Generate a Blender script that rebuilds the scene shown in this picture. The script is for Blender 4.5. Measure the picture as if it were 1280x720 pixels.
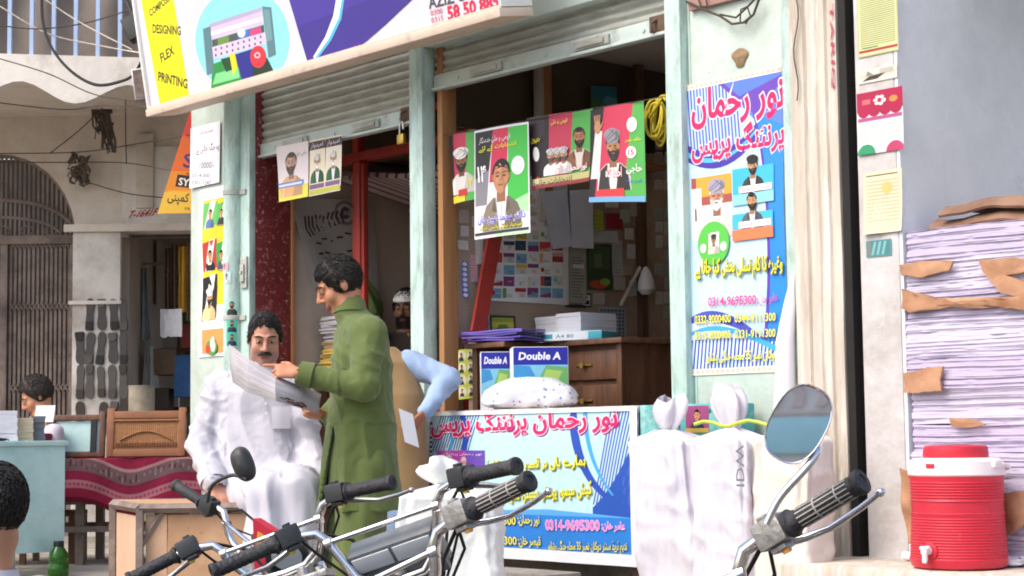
import bpy, bmesh, math, random
import numpy as np
from mathutils import Vector as V, Matrix as M, noise
for _o in list(bpy.data.objects): bpy.data.objects.remove(_o)
SC = bpy.context.scene; COL = SC.collection; R = math.radians
random.seed(7)
# ---------------------------------------------------------------- camera
FPX, CZ, PITCH, ROLL = 2200.0, 0.75, math.atan(185/2200.0), -0.012
cam = bpy.data.cameras.new('camera'); CAM = bpy.data.objects.new('camera', cam); COL.objects.link(CAM)
cam.sensor_width = 36; cam.lens = 36*FPX/1280; cam.clip_end = 500; cam.clip_start = 0.05
CAM.matrix_world = M.Translation((0, 0, CZ)) @ M.Rotation(R(90)+PITCH, 4, 'X') @ M.Rotation(ROLL, 4, 'Z')
SC.camera = CAM
# ---------------------------------------------------------------- world, sun, exposure
W = bpy.data.worlds.new('World'); SC.world = W; W.use_nodes = True
_n = W.node_tree.nodes; _bg = _n['Background']; _sky = _n.new('ShaderNodeTexSky')
_sky.sky_type = 'NISHITA'; _sky.sun_disc = False; _sky.sun_elevation = R(50); _sky.sun_rotation = R(238)
_sky.air_density = 1.0; _sky.dust_density = 4.0; _sky.ozone_density = 1.0
W.node_tree.links.new(_sky.outputs[0], _bg.inputs[0]); _bg.inputs[1].default_value = 0.15
_sl = bpy.data.lights.new('sun', 'SUN'); SUN = bpy.data.objects.new('sun', _sl); COL.objects.link(SUN)
_sl.energy = 0.75; _sl.angle = R(40); _sl.color = (1, .96, .9)
_az, _el = R(238), R(50)
SUN.rotation_euler = V((math.sin(_az)*math.cos(_el), math.cos(_az)*math.cos(_el), math.sin(_el))).to_track_quat('Z', 'Y').to_euler()
SC.view_settings.view_transform = 'Standard'; SC.view_settings.look = 'None'
SC.view_settings.exposure = 1.08; SC.view_settings.gamma = 1; SC.view_settings.use_curve_mapping = False
SC.render.engine = 'CYCLES'; SC.cycles.use_denoising = True; SC.cycles.max_bounces = 8; SC.cycles.filter_width = 1.9
SC.cycles.diffuse_bounces = 5; SC.cycles.caustics_reflective = False; SC.cycles.caustics_refractive = False
# ---------------------------------------------------------------- frames: F = shop front (x along it to the right, y into the shop, z up)
ANG = R(41.4)
FR = M.Translation((-.936, 10.3, 0)) @ M.Rotation(-(math.pi/2-ANG), 4, 'Z')
WR = M.Identity(4)
def frame(x, y, z=0, deg=0): return M.Translation((x, y, z)) @ M.Rotation(R(deg), 4, 'Z')
def ray(px, py):
    d = V(((px-640)/FPX, -(py-360)/FPX, -1))
    return (CAM.matrix_world.to_3x3() @ d).normalized()
def hit(px, py, fr, ax, val):            # where a line of sight meets the plane  axis = val  of a frame
    inv = fr.inverted(); o = inv @ V((0, 0, CZ)); d = inv.to_3x3() @ ray(px, py)
    return o + d*((val-o[ax])/d[ax])
def fo(px, py, o=0): return hit(px, py, FR, 1, o)
def fs(px, py, s): return hit(px, py, FR, 0, s)
def wy(px, py, y): return hit(px, py, WR, 1, y)
# ---------------------------------------------------------------- colour and materials
def lin(c):
    if isinstance(c, str):
        c = c.lstrip('#'); c = ''.join(x*2 for x in c) if len(c) == 3 else c; c = [int(c[i:i+2], 16)/255 for i in (0, 2, 4)]
    return tuple(x/12.92 if x <= .04045 else ((x+.055)/1.055)**2.4 for x in c)
def pm(name, col, rough=.6, var=.12, scale=5, bump=0., bscale=40, metal=0., dirt=None, dscale=3, damt=.5, dsoft=.12, spec=.4, streak=None, sheen=0, coat=0, trans=0, subs=0, alpha=1):
    m = bpy.data.materials.new(name); m.use_nodes = True; nt = m.node_tree; b = nt.nodes['Principled BSDF']; L = nt.links.new
    c = lin(col); tc = nt.nodes.new('ShaderNodeTexCoord'); src = tc.outputs['Object']
    if streak:
        mp = nt.nodes.new('ShaderNodeMapping'); mp.inputs['Scale'].default_value = streak; L(src, mp.inputs[0]); src = mp.outputs[0]
    nz = nt.nodes.new('ShaderNodeTexNoise'); nz.inputs['Scale'].default_value = scale; nz.inputs['Detail'].default_value = 6; nz.inputs['Roughness'].default_value = .65
    L(src, nz.inputs['Vector'])
    rp = nt.nodes.new('ShaderNodeValToRGB'); L(nz.outputs['Fac'], rp.inputs[0])
    rp.color_ramp.elements[0].position = .3; rp.color_ramp.elements[1].position = .7
    rp.color_ramp.elements[0].color = (*[max(0, x*(1-var)) for x in c], 1); rp.color_ramp.elements[1].color = (*[min(1, x*(1+var)) for x in c], 1)
    out = rp.outputs[0]
    if dirt:
        ds = dirt if isinstance(dirt, list) else [(dirt, dscale, damt, dsoft)]
        for i, (dc, dsc, da, dso) in enumerate(ds):
            n2 = nt.nodes.new('ShaderNodeTexNoise'); n2.inputs['Scale'].default_value = dsc; n2.inputs['Detail'].default_value = 9; n2.inputs['Roughness'].default_value = .72
            mp2 = nt.nodes.new('ShaderNodeMapping'); mp2.inputs['Location'].default_value = (3.1*i+1.7, 5.3*i, 2.2*i); L(src, mp2.inputs[0]); L(mp2.outputs[0], n2.inputs['Vector'])
            r2 = nt.nodes.new('ShaderNodeMapRange'); r2.inputs[1].default_value = 1-da-dso; r2.inputs[2].default_value = 1-da+dso; L(n2.outputs['Fac'], r2.inputs[0])
            mx = nt.nodes.new('ShaderNodeMix'); mx.data_type = 'RGBA'; L(r2.outputs[0], mx.inputs[0]); L(out, mx.inputs[6]); mx.inputs[7].default_value = (*lin(dc), 1); out = mx.outputs[2]
    L(out, b.inputs['Base Color'])
    b.inputs['Roughness'].default_value = rough; b.inputs['Metallic'].default_value = metal; b.inputs['Specular IOR Level'].default_value = spec
    if sheen: b.inputs['Sheen Weight'].default_value = sheen
    if coat: b.inputs['Coat Weight'].default_value = coat; b.inputs['Coat Roughness'].default_value = .1
    if trans: b.inputs['Transmission Weight'].default_value = trans
    if subs: b.inputs['Subsurface Weight'].default_value = subs; b.inputs['Subsurface Radius'].default_value = (.02, .008, .005); b.inputs['Subsurface Scale'].default_value = .5
    if alpha < 1: b.inputs['Alpha'].default_value = alpha
    if bump:
        n3 = nt.nodes.new('ShaderNodeTexNoise'); n3.inputs['Scale'].default_value = bscale; n3.inputs['Detail'].default_value = 5; L(src, n3.inputs['Vector'])
        bp = nt.nodes.new('ShaderNodeBump'); bp.inputs['Strength'].default_value = bump; bp.inputs['Distance'].default_value = .02; L(n3.outputs['Fac'], bp.inputs['Height']); L(bp.outputs[0], b.inputs['Normal'])
    return m
def pattern(m, kind, c2, scale, thr=.5, vec=(1, 1, 1), amount=1):   # lays a woven / striped / spotted second colour over a material
    nt = m.node_tree; b = nt.nodes['Principled BSDF']; L = nt.links.new; old = b.inputs['Base Color'].links[0].from_socket
    tc = nt.nodes.new('ShaderNodeTexCoord'); mp = nt.nodes.new('ShaderNodeMapping'); mp.inputs['Scale'].default_value = vec; L(tc.outputs['Object'], mp.inputs[0])
    if kind == 'wave':
        t = nt.nodes.new('ShaderNodeTexWave'); t.inputs['Distortion'].default_value = 1.2; t.inputs['Detail'].default_value = 2; o = t.outputs['Fac']
    elif kind == 'voronoi':
        t = nt.nodes.new('ShaderNodeTexVoronoi'); o = t.outputs['Distance']
    elif kind == 'checker':
        t = nt.nodes.new('ShaderNodeTexChecker'); o = t.outputs['Fac']
    else:
        t = nt.nodes.new('ShaderNodeTexNoise'); t.inputs['Detail'].default_value = 8; o = t.outputs['Fac']
    t.inputs['Scale'].default_value = scale; L(mp.outputs[0], t.inputs['Vector'])
    r = nt.nodes.new('ShaderNodeMapRange'); r.inputs[1].default_value = thr-.06; r.inputs[2].default_value = thr+.06; r.inputs[4].default_value = amount; L(o, r.inputs[0])
    mx = nt.nodes.new('ShaderNodeMix'); mx.data_type = 'RGBA'; L(r.outputs[0], mx.inputs[0]); L(old, mx.inputs[6]); mx.inputs[7].default_value = (*lin(c2), 1); L(mx.outputs[2], b.inputs['Base Color'])
    return m
def attr_mat(name, rough=.45, dirt=.0, spec=.35, bump=0):
    m = bpy.data.materials.new(name); m.use_nodes = True; nt = m.node_tree; b = nt.nodes['Principled BSDF']
    a = nt.nodes.new('ShaderNodeAttribute'); a.attribute_name = 'Col'; nz = nt.nodes.new('ShaderNodeTexNoise'); nz.inputs['Scale'].default_value = 9; nz.inputs['Detail'].default_value = 6
    tc = nt.nodes.new('ShaderNodeTexCoord'); nt.links.new(tc.outputs['Object'], nz.inputs['Vector'])
    mr = nt.nodes.new('ShaderNodeMapRange'); mr.inputs[3].default_value = 1-dirt; mr.inputs[4].default_value = 1.0; mr.inputs[1].default_value = .3; mr.inputs[2].default_value = .65
    nt.links.new(nz.outputs['Fac'], mr.inputs[0]); mx = nt.nodes.new('ShaderNodeMix'); mx.data_type = 'RGBA'; mx.blend_type = 'MULTIPLY'; mx.inputs[0].default_value = 1
    cb = nt.nodes.new('ShaderNodeCombineColor'); [nt.links.new(mr.outputs[0], cb.inputs[i]) for i in range(3)]
    nt.links.new(a.outputs['Color'], mx.inputs[6]); nt.links.new(cb.outputs[0], mx.inputs[7]); nt.links.new(mx.outputs[2], b.inputs['Base Color'])
    b.inputs['Roughness'].default_value = rough; b.inputs['Specular IOR Level'].default_value = spec
    if bump:
        bp = nt.nodes.new('ShaderNodeBump'); bp.inputs['Strength'].default_value = bump; bp.inputs['Distance'].default_value = .02; nt.links.new(nz.outputs['Fac'], bp.inputs['Height']); nt.links.new(bp.outputs[0], b.inputs['Normal'])
    return m
# ---------------------------------------------------------------- objects
WM = {}
def tag(o, label=None, cat=None, group=None, kind=None):
    if label: o['label'] = label
    if cat: o['category'] = cat
    if group: o['group'] = group
    if kind: o['kind'] = kind
    return o
def thing(name, label, cat, fr=WR, loc=(0, 0, 0), group=None):
    o = bpy.data.objects.new(name, None); COL.objects.link(o); o.empty_display_size = .1
    mw = fr @ M.Translation(V(loc)); o.matrix_world = mw; WM[o.name] = mw
    return tag(o, label, cat, group)
class MB:
    def __init__(s, fr=WR): s.v = []; s.f = []; s.c = []; s.fr = fr; s.col = None
    def add(s, vs, fs, col=None, T=None):
        n = len(s.v); s.v += [T @ V(p) for p in vs] if T is not None else [V(p) for p in vs]
        s.f += [tuple(i+n for i in f) for f in fs]; s.c += [col or s.col]*len(fs); return s
    def box(s, x0, x1, y0, y1, z0, z1, T=None, col=None, tz=0, bv=0):
        if bv:
            bm = bmesh.new(); bmesh.ops.create_cube(bm, size=1)
            for q in bm.verts: q.co = V(((x0+x1)/2+q.co.x*(x1-x0), (y0+y1)/2+q.co.y*(y1-y0), (z0+z1)/2+q.co.z*(z1-z0)))
            bmesh.ops.bevel(bm, geom=list(bm.edges), offset=bv, segments=2, affect='EDGES', profile=.6)
            bm.verts.index_update(); s.add([q.co.copy() for q in bm.verts], [tuple(q.index for q in f.verts) for f in bm.faces], col, T); bm.free(); return s
        return s.add([(x0, y0, z0), (x1, y0, z0), (x1, y1, z0), (x0, y1, z0), (x0, y0, z1), (x1, y0, z1), (x1, y1, z1), (x0, y1, z1)],
                     [(0, 3, 2, 1), (4, 5, 6, 7), (0, 1, 5, 4), (1, 2, 6, 5), (2, 3, 7, 6), (3, 0, 4, 7)], col, T)
    def tube(s, pts, r, n=8, T=None, col=None, flat=1, cap=True, closed=False):
        pts = [V(p) for p in pts]; rs = r if isinstance(r, (list, tuple)) else [r]*len(pts); vs = []; fs_ = []; up = V((0, 0, 1))
        N = len(pts); prev = None
        for i, p in enumerate(pts):
            if closed: d = pts[(i+1) % N]-pts[i-1]
            else: d = pts[min(i+1, N-1)]-pts[max(i-1, 0)]
            d = d.normalized() if d.length > 1e-9 else V((0, 0, 1))
            if prev is None: a = d.orthogonal().normalized() if abs(d.z) > .95 else d.cross(up).normalized()
            else: a = (prev - d*prev.dot(d)).normalized()
            prev = a; b = d.cross(a)
            for k in range(n):
                t = 2*math.pi*k/n; vs.append(p + (a*math.cos(t)+b*math.sin(t)*flat)*rs[i])
        for i in range(N if closed else N-1):
            for k in range(n):
                j = (i+1) % N; fs_.append((i*n+k, i*n+(k+1) % n, j*n+(k+1) % n, j*n+k))
        if cap and not closed: fs_ += [tuple(range(n-1, -1, -1)), tuple((N-1)*n+k for k in range(n))]
        return s.add(vs, fs_, col, T)
    def lathe(s, prof, T=None, n=24, col=None):     # profile of (radius, z) round the local z axis
        vs = []; fs_ = []
        for r, z in prof:
            for k in range(n): t = 2*math.pi*k/n; vs.append((r*math.cos(t), r*math.sin(t), z))
        for i in range(len(prof)-1):
            for k in range(n): fs_.append((i*n+k, i*n+(k+1) % n, (i+1)*n+(k+1) % n, (i+1)*n+k))
        fs_ += [tuple(range(n-1, -1, -1)), tuple((len(prof)-1)*n+k for k in range(n))]
        return s.add(vs, fs_, col, T)
    def prism(s, pts, d0, d1, T=None, col=None):    # polygon in x,z extruded along y from d0 to d1
        n = len(pts); vs = [(x, d0, z) for x, z in pts]+[(x, d1, z) for x, z in pts]
        fs_ = [tuple(range(n)), tuple(range(2*n-1, n-1, -1))]+[(i, n+i, n+(i+1) % n, (i+1) % n) for i in range(n)]
        return s.add(vs, fs_, col, T)
    def grid(s, fn, nu, nv, th=0, T=None, col=None):
        vs = [V(fn(i/nu, j/nv)) for j in range(nv+1) for i in range(nu+1)]; w = nu+1
        fs_ = [(j*w+i, j*w+i+1, (j+1)*w+i+1, (j+1)*w+i) for j in range(nv) for i in range(nu)]
        if th:
            nn = []
            for j in range(nv+1):
                for i in range(nu+1):
                    a = vs[j*w+min(i+1, nu)]-vs[j*w+max(i-1, 0)]; b = vs[min(j+1, nv)*w+i]-vs[max(j-1, 0)*w+i]
                    c = a.cross(b); nn.append(c.normalized() if c.length > 1e-12 else V((0, 0, 1)))
            k = len(vs); vs2 = [p-q*th for p, q in zip(vs, nn)]
            fs_ += [tuple(x+k for x in reversed(f)) for f in fs_]
            ring = [i for i in range(nu+1)]+[j*w+nu for j in range(1, nv+1)]+[nv*w+i for i in range(nu-1, -1, -1)]+[j*w for j in range(nv-1, 0, -1)]
            fs_ += [(ring[(i+1) % len(ring)], ring[i], ring[i]+k, ring[(i+1) % len(ring)]+k) for i in range(len(ring))]
            vs = vs+vs2
        return s.add(vs, fs_, col, T)
    def build(s, name, mat, parent=None, label=None, cat=None, group=None, kind=None, smooth=35, fix=True, disp=None):
        me = bpy.data.meshes.new(name); fr = s.fr
        if parent is not None: T = WM[parent.name].inverted() @ fr; mw = None
        else:
            xs = [p.x for p in s.v]; ys = [p.y for p in s.v]; zs = [p.z for p in s.v]
            b = M.Translation(((min(xs)+max(xs))/2, (min(ys)+max(ys))/2, min(zs))); mw = fr @ b; T = b.inverted()
        vv = [T @ p for p in s.v]
        if disp: vv = [p+disp(p) for p in vv]
        me.from_pydata(vv, [], s.f)
        if any(c is not None for c in s.c):
            ca = me.color_attributes.new('Col', 'FLOAT_COLOR', 'CORNER'); arr = np.ones((len(me.loops), 4), np.float32); i = 0
            for f, c in zip(s.f, s.c):
                arr[i:i+len(f), :3] = lin(c or '#ffffff'); i += len(f)
            ca.data.foreach_set('color', arr.ravel())
        if fix:
            bm = bmesh.new(); bm.from_mesh(me); bmesh.ops.recalc_face_normals(bm, faces=bm.faces); bm.to_mesh(me); bm.free()
        if smooth:
            me.polygons.foreach_set('use_smooth', [True]*len(me.polygons)); me.set_sharp_from_angle(angle=R(smooth))
        me.materials.append(mat)
        o = bpy.data.objects.new(name, me); COL.objects.link(o)
        if parent is not None: o.parent = parent; WM[o.name] = WM[parent.name]
        else: o.matrix_world = mw; WM[o.name] = mw
        return tag(o, label, cat, group, kind)
def dup(root, mw, label=None, group=None):
    r = root.copy(); COL.objects.link(r); r.matrix_world = mw; WM[r.name] = mw
    if label: r['label'] = label
    if group: r['group'] = group
    for ch in list(root.children):
        c = ch.copy(); COL.objects.link(c); c.parent = r
        for g in list(ch.children):
            d = g.copy(); COL.objects.link(d); d.parent = c
    return r
# ---------------------------------------------------------------- writing
_AR = {}
for ch, cps in {'ا':'FE8D FE8E','آ':'FE81 FE82','ب':'FE8F4','پ':'FB564','ت':'FE954','ٹ':'FB664','ث':'FE994','ج':'FE9D4','چ':'FB7A4','ح':'FEA14','خ':'FEA54','د':'FEA9 FEAA','ڈ':'FB88 FB89','ر':'FEAD FEAE','ڑ':'FB8C FB8D','ز':'FEAF FEB0','س':'FEB14','ش':'FEB54','ص':'FEB94','ض':'FEBD4','ط':'FEC14','ع':'FEC94','غ':'FECD4','ف':'FED14','ق':'FED54','ک':'FB8E4','گ':'FB924','ل':'FEDD4','م':'FEE14','ن':'FEE54','ں':'FB9E FB9F','و':'FEED FEEE','ہ':'FBA64','ھ':'FBAA4','ی':'FBFC4','ے':'FBAE FBAF','ئ':'FE894'}.items():
    if ' ' in cps: a, b = cps.split(); _AR[ch] = (int(a, 16), int(b, 16), None, None)
    else: k = int(cps[:4], 16); _AR[ch] = (k, k+1, k+2, k+3)
def urdu(t):
    out = []
    for i, ch in enumerate(t):
        if ch not in _AR: out.append(ch); continue
        f = _AR[ch]; pj = i > 0 and t[i-1] in _AR and _AR[t[i-1]][2] is not None; nj = f[2] is not None and i+1 < len(t) and t[i+1] in _AR
        out.append(chr(f[3] if pj and nj else f[1] if pj else f[2] if nj else f[0]))
    res = []; run = ''
    for ch in reversed(out):                 # numerals keep their own direction
        if ch.isdigit() or ch in '-.' and run: run = ch+run
        else: res.append(run+ch); run = ''
    return ''.join(res)+run
_TC = {}
def glyphs(t, bold=0.):
    key = (t, bold)
    if key not in _TC:
        s = urdu(t) if any(c in _AR for c in t) else t
        c = bpy.data.curves.new('lettering', 'FONT'); c.body = s; c.resolution_u = 2; c.offset = bold
        o = bpy.data.objects.new('lettering', c); me = o.to_mesh()
        vs = np.array([v.co[:2] for v in me.vertices]).reshape(-1, 2); fs_ = [tuple(p.vertices) for p in me.polygons]
        o.to_mesh_clear(); bpy.data.objects.remove(o); bpy.data.curves.remove(c)
        _TC[key] = (vs, fs_)
    return _TC[key]
STEP = .00009
class Print:                                  # flat printed sheet: polygons in sheet units, in printing order, mapped on a real sheet
    def __init__(s, w, h, bg): s.w, s.h = w, h; s.P = []; s.z = 0; s.bg = bg
    def poly(s, pts, col, up=1):
        s.z += up; s.P.append(([(*p, s.z) for p in pts], [tuple(range(len(pts)))], col))
    def clip(s, pts):
        def cut(ps, ax, val, sg):
            o = []
            for i in range(len(ps)):
                a, b = ps[i-1], ps[i]; da, db = (a[ax]-val)*sg, (b[ax]-val)*sg
                if (da >= 0) != (db >= 0): t = da/(da-db); o.append((a[0]+(b[0]-a[0])*t, a[1]+(b[1]-a[1])*t))
                if db >= 0: o.append(b)
            return o
        for ax, val, sg in ((0, 0, 1), (0, s.w, -1), (1, 0, 1), (1, s.h, -1)):
            if pts: pts = cut(pts, ax, val, sg)
        return pts
    def cpoly(s, pts, col, up=1):
        q = s.clip(pts)
        if len(q) > 2: s.poly(q, col, up)
    def rect(s, x0, y0, x1, y1, col, up=1): s.poly([(x0, y0), (x1, y0), (x1, y1), (x0, y1)], col, up)
    def ell(s, x, y, rx, ry, col, up=1, n=20, a0=0, a1=360):
        pts = [(x+rx*math.cos(R(a0+(a1-a0)*i/n)), y+ry*math.sin(R(a0+(a1-a0)*i/n))) for i in range(n+(a1-a0 < 360))]; s.cpoly(pts, col, up)
    def line(s, pts, w, col, up=1):
        s.z += up
        for i in range(len(pts)-1):
            (x0, y0), (x1, y1) = pts[i], pts[i+1]; L = math.hypot(x1-x0, y1-y0) or 1; a, b = -(y1-y0)/L*w/2, (x1-x0)/L*w/2
            q = s.clip([(x0+a, y0+b), (x0-a, y0-b), (x1-a, y1-b), (x1+a, y1+b)])
            if len(q) > 2: s.P.append(([(*p, s.z) for p in q], [tuple(range(len(q)))], col))
    def stripes(s, x0, y0, x1, y1, n, frac, slant, col, up=1, keep=None):
        s.z += up
        for i in range(n):
            a = x0+(x1-x0)*i/n; b = a+(x1-x0)/n*frac
            q = s.clip([(a, y0), (b, y0), (b+slant, y1), (a+slant, y1)])
            if keep: q = keep(q)
            if len(q) > 2: s.P.append(([(*p, s.z) for p in q], [tuple(range(len(q)))], col))
    def text(s, t, x0, y0, x1, y1, col, halo=None, bold=.0, hb=.045, rot=0, shear=0, up=1):
        b, fs_ = glyphs(t, 0.)
        if not len(b): return
        lo, hi = b.min(0), b.max(0); sx, sy = (x1-x0)/(hi[0]-lo[0]), (y1-y0)/(hi[1]-lo[1])
        def put(bd, c):
            s.z += up; vs, ff = glyphs(t, bd); q = []
            for x, y in vs:
                X = (x-lo[0])*sx; Y = (y-lo[1])*sy; X += shear*Y; cr, sr = math.cos(R(rot)), math.sin(R(rot))
                q.append((x0+X*cr-Y*sr, y0+X*sr+Y*cr, s.z))
            s.P.append((q, ff, c))
        if halo: put(bold+hb, halo)
        put(bold, col)
    def man(s, x, y, h, skin='#c8956c', top='#333333', beard=None, hair='#1c1a18', hat=None, coat=None, shirt=None):
        r = h*.165; ch = y+h*.64; rn = random.Random(int(x*9173+h*3331)); k_ = rn.uniform(.92, 1.1); tl = rn.uniform(-.12, .12)   # a small printed half-length photograph, (x, y) = middle of its lower edge
        def tone(c, k): c = c.lstrip('#'); c = ''.join(q*2 for q in c) if len(c) == 3 else c; return '#'+''.join('%02x' % max(0, min(255, int(int(c[i:i+2], 16)*k))) for i in (0, 2, 4))
        def sh(pts, col, up=1): s.cpoly([(x+(px*k_+tl*py)*r, ch+py*r) for px, py in pts], col, up)
        def jaw(k=1., y0=-9, dx=0): return [(dx+k*.84*math.cos(t)*(1-.22*max(0, -math.sin(t))**1.5), k*1.2*math.sin(t)) for t in [i*math.pi/12 for i in range(24)] if k*1.2*math.sin(t) >= y0]
        w = h*.36
        s.cpoly([(x-w, y), (x+w, y), (x+w*.96, y+h*.2), (x+w*.8, y+h*.31), (x+w*.42, y+h*.40), (x-w*.42, y+h*.40), (x-w*.8, y+h*.31), (x-w*.96, y+h*.2)], top)
        s.cpoly([(x+w*.1, y), (x+w, y), (x+w*.96, y+h*.2), (x+w*.8, y+h*.31), (x+w*.42, y+h*.40)], tone(top, .86)); s.cpoly([(x-w*.9, y), (x-w*.7, y), (x-w*.55, y+h*.3), (x-w*.7, y+h*.3)], tone(top, 1.12), 0)
        if shirt: s.cpoly([(x-h*.03, y), (x+h*.05, y), (x+h*.1, y+h*.40), (x-h*.1, y+h*.40)], shirt); s.cpoly([(x+h*.0, y), (x+h*.012, y), (x+h*.015, y+h*.36), (x-h*.005, y+h*.36)], tone(shirt, .75))
        if coat:
            for q in (-1, 1): s.cpoly([(x+q*w*.95, y), (x+q*h*.06, y), (x+q*h*.13, y+h*.40), (x+q*w*.8, y+h*.30)], tone(coat, 1 if q < 0 else .84), q < 0); s.cpoly([(x+q*h*.06, y+h*.1), (x+q*h*.10, y+h*.22), (x+q*h*.17, y+h*.24), (x+q*h*.13, y+h*.40)], tone(coat, .7))
        s.cpoly([(x-r*.5, y+h*.34), (x+r*.5, y+h*.34), (x+r*.46, ch-r*.6), (x-r*.46, ch-r*.6)], tone(skin, .78))
        sh([(q*1.0*k, .28+1.12*p) for q, p, k in [(math.cos(t), math.sin(t), 1.0+rn.uniform(-.04, .04)) for t in [i*math.pi/10 for i in range(20)]]], hair)
        for q in (-1, 1): sh([(q*.78, .25), (q*.98, .3), (q*.96, -.05), (q*.8, -.25)], tone(skin, .85))
        sh(jaw(), skin); sh([(p, q) for p, q in jaw() if p > .2]+[(.25, .9), (.1, .2), (.3, -.6)][::-1], tone(skin, .86)); sh([(-.5, .95), (-.1, 1.05), (.1, .75), (-.1, .5), (-.5, .55)], tone(skin, 1.13)); sh([(-.6, -.0), (-.3, .05), (-.25, -.3), (-.5, -.35)], tone(skin, 1.1), 0)
        sh([(p, q) for p, q in jaw(1.02) if q > .75]+[(.75, .62), (.3, .82), (-.3, .80), (-.75, .6)][::1], hair)
        if beard:
            sh([(p*1.05, q*1.08-.03) for p, q in jaw() if q < -.15]+[(.62, -.1), (.42, -.42), (-.42, -.42), (-.62, -.1)], beard); sh([(-.5, -.5), (.5, -.5), (.42, -.36), (.12, -.3), (-.12, -.3), (-.42, -.36)], beard); sh([(-.4, -.75), (.1, -.7), (.2, -1.1), (-.2, -1.15)], tone(beard, 1.25))
        for q in (-1, 1): sh([(q*.14, .10), (q*.32, .22), (q*.56, .16), (q*.58, .07), (q*.34, .02)], tone(skin, .68), q < 0); sh([(q*.2, .09), (q*.34, .17), (q*.5, .11), (q*.34, .05)], '#2c211c', q < 0); sh([(q*.12, .34), (q*.36, .44), (q*.62, .36), (q*.6, .30), (q*.34, .36), (q*.12, .28)], hair, q < 0)
        sh([(-.05, .2), (.06, .2), (.2, -.2), (.05, -.28), (-.15, -.22)], tone(skin, .84)); sh([(-.05, .15), (.02, .15), (.0, -.18), (-.09, -.18)], tone(skin, 1.14)); sh([(-.28, -.52), (0, -.47), (.28, -.52), (.18, -.62), (-.18, -.62)], '#8d5349')
        if hat:
            sh([(1.12*math.cos(t)*(1+.10*math.sin(3*t)), 1.02+.72*math.sin(t)) for t in [i*math.pi/11 for i in range(22)]], hat); sh([(.2, .5), (1.0, .75), (1.05, 1.2), (.6, 1.6), (.5, 1.0)], tone(hat, .78))
            for a, b in (((-1.0, .8), (.4, 1.55)), ((-.9, .6), (.7, 1.35)), ((1.0, .9), (-.2, 1.6)), ((-.3, .45), (.95, .85))): s.line([(x+(a[0]*k_+tl*a[1])*r, ch+a[1]*r), (x+(b[0]*k_+tl*b[1])*r, ch+b[1]*r)], r*.09, tone(hat, .66))
    def build(s, name, mat, mapf, parent=None, th=.0008, nu=10, nv=10, **kw):   # mapf(u, v, lift) gives the point in the MB frame
        mb = MB(kw.pop('fr', FR))
        mb.grid(lambda u, v: mapf(u, v, 0), nu, nv, 0, col=s.bg); mb.grid(lambda u, v: mapf(u, v, -th), nu, nv, 0, col='#e8e8e6')
        bm = bmesh.new(); cols = []
        for vs, fs_, c in s.P:
            if c not in cols: cols.append(c)
            k = cols.index(c); bv = [bm.verts.new(q) for q in vs]
            for f in fs_:
                try: bm.faces.new([bv[i] for i in f]).material_index = k
                except ValueError: pass
        for n, ax, L in ((nu, 0, s.w), (nv, 1, s.h)):        # crease the print along the sheet's own grid so that it bends with the sheet
            for i in range(1, n):
                co = [0, 0, 0]; co[ax] = L*i/n; no = [0, 0, 0]; no[ax] = 1
                bmesh.ops.bisect_plane(bm, geom=bm.verts[:]+bm.edges[:]+bm.faces[:], plane_co=co, plane_no=no, dist=1e-5)
        bm.verts.index_update(); pts = [mapf(q.co.x/s.w, q.co.y/s.h, q.co.z*STEP) for q in bm.verts]; n0 = len(mb.v)
        mb.v += pts
        for f in bm.faces: mb.f.append(tuple(q.index+n0 for q in f.verts)); mb.c.append(cols[f.material_index])
        bm.free()
        return mb.build(name, mat, parent, smooth=0, fix=False, **kw)
def quadmap(bl, br, tr, tl, wave=None):       # maps unit square to a quad; wave(u, v) pushes it along its normal
    bl, br, tr, tl = V(bl), V(br), V(tr), V(tl); n = (br-bl).cross(tl-bl).normalized()
    def f(u, v, k): return bl*(1-u)*(1-v)+br*u*(1-v)+tr*u*v+tl*(1-u)*v+n*(k+(wave(u, v) if wave else 0))
    return f
PRINT = attr_mat('printed_vinyl', .42, .06); PAPER = attr_mat('printed_paper', .75, .10, .2)
# ================================================================ MATERIALS
m_road = pm('asphalt', '#5c5852', .9, .2, 3, .4, 60, dirt='#8d857a', dscale=1.2, damt=.45)
m_pave = pm('dusty_concrete', '#a59d92', .9, .15, 2, .3, 50, dirt=[('#6d655c', 1.5, .42, .15), ('#c9c2b6', 6, .35, .1)])
m_teal = pm('pale_teal_paint', '#c6d3cc', .55, .05, 2, .12, 30, dirt=[('#a3ae9f', 3.0, .44, .2), ('#5f5b50', 13, .30, .03), ('#8d8676', 1.2, .31, .12), ('#e2e6e2', 7, .30, .03)])
m_post = pm('pale_teal_steel', '#b9d2ca', .4, .06, 3, .08, 30, dirt=[('#8a9a90', 5, .42, .12), ('#6f5238', 26, .30, .02), ('#dfe6e0', 15, .30, .03), ('#8c7a62', 9, .27, .03)], streak=(3, 3, .8))
m_cream = pm('cream_plaster', '#cfc6b9', .7, .07, 2, .2, 25, dirt=[('#a09382', 2.2, .46, .18), ('#5f564a', 9, .31, .03), ('#dcd8d0', 5, .4, .08), ('#8a7a66', 1.1, .34, .1)], streak=(4, 4, .45))
m_white = pm('dirty_white_plaster', '#cbc8c8', .7, .05, 2, .3, 14, dirt=[('#aaa39c', 3, .44, .15), ('#6f665c', 16, .30, .02), ('#8d8071', 1.3, .31, .12), ('#dedcdc', 8, .34, .04)])
m_old = pm('old_grey_plaster', '#e2d7c9', .9, .10, 1.2, .35, 9, dirt=[('#ab9f93', .9, .40, .16), ('#5a5048', 3.2, .27, .06), ('#d6d0c8', 2, .38, .1)])
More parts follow.
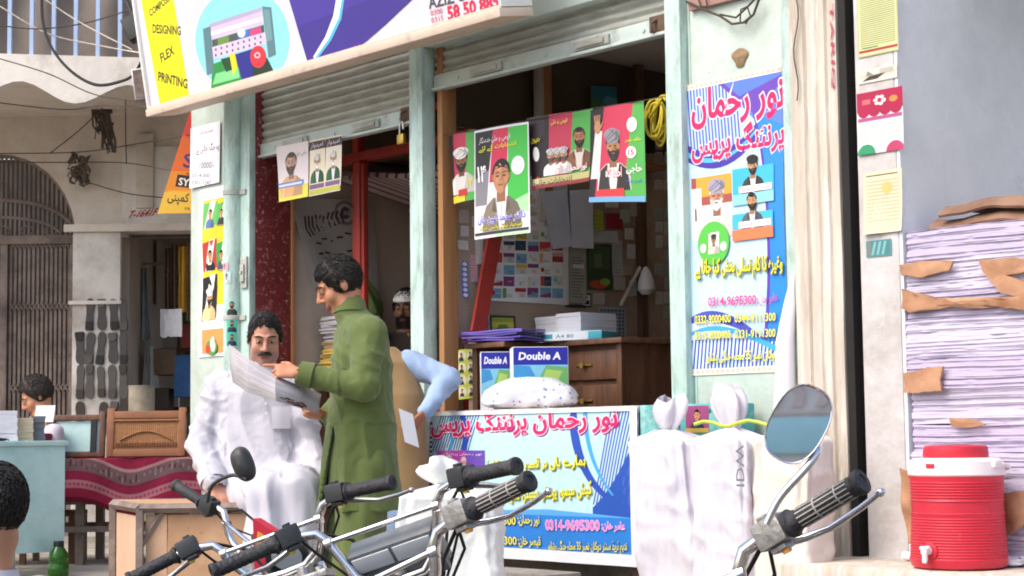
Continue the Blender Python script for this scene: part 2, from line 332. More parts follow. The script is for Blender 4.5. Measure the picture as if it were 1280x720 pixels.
m_oldlight = pm('old_whitewash', '#e0d9d0', .85, .08, 1.5, .25, 10, dirt=[('#9b8f84', 1.6, .42, .14), ('#5d5248', 6, .27, .05)])
m_bay = pm('grey_blue_plaster', '#dfe3e6', .8, .05, 1, .15, 15, dirt=[('#c3c8cc', 1.4, .42, .2), ('#e6e8ea', 5, .3, .1), ('#a3a4a4', 18, .28, .02), ('#b3ada4', 2.2, .3, .08)])
m_maroon = pm('flaking_maroon_paint', '#742b2d', .6, .1, 4, .15, 40, dirt=[('#64191f', 3, .4, .12), ('#c9aaa6', 38, .385, .05), ('#a8686a', 9, .34, .12)])
m_redsteel = pm('red_oxide_steel', '#a63a30', .5, .08, 4, .1, 30, dirt=[('#7a2a24', 5, .36, .1), ('#d9a79a', 30, .24, .03)])
m_woodp = pm('varnished_wood', '#a8794f', .45, .18, 3, .1, 30, streak=(8, 8, .6))
m_wooddk = pm('dark_brown_wood', '#6b4a36', .45, .25, 3, .1, 30, streak=(6, 6, .8), dirt=[('#33211a', 3, .4, .15)])
m_brownwall = pm('brown_hardboard', '#b8a08a', .6, .12, 1.5, .05, 20, dirt=[('#7f6856', 2, .42, .15)])
m_dkwall = pm('sooty_brown_wall', '#b5a79b', .8, .2, 1.5, .1, 20)
m_shutter = pm('galvanised_shutter_paint', '#b7bbb3', .5, .08, 2, .1, 40, dirt=[('#8a857a', 4, .42, .16), ('#5f5346', 9, .33, .06)], streak=(1, 1, 7))
m_shbar = pm('shutter_bar_paint', '#bcc9c4', .45, .06, 3, .08, 40, dirt=[('#8b8f86', 6, .38, .1), ('#6b5340', 16, .27, .04)])
m_rust = pm('rusty_iron', '#6d5648', .8, .2, 8, .2, 60, dirt=[('#3f312a', 6, .42, .12)])
m_iron = pm('painted_brown_iron', '#8a7a70', .7, .15, 6, .2, 50, dirt=[('#4d4038', 5, .42, .14)])
m_black = pm('black_rubber', '#1d1d1f', .55, .15, 8, .1, 60)
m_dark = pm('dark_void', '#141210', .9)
m_chrome = pm('chrome', '#d8d8da', .13, .04, 9, 0, metal=1, dirt=[('#9a948c', 9, .36, .1)])
m_steel = pm('dull_aluminium', '#b9b9ba', .38, .08, 10, .08, 60, metal=.85, dirt=[('#837d74', 8, .38, .12)])
m_brass = pm('brass', '#b99a4f', .35, .1, 9, metal=.9)
m_white_pl = pm('white_plastic', '#e9e8e6', .35, .02)
m_cable = pm('black_cable', '#26231f', .6)
m_wire = pm('dusty_wire', '#4b423a', .8)
m_yellowcable = pm('yellow_cable', '#c9b636', .45)
# ================================================================ GROUND
g = MB(); g.box(-90, 90, -60, 140, -.7, -.48); g.build('road', m_road, label='dusty grey road surface in front of the shops', cat='road', kind='structure')
g = MB(FR); g.box(-3.4, 9, -2.3, 0, -.475, -.2, bv=.02); g.build('pavement', m_pave, label='dusty concrete pavement in front of the printing shop', cat='pavement', kind='structure')
g = MB(); g.box(-14, -1.9, 9.75, 30, -.475, 0, bv=.02); g.build('raised_pavement', m_pave, label='raised pale concrete pavement before the arched gate', cat='pavement', kind='structure')
# ================================================================ PRINTING SHOP BUILDING
shop = thing('shop_building', 'pale teal shopfront with two open roller shutters and cream pillars', 'building', FR)
def P(name, mat, boxes, label=None, bv=.004, par=None):
    b = MB(FR)
    for q in boxes: b.box(*q, bv=bv)
    return b.build(name, mat, par or shop, label)
P('plinth', m_pave, [(-1.84, 4.0, -.55, -.004, -.2, -.02), (-1.8, 7.2, .0, 2.6, -.2, .12)])
P('facade_wall', m_teal, [(-1.82, -1.06, .0, .3, .1, 4.4)], bv=.01); P('facade_wall', m_teal, [(2.7, 3.36, .0, .3, .1, 4.4)], bv=.01)
P('upper_wall', m_old, [(-1.03, 2.7, .06, .3, 3.3, 4.4), (3.36, 7.2, .02, .3, 3.3, 4.4)])
P('roof_slab', m_old, [(-1.84, 7.2, .02, 2.6, 4.41, 4.6)])
P('back_wall', m_dkwall, [(-1.2, 3.3, 2.3, 2.5, .1, 4.4)])
P('ceiling', pm('whitewashed_ceiling', '#c9c0b5', .9, .1, 2), [(-1.2, 3.3, .32, 2.29, 3.05, 3.15)])
P('side_wall', m_dkwall, [(-1.24, -1.06, .301, 2.29, .121, 3.04)]); P('side_wall', m_dkwall, [(2.75, 2.9, .31, 2.29, .121, 3.04)])
P('maroon_jamb', m_maroon, [(-1.058, -1.032, .0, .265, .12, 3.04)], 'maroon door jamb with flaking paint')
P('door_edge', m_woodp, [(-1.054, -1.02, .267, .292, .12, 3.04)])
P('partition', m_brownwall, [(.68, .755, .31, 2.29, .121, 1.36), (.68, .755, .31, 2.29, 1.36, 2.5)])
P('door_post', m_post, [(-1.18, -1.03, -.05, -.002, -.02, 3.2)], bv=.006)
P('door_post', m_post, [(.605, .722, -.045, .05, -.02, 3.2)], bv=.006)
P('door_post', m_post, [(2.6, 2.70, -.05, .08, -.02, 3.6)], bv=.006)
b = MB(FR); b.box(2.715, 2.722, -.004, 0, .2, 3.6); b.box(3.30, 3.362, -.03, -.001, -.02, 4.3, bv=.008); b.build('wall_trim', m_post, shop)
# cream pillar with vertical grooves
pr = [(3.365, 0), (3.365, -.05), (3.40, -.066), (3.452, -.066), (3.462, -.052), (3.474, -.07), (3.52, -.07), (3.528, -.06), (3.54, -.06), (3.548, -.072), (3.575, -.072), (3.583, -.06), (3.60, -.072), (3.642, -.072), (3.648, 0), (3.648, .25), (3.365, .25)]
b = MB(FR); nv = 40
b.grid(lambda u, v: (pr[int(round(u*(len(pr)-1)))][0]+.004*noise.noise(V((u*3, v*9, 1))), pr[int(round(u*(len(pr)-1)))][1]+.005*noise.noise(V((u*5, v*12, 7))), -.2+v*4.6), len(pr)-1, nv)
b.build('pillar', m_cream, shop, 'grooved cream pillar', smooth=40)
P('gap_shade_backing', m_dark, [(3.649, 3.741, .14, .2, -.2, 4.4)])  # near-black sheet: the gap's deep shade is put into its colour
P('pillar', m_white, [(3.742, 3.945, -.08, .60, -.2, 4.4)], 'dirty white pillar with old calendars', bv=.012)
P('bay_wall', m_bay, [(3.946, 3.964, -.079, 1.3, -.2, 4.4)], 'grey side wall beside the paper stack'); P('gap_shade_strip', pm('gap_shade_black', '#1f1d1b', .8, .2, 6), [(3.649, 3.69, -.068, .13, .226, 4.4)], 'black iron channel in the gap between the pillars'); P('bay_wall', m_bay, [(3.97, 7.2, 1.2, 1.3, .12, 4.4), (7.0, 7.2, .31, 1.19, .12, 4.4)])  # strip labelled black iron channel is added in the gap, its colour standing for deep shade
P('ledge', m_cream, [(3.60, 7.2, -.52, .9, -.2, .225)], 'stained cement ledge under the paper stack', bv=.02)
# shutter housing
P('shutter_housing', m_shbar, [(.73, 2.595, -.035, .2, 2.93, 3.3)])
# ---------------------------------------------------------------- roller shutters
def shutter(s0, s1, z0, z1, label, lock=True, pad=None):
    t = thing('roller_shutter', label, 'shutter', FR, ((s0+s1)/2, .05, z0), 'roller shutters pulled half up over the shop')
    b = MB(FR); n = int((z1-z0-.085)/.05)
    def prof(u, v):
        q = v*n; k = q-math.floor(q); a = math.sin(math.pi*min(1, k/.78)) if k < .78 else -.25*math.sin(math.pi*(k-.78)/.22)
        return (s0+(s1-s0)*u, .06-.016*a+.004*noise.noise(V((u*4, q*.7, s0))), z0+.083+v*n*.05+.003*noise.noise(V((u*3, q, 3+s0))))
    b.grid(prof, 20, n*8, .003); b.build('slat_curtain', m_shutter, t, smooth=60)
    b = MB(FR); b.box(s0, s1, .035, .07, z0+.012, z0+.088, bv=.006); b.box(s0, s1, .015, .07, z0-.004, z0+.012, bv=.003)
    for q in range(5):
        x = s0+(s1-s0)*(q+.6)/5.2; b.tube([(x, .037, z0+.045), (x, .027, z0+.045)], .011, 8)
    b.build('bottom_bar', m_shbar, t)
    for q in (.18, .62):
        x = s0+(s1-s0)*q; b = MB(FR); b.box(x, x+.26, .018, .034, z0+.02, z0+.07, bv=.005); b.box(x+.03, x+.23, .008, .018, z0+.03, z0+.058, bv=.003); b.build('lift_handle', m_shutter, t)
    b = MB(FR); x = s1-.12; b.tube([(x, .03, z0+.08), (x-.01, .0, z0+.06), (x-.01, .0, z0+.02), (x, .03, z0+.01)], .008, 8); b.box(x-.05, x+.05, .026, .034, z0+.02, z0+.10, bv=.003); b.build('hasp', m_rust, t)
    return t
shutter(-1.057, .604, 2.535, 3.25, 'grey ribbed roller shutter with a brass padlock hanging from its end')
shutter(.728, 2.597, 2.69, 3.25, 'grey ribbed roller shutter above the party posters')
t = thing('padlock', 'brass padlock hanging open from the shutter hasp', 'padlock', FR, (.485, -.005, 2.42))
b = MB(FR); b.box(.455, .515, -.02, .01, 2.415, 2.475, bv=.008); b.build('lock_body', m_brass, t)
b = MB(FR); b.tube([(.468, -.005, 2.47), (.468, -.005, 2.52), (.478, -.005, 2.545), (.492, -.005, 2.545), (.502, -.005, 2.52), (.502, -.005, 2.50)], .006, 8); b.build('shackle', m_steel, t)
# ---------------------------------------------------------------- round drain pipe on the left column
t = thing('drain_pipe', 'round pale green drain pipe plastered with small stickers', 'pipe', FR, (-1.185, -.07, -.02))
b = MB(FR); b.lathe([(.06, 0), (.06, 1.0), (.061, 1.2), (.059, 2.0), (.06, 3.4)], T=M.Translation((-1.19, -.068, -.02)), n=28); b.build('pipe_wall', m_post, t, smooth=60)
for z in (1.5, 2.3): b = MB(FR); b.lathe([(.06, 0), (.065, .004), (.065, .03), (.06, .034)], T=M.Translation((-1.19, -.068, z)), n=28); b.box(-1.19, -1.06, -.062, -.052, z, z+.03); b.build('bracket', m_shutter, t)
b = MB(FR); q = fo(322, 347, -.05); b.box(-1.11, -1.04, -.066, -.052, 1.70, 1.90, bv=.004); b.box(-1.095, -1.055, -.08, -.066, 1.74, 1.85, bv=.004); b.tube([(-1.075, -.08, 1.80), (-1.075, -.09, 1.80)], .012, 10); b.build('bolt_plate', m_shutter, shop)
# ================================================================ SIGNBOARD
SF = FR @ M.Translation((-1.47, -.5, 2.855)) @ M.Rotation(R(9.5), 4, 'X')
SW, SH = 3.40, 1.0
def px2(fr):                                   # print coordinates of a line of sight on a sheet's own plane
    def f(px, py): q = hit(px, py, fr, 1, 0); return (q.x, q.z)
    return f
def pmap(w, h, fn=None): return lambda u, v, k: V((u*w, -k+(fn(u, v) if fn else 0), v*h))
def ptext(p, f, t, a, b, hp, col, **kw):       # writing along the baseline a-b, hp pixels tall
    A, B = f(*a), f(*b); T = f(a[0], a[1]-hp); w = math.hypot(B[0]-A[0], B[1]-A[1])
    p.text(t, A[0], A[1], A[0]+w, A[1]+abs(T[1]-A[1]), col, rot=math.degrees(math.atan2(B[1]-A[1], B[0]-A[0])), **kw)
def ppoly(p, f, pts, col, up=1): p.cpoly([f(*q) for q in pts], col, up)
sign = thing('shop_signboard', 'large white and purple printing shop signboard with yellow service list', 'signboard', SF)
b = MB(SF); b.box(0, SW, .004, .17, .0, SH, bv=.004); b.build('sign_box', m_old, sign)
b = MB(SF); b.box(-.02, SW+.02, -.035, .19, -.05, -.002, bv=.008); b.box(-.02, SW+.02, -.02, .0, -.002, .012, bv=.003); b.build('frame_rail', pm('sign_frame_paint', '#d3bfae', .5, .08, 4, .1, 30, dirt=[('#8d7a66', 6, .34, .1)]), sign, 'cream lower rail')
b = MB(SF); b.box(-.022, -.002, -.02, .19, 0, SH, bv=.004); b.build('side_rail', m_white_pl, sign); b = MB(SF); b.box(SW+.002, SW+.022, -.02, .19, 0, SH, bv=.004); b.build('side_rail', m_white_pl, sign)
p = Print(SW, SH, '#d8d3da'); f = px2(SF)
ppoly(p, f, [(176, -2), (217, -2), (237, 121), (200, 131)], '#f2e81a')
for t, a, bb, h in (('COMPOSING', (188, 21), (219, -4), 9), ('DESIGNING', (191, 41), (226, 44), 11), ('FLEX', (202, 78), (218, 67), 11), ('PRINTING', (198, 101), (234, 111), 12)):
    ptext(p, f, t, a, bb, h, '#3c3a26', bold=.03)
ppoly(p, f, [(303+59*math.cos(R(a)), 50+66*math.sin(R(a))) for a in range(0, 360, 9)], '#8fd6df')
ppoly(p, f, [(262, 30), (327, 9), (330, 30), (265, 50)], '#cdbcd6'); ppoly(p, f, [(262, 30), (327, 9), (327, 14), (262, 35)], '#b3a3c4')
ppoly(p, f, [(263, 40), (328, 21), (328, 26), (263, 45)], '#eee6f2')
ppoly(p, f, [(265, 50), (330, 31), (331, 44), (266, 62)], '#4e5550'); ppoly(p, f, [(297, 41), (312, 36), (313, 47), (298, 52)], '#3f6fc0'); ppoly(p, f, [(313, 37), (326, 33), (327, 42), (313, 46)], '#d8457a'); ppoly(p, f, [(272, 48), (286, 44), (287, 54), (273, 58)], '#6d8f4a')
ppoly(p, f, [(302+5*math.cos(R(a)), 41+6*math.sin(R(a))) for a in range(0, 360, 30)], '#e8e6f0')
ppoly(p, f, [(265, 59), (332, 40), (334, 54), (267, 74)], '#d5c3da')
for i in range(9):
    for j in (0, 1): x = 270+7*i; y = 62-2.0*i+j*7; ppoly(p, f, [(x-1, y-1.5), (x+1, y-1.5), (x+1, y+1.5), (x-1, y+1.5)], '#4a4058', up=0 if i or j else 1)
ppoly(p, f, [(266, 80), (296, 70), (303, 100), (264, 112)], '#2d8f3f'); ppoly(p, f, [(270, 92), (298, 84), (300, 97), (266, 106)], '#7fd08a'); ppoly(p, f, [(276, 74), (291, 70), (293, 86), (283, 90)], '#1f4a2a'); ppoly(p, f, [(287, 68), (294, 66), (297, 84), (292, 95)], '#e8d22a')
ppoly(p, f, [(294, 68), (316, 61), (318, 98), (303, 101)], '#2a2c86'); ppoly(p, f, [(315, 80), (334, 72), (342, 88), (318, 97)], '#24382c')
ppoly(p, f, [(323+10*math.cos(R(a)), 71+14*math.sin(R(a))) for a in range(0, 360, 20)], '#d9353f'); ppoly(p, f, [(322+4*math.cos(R(a)), 69+4*math.sin(R(a))) for a in range(0, 360, 30)], '#f0b9c0'); ppoly(p, f, [(322+2*math.cos(R(a)), 69+2*math.sin(R(a))) for a in range(0, 360, 40)], '#c0202c')
ppoly(p, f, [(254, 36), (263, 33), (268, 90), (259, 94)], '#5b7f86'); ppoly(p, f, [(328, 8), (339, 9), (345, 68), (336, 72)], '#5b7f86'); ppoly(p, f, [(330, 12), (337, 12), (341, 50), (334, 52)], '#6f979c')
ppoly(p, f, [(361, -3), (386, 82), (412, 76), (437, 67), (458, 52), (482, 31), (518, -3)], '#43348c'); ppoly(p, f, [(361, -3), (372, 33), (470, -3)], '#4b3a99')
ppoly(p, f, [(425, -3), (421, 22), (410, 48), (393, 72), (396, 75), (414, 51), (427, 24), (431, -3)], '#54b8e6'); ppoly(p, f, [(421, -3), (417, 20), (407, 46), (392, 71), (394, 73), (411, 49), (424, 22), (428, -3)], '#f2f0fa')
ptext(p, f, 'م-۱۵۰', (441, 66), (463, 59), 8, '#d42a4a')
ptext(p, f, 'AZIZ U', (537, 11), (582, 0), 15, '#4b4a58', bold=.015); ptext(p, f, '0300', (539, 20), (554, 16.5), 7, '#c44a66'); ptext(p, f, '0315', (540, 29), (555, 25.5), 7, '#c44a66')
ptext(p, f, '58 50 885', (561, 25), (624, 9), 17, '#d32a4e', bold=.03)
ptext(p, f, 'نور رحمان پرنٹنگ پریس', (240, -62), (560, -150), 60, '#d32a4e', bold=.02)
p.build('printed_face', PRINT, pmap(SW, SH), sign, fr=SF, nu=4, nv=2)
# bracket arms to the wall
b = MB(FR)
for s in (-1.3, .66, 1.9): b.tube([(s, -.5, 3.62), (s, .05, 3.62)], .014, 8)
b.build('bracket', m_iron, sign)
# ================================================================ LEFT BUILDING (old arcade across the gap)
YB = 14.0
old = thing('old_building', 'old whitewashed building with scalloped balcony and arched gateway', 'building', WR, (-3.5, YB, 0))
def OP(name, mat, boxes, label=None, bv=.006):
    b = MB()
    for q in boxes: b.box(*q, bv=bv)
    return b.build(name, mat, old, label)
gx, gr = -4.12, .63
b = MB(); arch = [(gx+gr*math.cos(R(a)), 2.38+.68*math.sin(R(a))) for a in range(180, -1, -10)]
b.prism([(-3.11, 2.40), (-3.11, 4.6), (-8, 4.6), (-8, 0), (gx-gr, 0)]+arch+[(gx+gr, 2.40)], YB, YB+.25); b.build('wall', m_old, old, smooth=20)
OP('wall', m_oldlight, [(-3.112, 1.2, YB-.02, YB+.25, 2.42, 3.1)], 'whitewashed wall panel over the cloth stall')
OP('wall', m_old, [(-3.112, 1.2, YB, YB+.25, 3.1, 4.6)])
OP('pilaster', m_oldlight, [(-3.495, -3.115, YB-.06, YB, 0, 2.41)])
OP('moulding', m_old, [(-3.56, -2.2, YB-.10, YB-.061, 2.41, 2.47), (-3.52, -3.10, YB-.09, YB-.061, 1.83, 1.86)])
OP('moulding', m_old, [(-3.0, -2.86, YB-.05, YB-.021, 2.6, 3.2)])
OP('stall_wall', m_dkwall, [(-3.11, .5, 16.4, 16.5, 0, 2.6)]); OP('stall_wall', m_dkwall, [(-3.2, -3.111, YB+.26, 16.39, 0, 2.6)])
OP('stall_ceiling', m_dkwall, [(-3.11, .5, YB+.26, 16.39, 2.5, 2.55)])
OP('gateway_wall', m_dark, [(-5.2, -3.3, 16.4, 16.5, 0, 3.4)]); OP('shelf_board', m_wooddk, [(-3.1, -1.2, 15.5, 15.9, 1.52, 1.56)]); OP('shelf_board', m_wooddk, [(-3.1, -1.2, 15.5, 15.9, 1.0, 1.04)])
OP('green_panel', pm('green_cloth_wall', '#6f8a3a', .9, .3, 4, .1, 20, dirt=[('#3f5424', 3, .42, .1)]), [(-3.10, -2.55, 16.3, 16.39, 1.57, 2.45)])
# balcony with a scalloped fascia
b = MB(); xs = [-6.5+.075*i for i in range(62)]
def scal(x):
    k = (x+3.93)/.80; return 3.265-.075*math.cos(2*math.pi*k)*(1 if x < -3.2 else 1.0)-.05*max(0, (x+3.5))
pts = [(x, scal(x)) for x in xs]; xe = xs[-1]
b.prism(pts+[(xe, 3.47), (-6.5, 3.66)], 12.5, 12.62); b.build('balcony_fascia', pm('sunlit_cream_plaster', '#e2dbd2', .8, .06, 2, .35, 12, dirt=[('#a59b90', 2, .36, .14), ('#5d544b', 8, .26, .05)]), old, smooth=30)
b = MB(); b.grid(lambda u, v: (-6.5+(xe+6.5)*u, 12.61+1.40*v, 3.36+.0*v), 6, 6, -.16); b.build('balcony_slab', m_old, old)
b = MB()
for i in range(26):
    x = -6.5+.16*i; b.box(x-.014, x+.014, 12.55, 12.58, 3.5, 4.6)
b.tube([(-6.5, 12.565, 4.55), (-2.3, 12.565, 4.5)], .02, 8); b.build('balcony_railing', pm('pale_blue_steel', '#a9bfe0', .4, .06, 5), old)
b = MB(); b.grid(lambda u, v: (-6.4+4.2*u, 13.0+.05*math.sin(u*60+2*noise.noise(V((u*9, v*2, 0)))), 3.4+1.4*v), 120, 6, .004); b.build('balcony_curtain', pm('faded_brown_curtain', '#7d736b', .9, .25, 2), old, smooth=60)
# collapsible gate
gate = thing('scissor_gate', 'brown collapsible iron gate with fan of bars in the arch', 'gate', WR, (gx, YB+.1, 0))
b = MB()
for i in range(15): x = -4.02+.036*i; b.box(x-.010, x+.010, YB+.06, YB+.10, .05, 2.36)
for zc in (.5, 1.15, 1.8, 2.3):
    for i in range(14):
        x = -4.02+.036*i; b.tube([(x, YB+.05, zc), (x+.036, YB+.05, zc+.06)], .006, 5); b.tube([(x, YB+.045, zc+.06), (x+.036, YB+.045, zc)], .006, 5)
b.build('folding_lattice', m_iron, gate)
b = MB(); b.box(gx-gr, gx+gr, YB+.02, YB+.10, 2.33, 2.40, bv=.006); b.box(gx+gr-.05, gx+gr-.002, YB+.03, YB+.09, 0, 2.33, bv=.006); b.box(-4.10, -4.04, YB+.03, YB+.11, 0, 2.33, bv=.006); b.build('gate_frame', m_iron, gate)
b = MB()
for i in range(34):
    x = gx-gr+2*gr*(i+.5)/34; zt = 2.38+.68*math.sqrt(max(0, 1-((x-gx)/gr)**2)); b.box(x-.008, x+.008, YB+.05, YB+.065, 2.4, zt)
b.tube([(gx+gr*math.cos(R(a))*.985, YB+.05, 2.38+.67*math.sin(R(a))) for a in range(0, 181, 8)], .016, 6)
b.tube([(gx+gr*math.cos(R(a))*.985, YB+.045, 2.39+.30*math.sin(R(a))) for a in range(0, 181, 8)], .016, 6)
b.tube([(gx+gr*.8*math.cos(R(a)), YB+.045, 2.39+.16*math.sin(R(a))) for a in range(0, 181, 8)], .012, 6)
for k in range(6): b.tube([(gx-gr+.1+.19*k+.05*math.cos(R(a)), YB+.045, 2.44+.04*math.sin(R(a))) for a in range(0, 361, 40)], .006, 5)
b.build('fan_bars', m_iron, gate)
# red writing on the wall
p = Print(.5, .2, '#d6cec4'); F2 = frame(-3.075, YB-.0255, 2.49)
bsv, bff = glyphs('T-1641F'); q = MB(F2); bsv, bff = glyphs('T-1641F', .02)
lo, hi = bsv.min(0), bsv.max(0); q.add([((x-lo[0])*.225/(hi[0]-lo[0])+.05*((y-lo[1])), -.001, (y-lo[1])*.062/(hi[1]-lo[1])+.03+.02*(x-lo[0])/(hi[0]-lo[0])) for x, y in bsv], bff)
q.build('wall_number', pm('red_paint', '#b3343f', .7), old, smooth=0, fix=False)
# company sign behind the pillar
cs = MB(); A, B_, C_, D_ = wy(239, 134, 12.0), wy(197, 267, 12.0), wy(262, 270, 12.0), wy(275, 134, 12.0)
cf = frame(B_.x, 12.0, B_.z); cw, chh = C_.x-B_.x+.15, A.z-B_.z
p = Print(cw, chh, '#e08a2c'); f = px2(cf)
ppoly(p, f, [(239, 134), (214, 214), (300, 214), (300, 134)], '#d8443a'); ppoly(p, f, [(228, 170), (214, 214), (300, 214), (300, 170)], '#df6a30'); ppoly(p, f, [(210, 238), (204, 250), (300, 250), (300, 238)], '#e8a83a')
ppoly(p, f, [(205, 240), (197, 267), (300, 270), (300, 240)], '#e3b53f'); ppoly(p, f, [(222, 218), (219, 233), (246, 236), (246, 221)], '#3a2a26')
ptext(p, f, 'SYB', (223, 231), (242, 234), 9, '#f4ece2', bold=.02); ptext(p, f, 'S', (229, 209), (240, 210), 17, '#4a3a7a', bold=.02); ptext(p, f, 'ی کمپنی', (209, 255), (246, 258), 15, '#3a3026', bold=.02); ptext(p, f, 'PRIN', (231, 263), (245, 264), 4, '#5a4a3a')
def comp(u, v, k):                            # the board's left edge slants
    return V((max(u*cw, (A.x-B_.x)*v), -k, v*chh))
t = thing('company_sign', 'slanted orange and red company sign hanging behind the corner pillar', 'sign', WR, (cf.translation.x+.25, 12.0, cf.translation.z))
p.build('sign_face', PRINT, comp, t, fr=cf, th=.012)
b = MB(); b.tube([(A.x, 12.02, A.z-.03), (-1.6, 12.02, A.z-.03)], .012, 6); b.tube([(B_.x+.08, 12.02, B_.z+.05), (-1.6, 12.02, B_.z+.05)], .012, 6); b.build('bracket', m_iron, t)
# ---------------------------------------------------------------- shoe soles on the white pillar
m_soles = [pm('sole_rubber_%s' % k, c, .75, .15, 12, .25, 90) for k, c in (('grey', '#55514e'), ('dark', '#343231'), ('brown', '#4a4038'), ('light', '#625c56'))]
rows = [('top', 373, [112, 127, 142, 154]), ('second', 415, [100, 112, 126, 141, 154]), ('third', 457, [100, 112, 126, 140, 154]), ('bottom', 503, [100, 128, 141, 153])]
ordn = ['first', 'second', 'third', 'fourth', 'fifth']; k = 0
for rn, y0, xs_ in rows:
    for i, x in enumerate(xs_):
        c = wy(x, y0+20, YB-.075); L, w = .262*random.uniform(.93, 1.05), .037*random.uniform(.9, 1.12); lean = random.uniform(-5, 5)
        sf = frame(c.x, YB-.065, c.z) @ M.Rotation(R(lean), 4, 'Y')
        hl = [(.80, -L*.5), (.95, -L*.43), (.86, -L*.2), (.72, 0), (.9, L*.18), (1.0, L*.3), (.8, L*.44), (.3, L*.5)]
        if k % 3 == 1: hl = [(a, -z) for a, z in hl][::-1]
        o = [(w*a, z) for a, z in hl]+[(-w*a*(.88 if z > 0 else 1), z) for a, z in hl[::-1]]
        t = thing('shoe_sole', '%s dark shoe sole from the left in the %s row on the white pillar' % (ordn[i], rn), 'shoe sole', sf, (0, 0, -L/2), 'shoe soles hung in rows on the white pillar')
        b = MB(sf); b.prism(o, -.012, .003); b.build('tread', m_soles[(k*7+i) % 4], t)
        hz = (-L*.49, -L*.23) if k % 3 != 1 else (L*.23, L*.49)
        b = MB(sf); b.prism([(-w*.5, hz[0]), (w*.5, hz[0]), (w*.78, (hz[0]*.6+hz[1]*.4)), (w*.84, hz[1]), (-w*.84, hz[1]), (-w*.78, (hz[0]*.6+hz[1]*.4))], -.022, -.0125); b.build('heel', m_soles[(k*5+i+1) % 4], t); k += 1
# ================================================================ PRINTED SHEETS ON THE SHOPFRONT
MAG, PUR, BLU, YEL, PAL = '#e01f62', '#4a2f9a', '#2a78cf', '#e8df2a', '#cfe9ef'
def swoosh(p, pts0, pts1, col, up=1): p.cpoly(list(pts0)+list(pts1)[::-1], col, up)
def bez(a, b, c, n=14): return [((1-t)**2*a[0]+2*t*(1-t)*b[0]+t*t*c[0], (1-t)**2*a[1]+2*t*(1-t)*b[1]+t*t*c[1]) for t in [i/n for i in range(n+1)]]
# ---- tall poster on the right wall panel
A, B_ = fo(857, 470, -.006), fo(986, 470, -.006); TL = fo(857, 107, -.006)
PF = FR @ M.Translation((A.x, -.006, A.z)); pw, ph = B_.x-A.x, TL.z-A.z
p = Print(pw, ph, '#f3dccf'); f = px2(PF)
for i in range(44): y = ph*(i+.5)/44; p.rect(.004, y-.007, .018, y+.007, '#e8b79a', 1 if i == 0 else 0); p.rect(pw-.018, y-.007, pw-.004, y+.007, '#e8b79a', 0)
for i in range(20): x = pw*(i+.5)/20; p.rect(x-.008, .008, x+.008, .022, '#e8b79a', 0); p.rect(x-.008, ph-.022, x+.008, ph-.008, '#e8b79a', 0)
p.rect(.026, .03, pw-.0, ph-.028, '#bcd9e6'); x0, x1, y1 = .026, pw, ph-.028
p.cpoly([(x0, ph*.7), (x1, ph*.78), (x1, y1), (x0, y1)], '#b7d3ee')
p.stripes(x0, ph*.76, pw*.62, y1, 18, .45, -.02, '#5a57b8')
swoosh(p, bez((x0, ph*.80), (pw*.5, ph*.66), (pw*.95, ph*.92)), bez((x0, ph*.74), (pw*.55, ph*.60), (pw*1.0, ph*.90)), '#4b36a2')
swoosh(p, bez((x0, ph*.775), (pw*.5, ph*.65), (pw*.9, ph*.88)), bez((x0, ph*.755), (pw*.5, ph*.64), (pw*.9, ph*.87)), '#58b6e4')
p.cpoly([(pw*.42, y1), (pw, y1), (pw, ph*.55), (pw*.82, ph*.80)], '#5c7fd6'); p.cpoly([(pw*.4, y1), (pw*.75, ph*.85), (pw, ph*.95), (pw, y1)], '#6a45ad'); p.cpoly([(pw*.6, ph*.925), (pw, ph*.97), (pw, y1), (pw*.45, y1)], '#5a7bd2')
swoosh(p, [(pw*1.02, ph*.80), (pw*1.02, ph*.1)], bez((pw*.74, ph*.86), (pw*.95, ph*.55), (pw*.80, ph*.1)), '#2d86d6')
swoosh(p, bez((pw*.74, ph*.86), (pw*.95, ph*.55), (pw*.80, ph*.1)), bez((pw*.72, ph*.86), (pw*.92, ph*.55), (pw*.77, ph*.1)), '#5a3fae')
p.cpoly([(x0, .03)]+bez((x0, ph*.19), (pw*.35, ph*.27), (pw*.8, ph*.10))+[(pw*.8, .03)], '#4a4fb4'); p.cpoly([(x0, .03)]+bez((x0, ph*.17), (pw*.3, ph*.22), (pw*.9, ph*.07))+[(pw*.98, .03)], '#cfe2f2')
p.stripes(x0, .03, pw*.98, ph*.12, 26, .45, .02, '#4048ac'); swoosh(p, bez((x0, ph*.14), (pw*.35, ph*.21), (pw*.95, ph*.07)), bez((x0, ph*.13), (pw*.35, ph*.19), (pw*.95, ph*.05)), '#3fa6dd')
for t, a, b, h, rot in (('نور رحمان', (866, 162), (979, 144), 48, 0), ('پرنٹنگ پریس', (866, 207), (980, 190), 42, 0)): ptext(p, f, t, a, b, h, MAG, halo='#f7e7ee', bold=.035, hb=.035)
a, b = f(866, 301), f(914, 216); p.rect(*a, *b, '#e9d7c9'); p.rect(a[0], a[1]+.16, b[0], b[1], '#a4504c'); p.rect(a[0]+.03, a[1]+.2, b[0], b[1], '#d6a13c'); p.rect(a[0], a[1], a[0]+.06, b[1]-.05, '#efe3dd')
p.man((a[0]+b[0])/2+.03, a[1], .30, top='#ece5e0', hat='#a39db0', beard='#d9d4d0', hair='#d8d2cc', skin='#bd8566'); p.rect(a[0]+.02, a[1]+.09, a[0]+.028, a[1]+.15, '#3a3a3a')
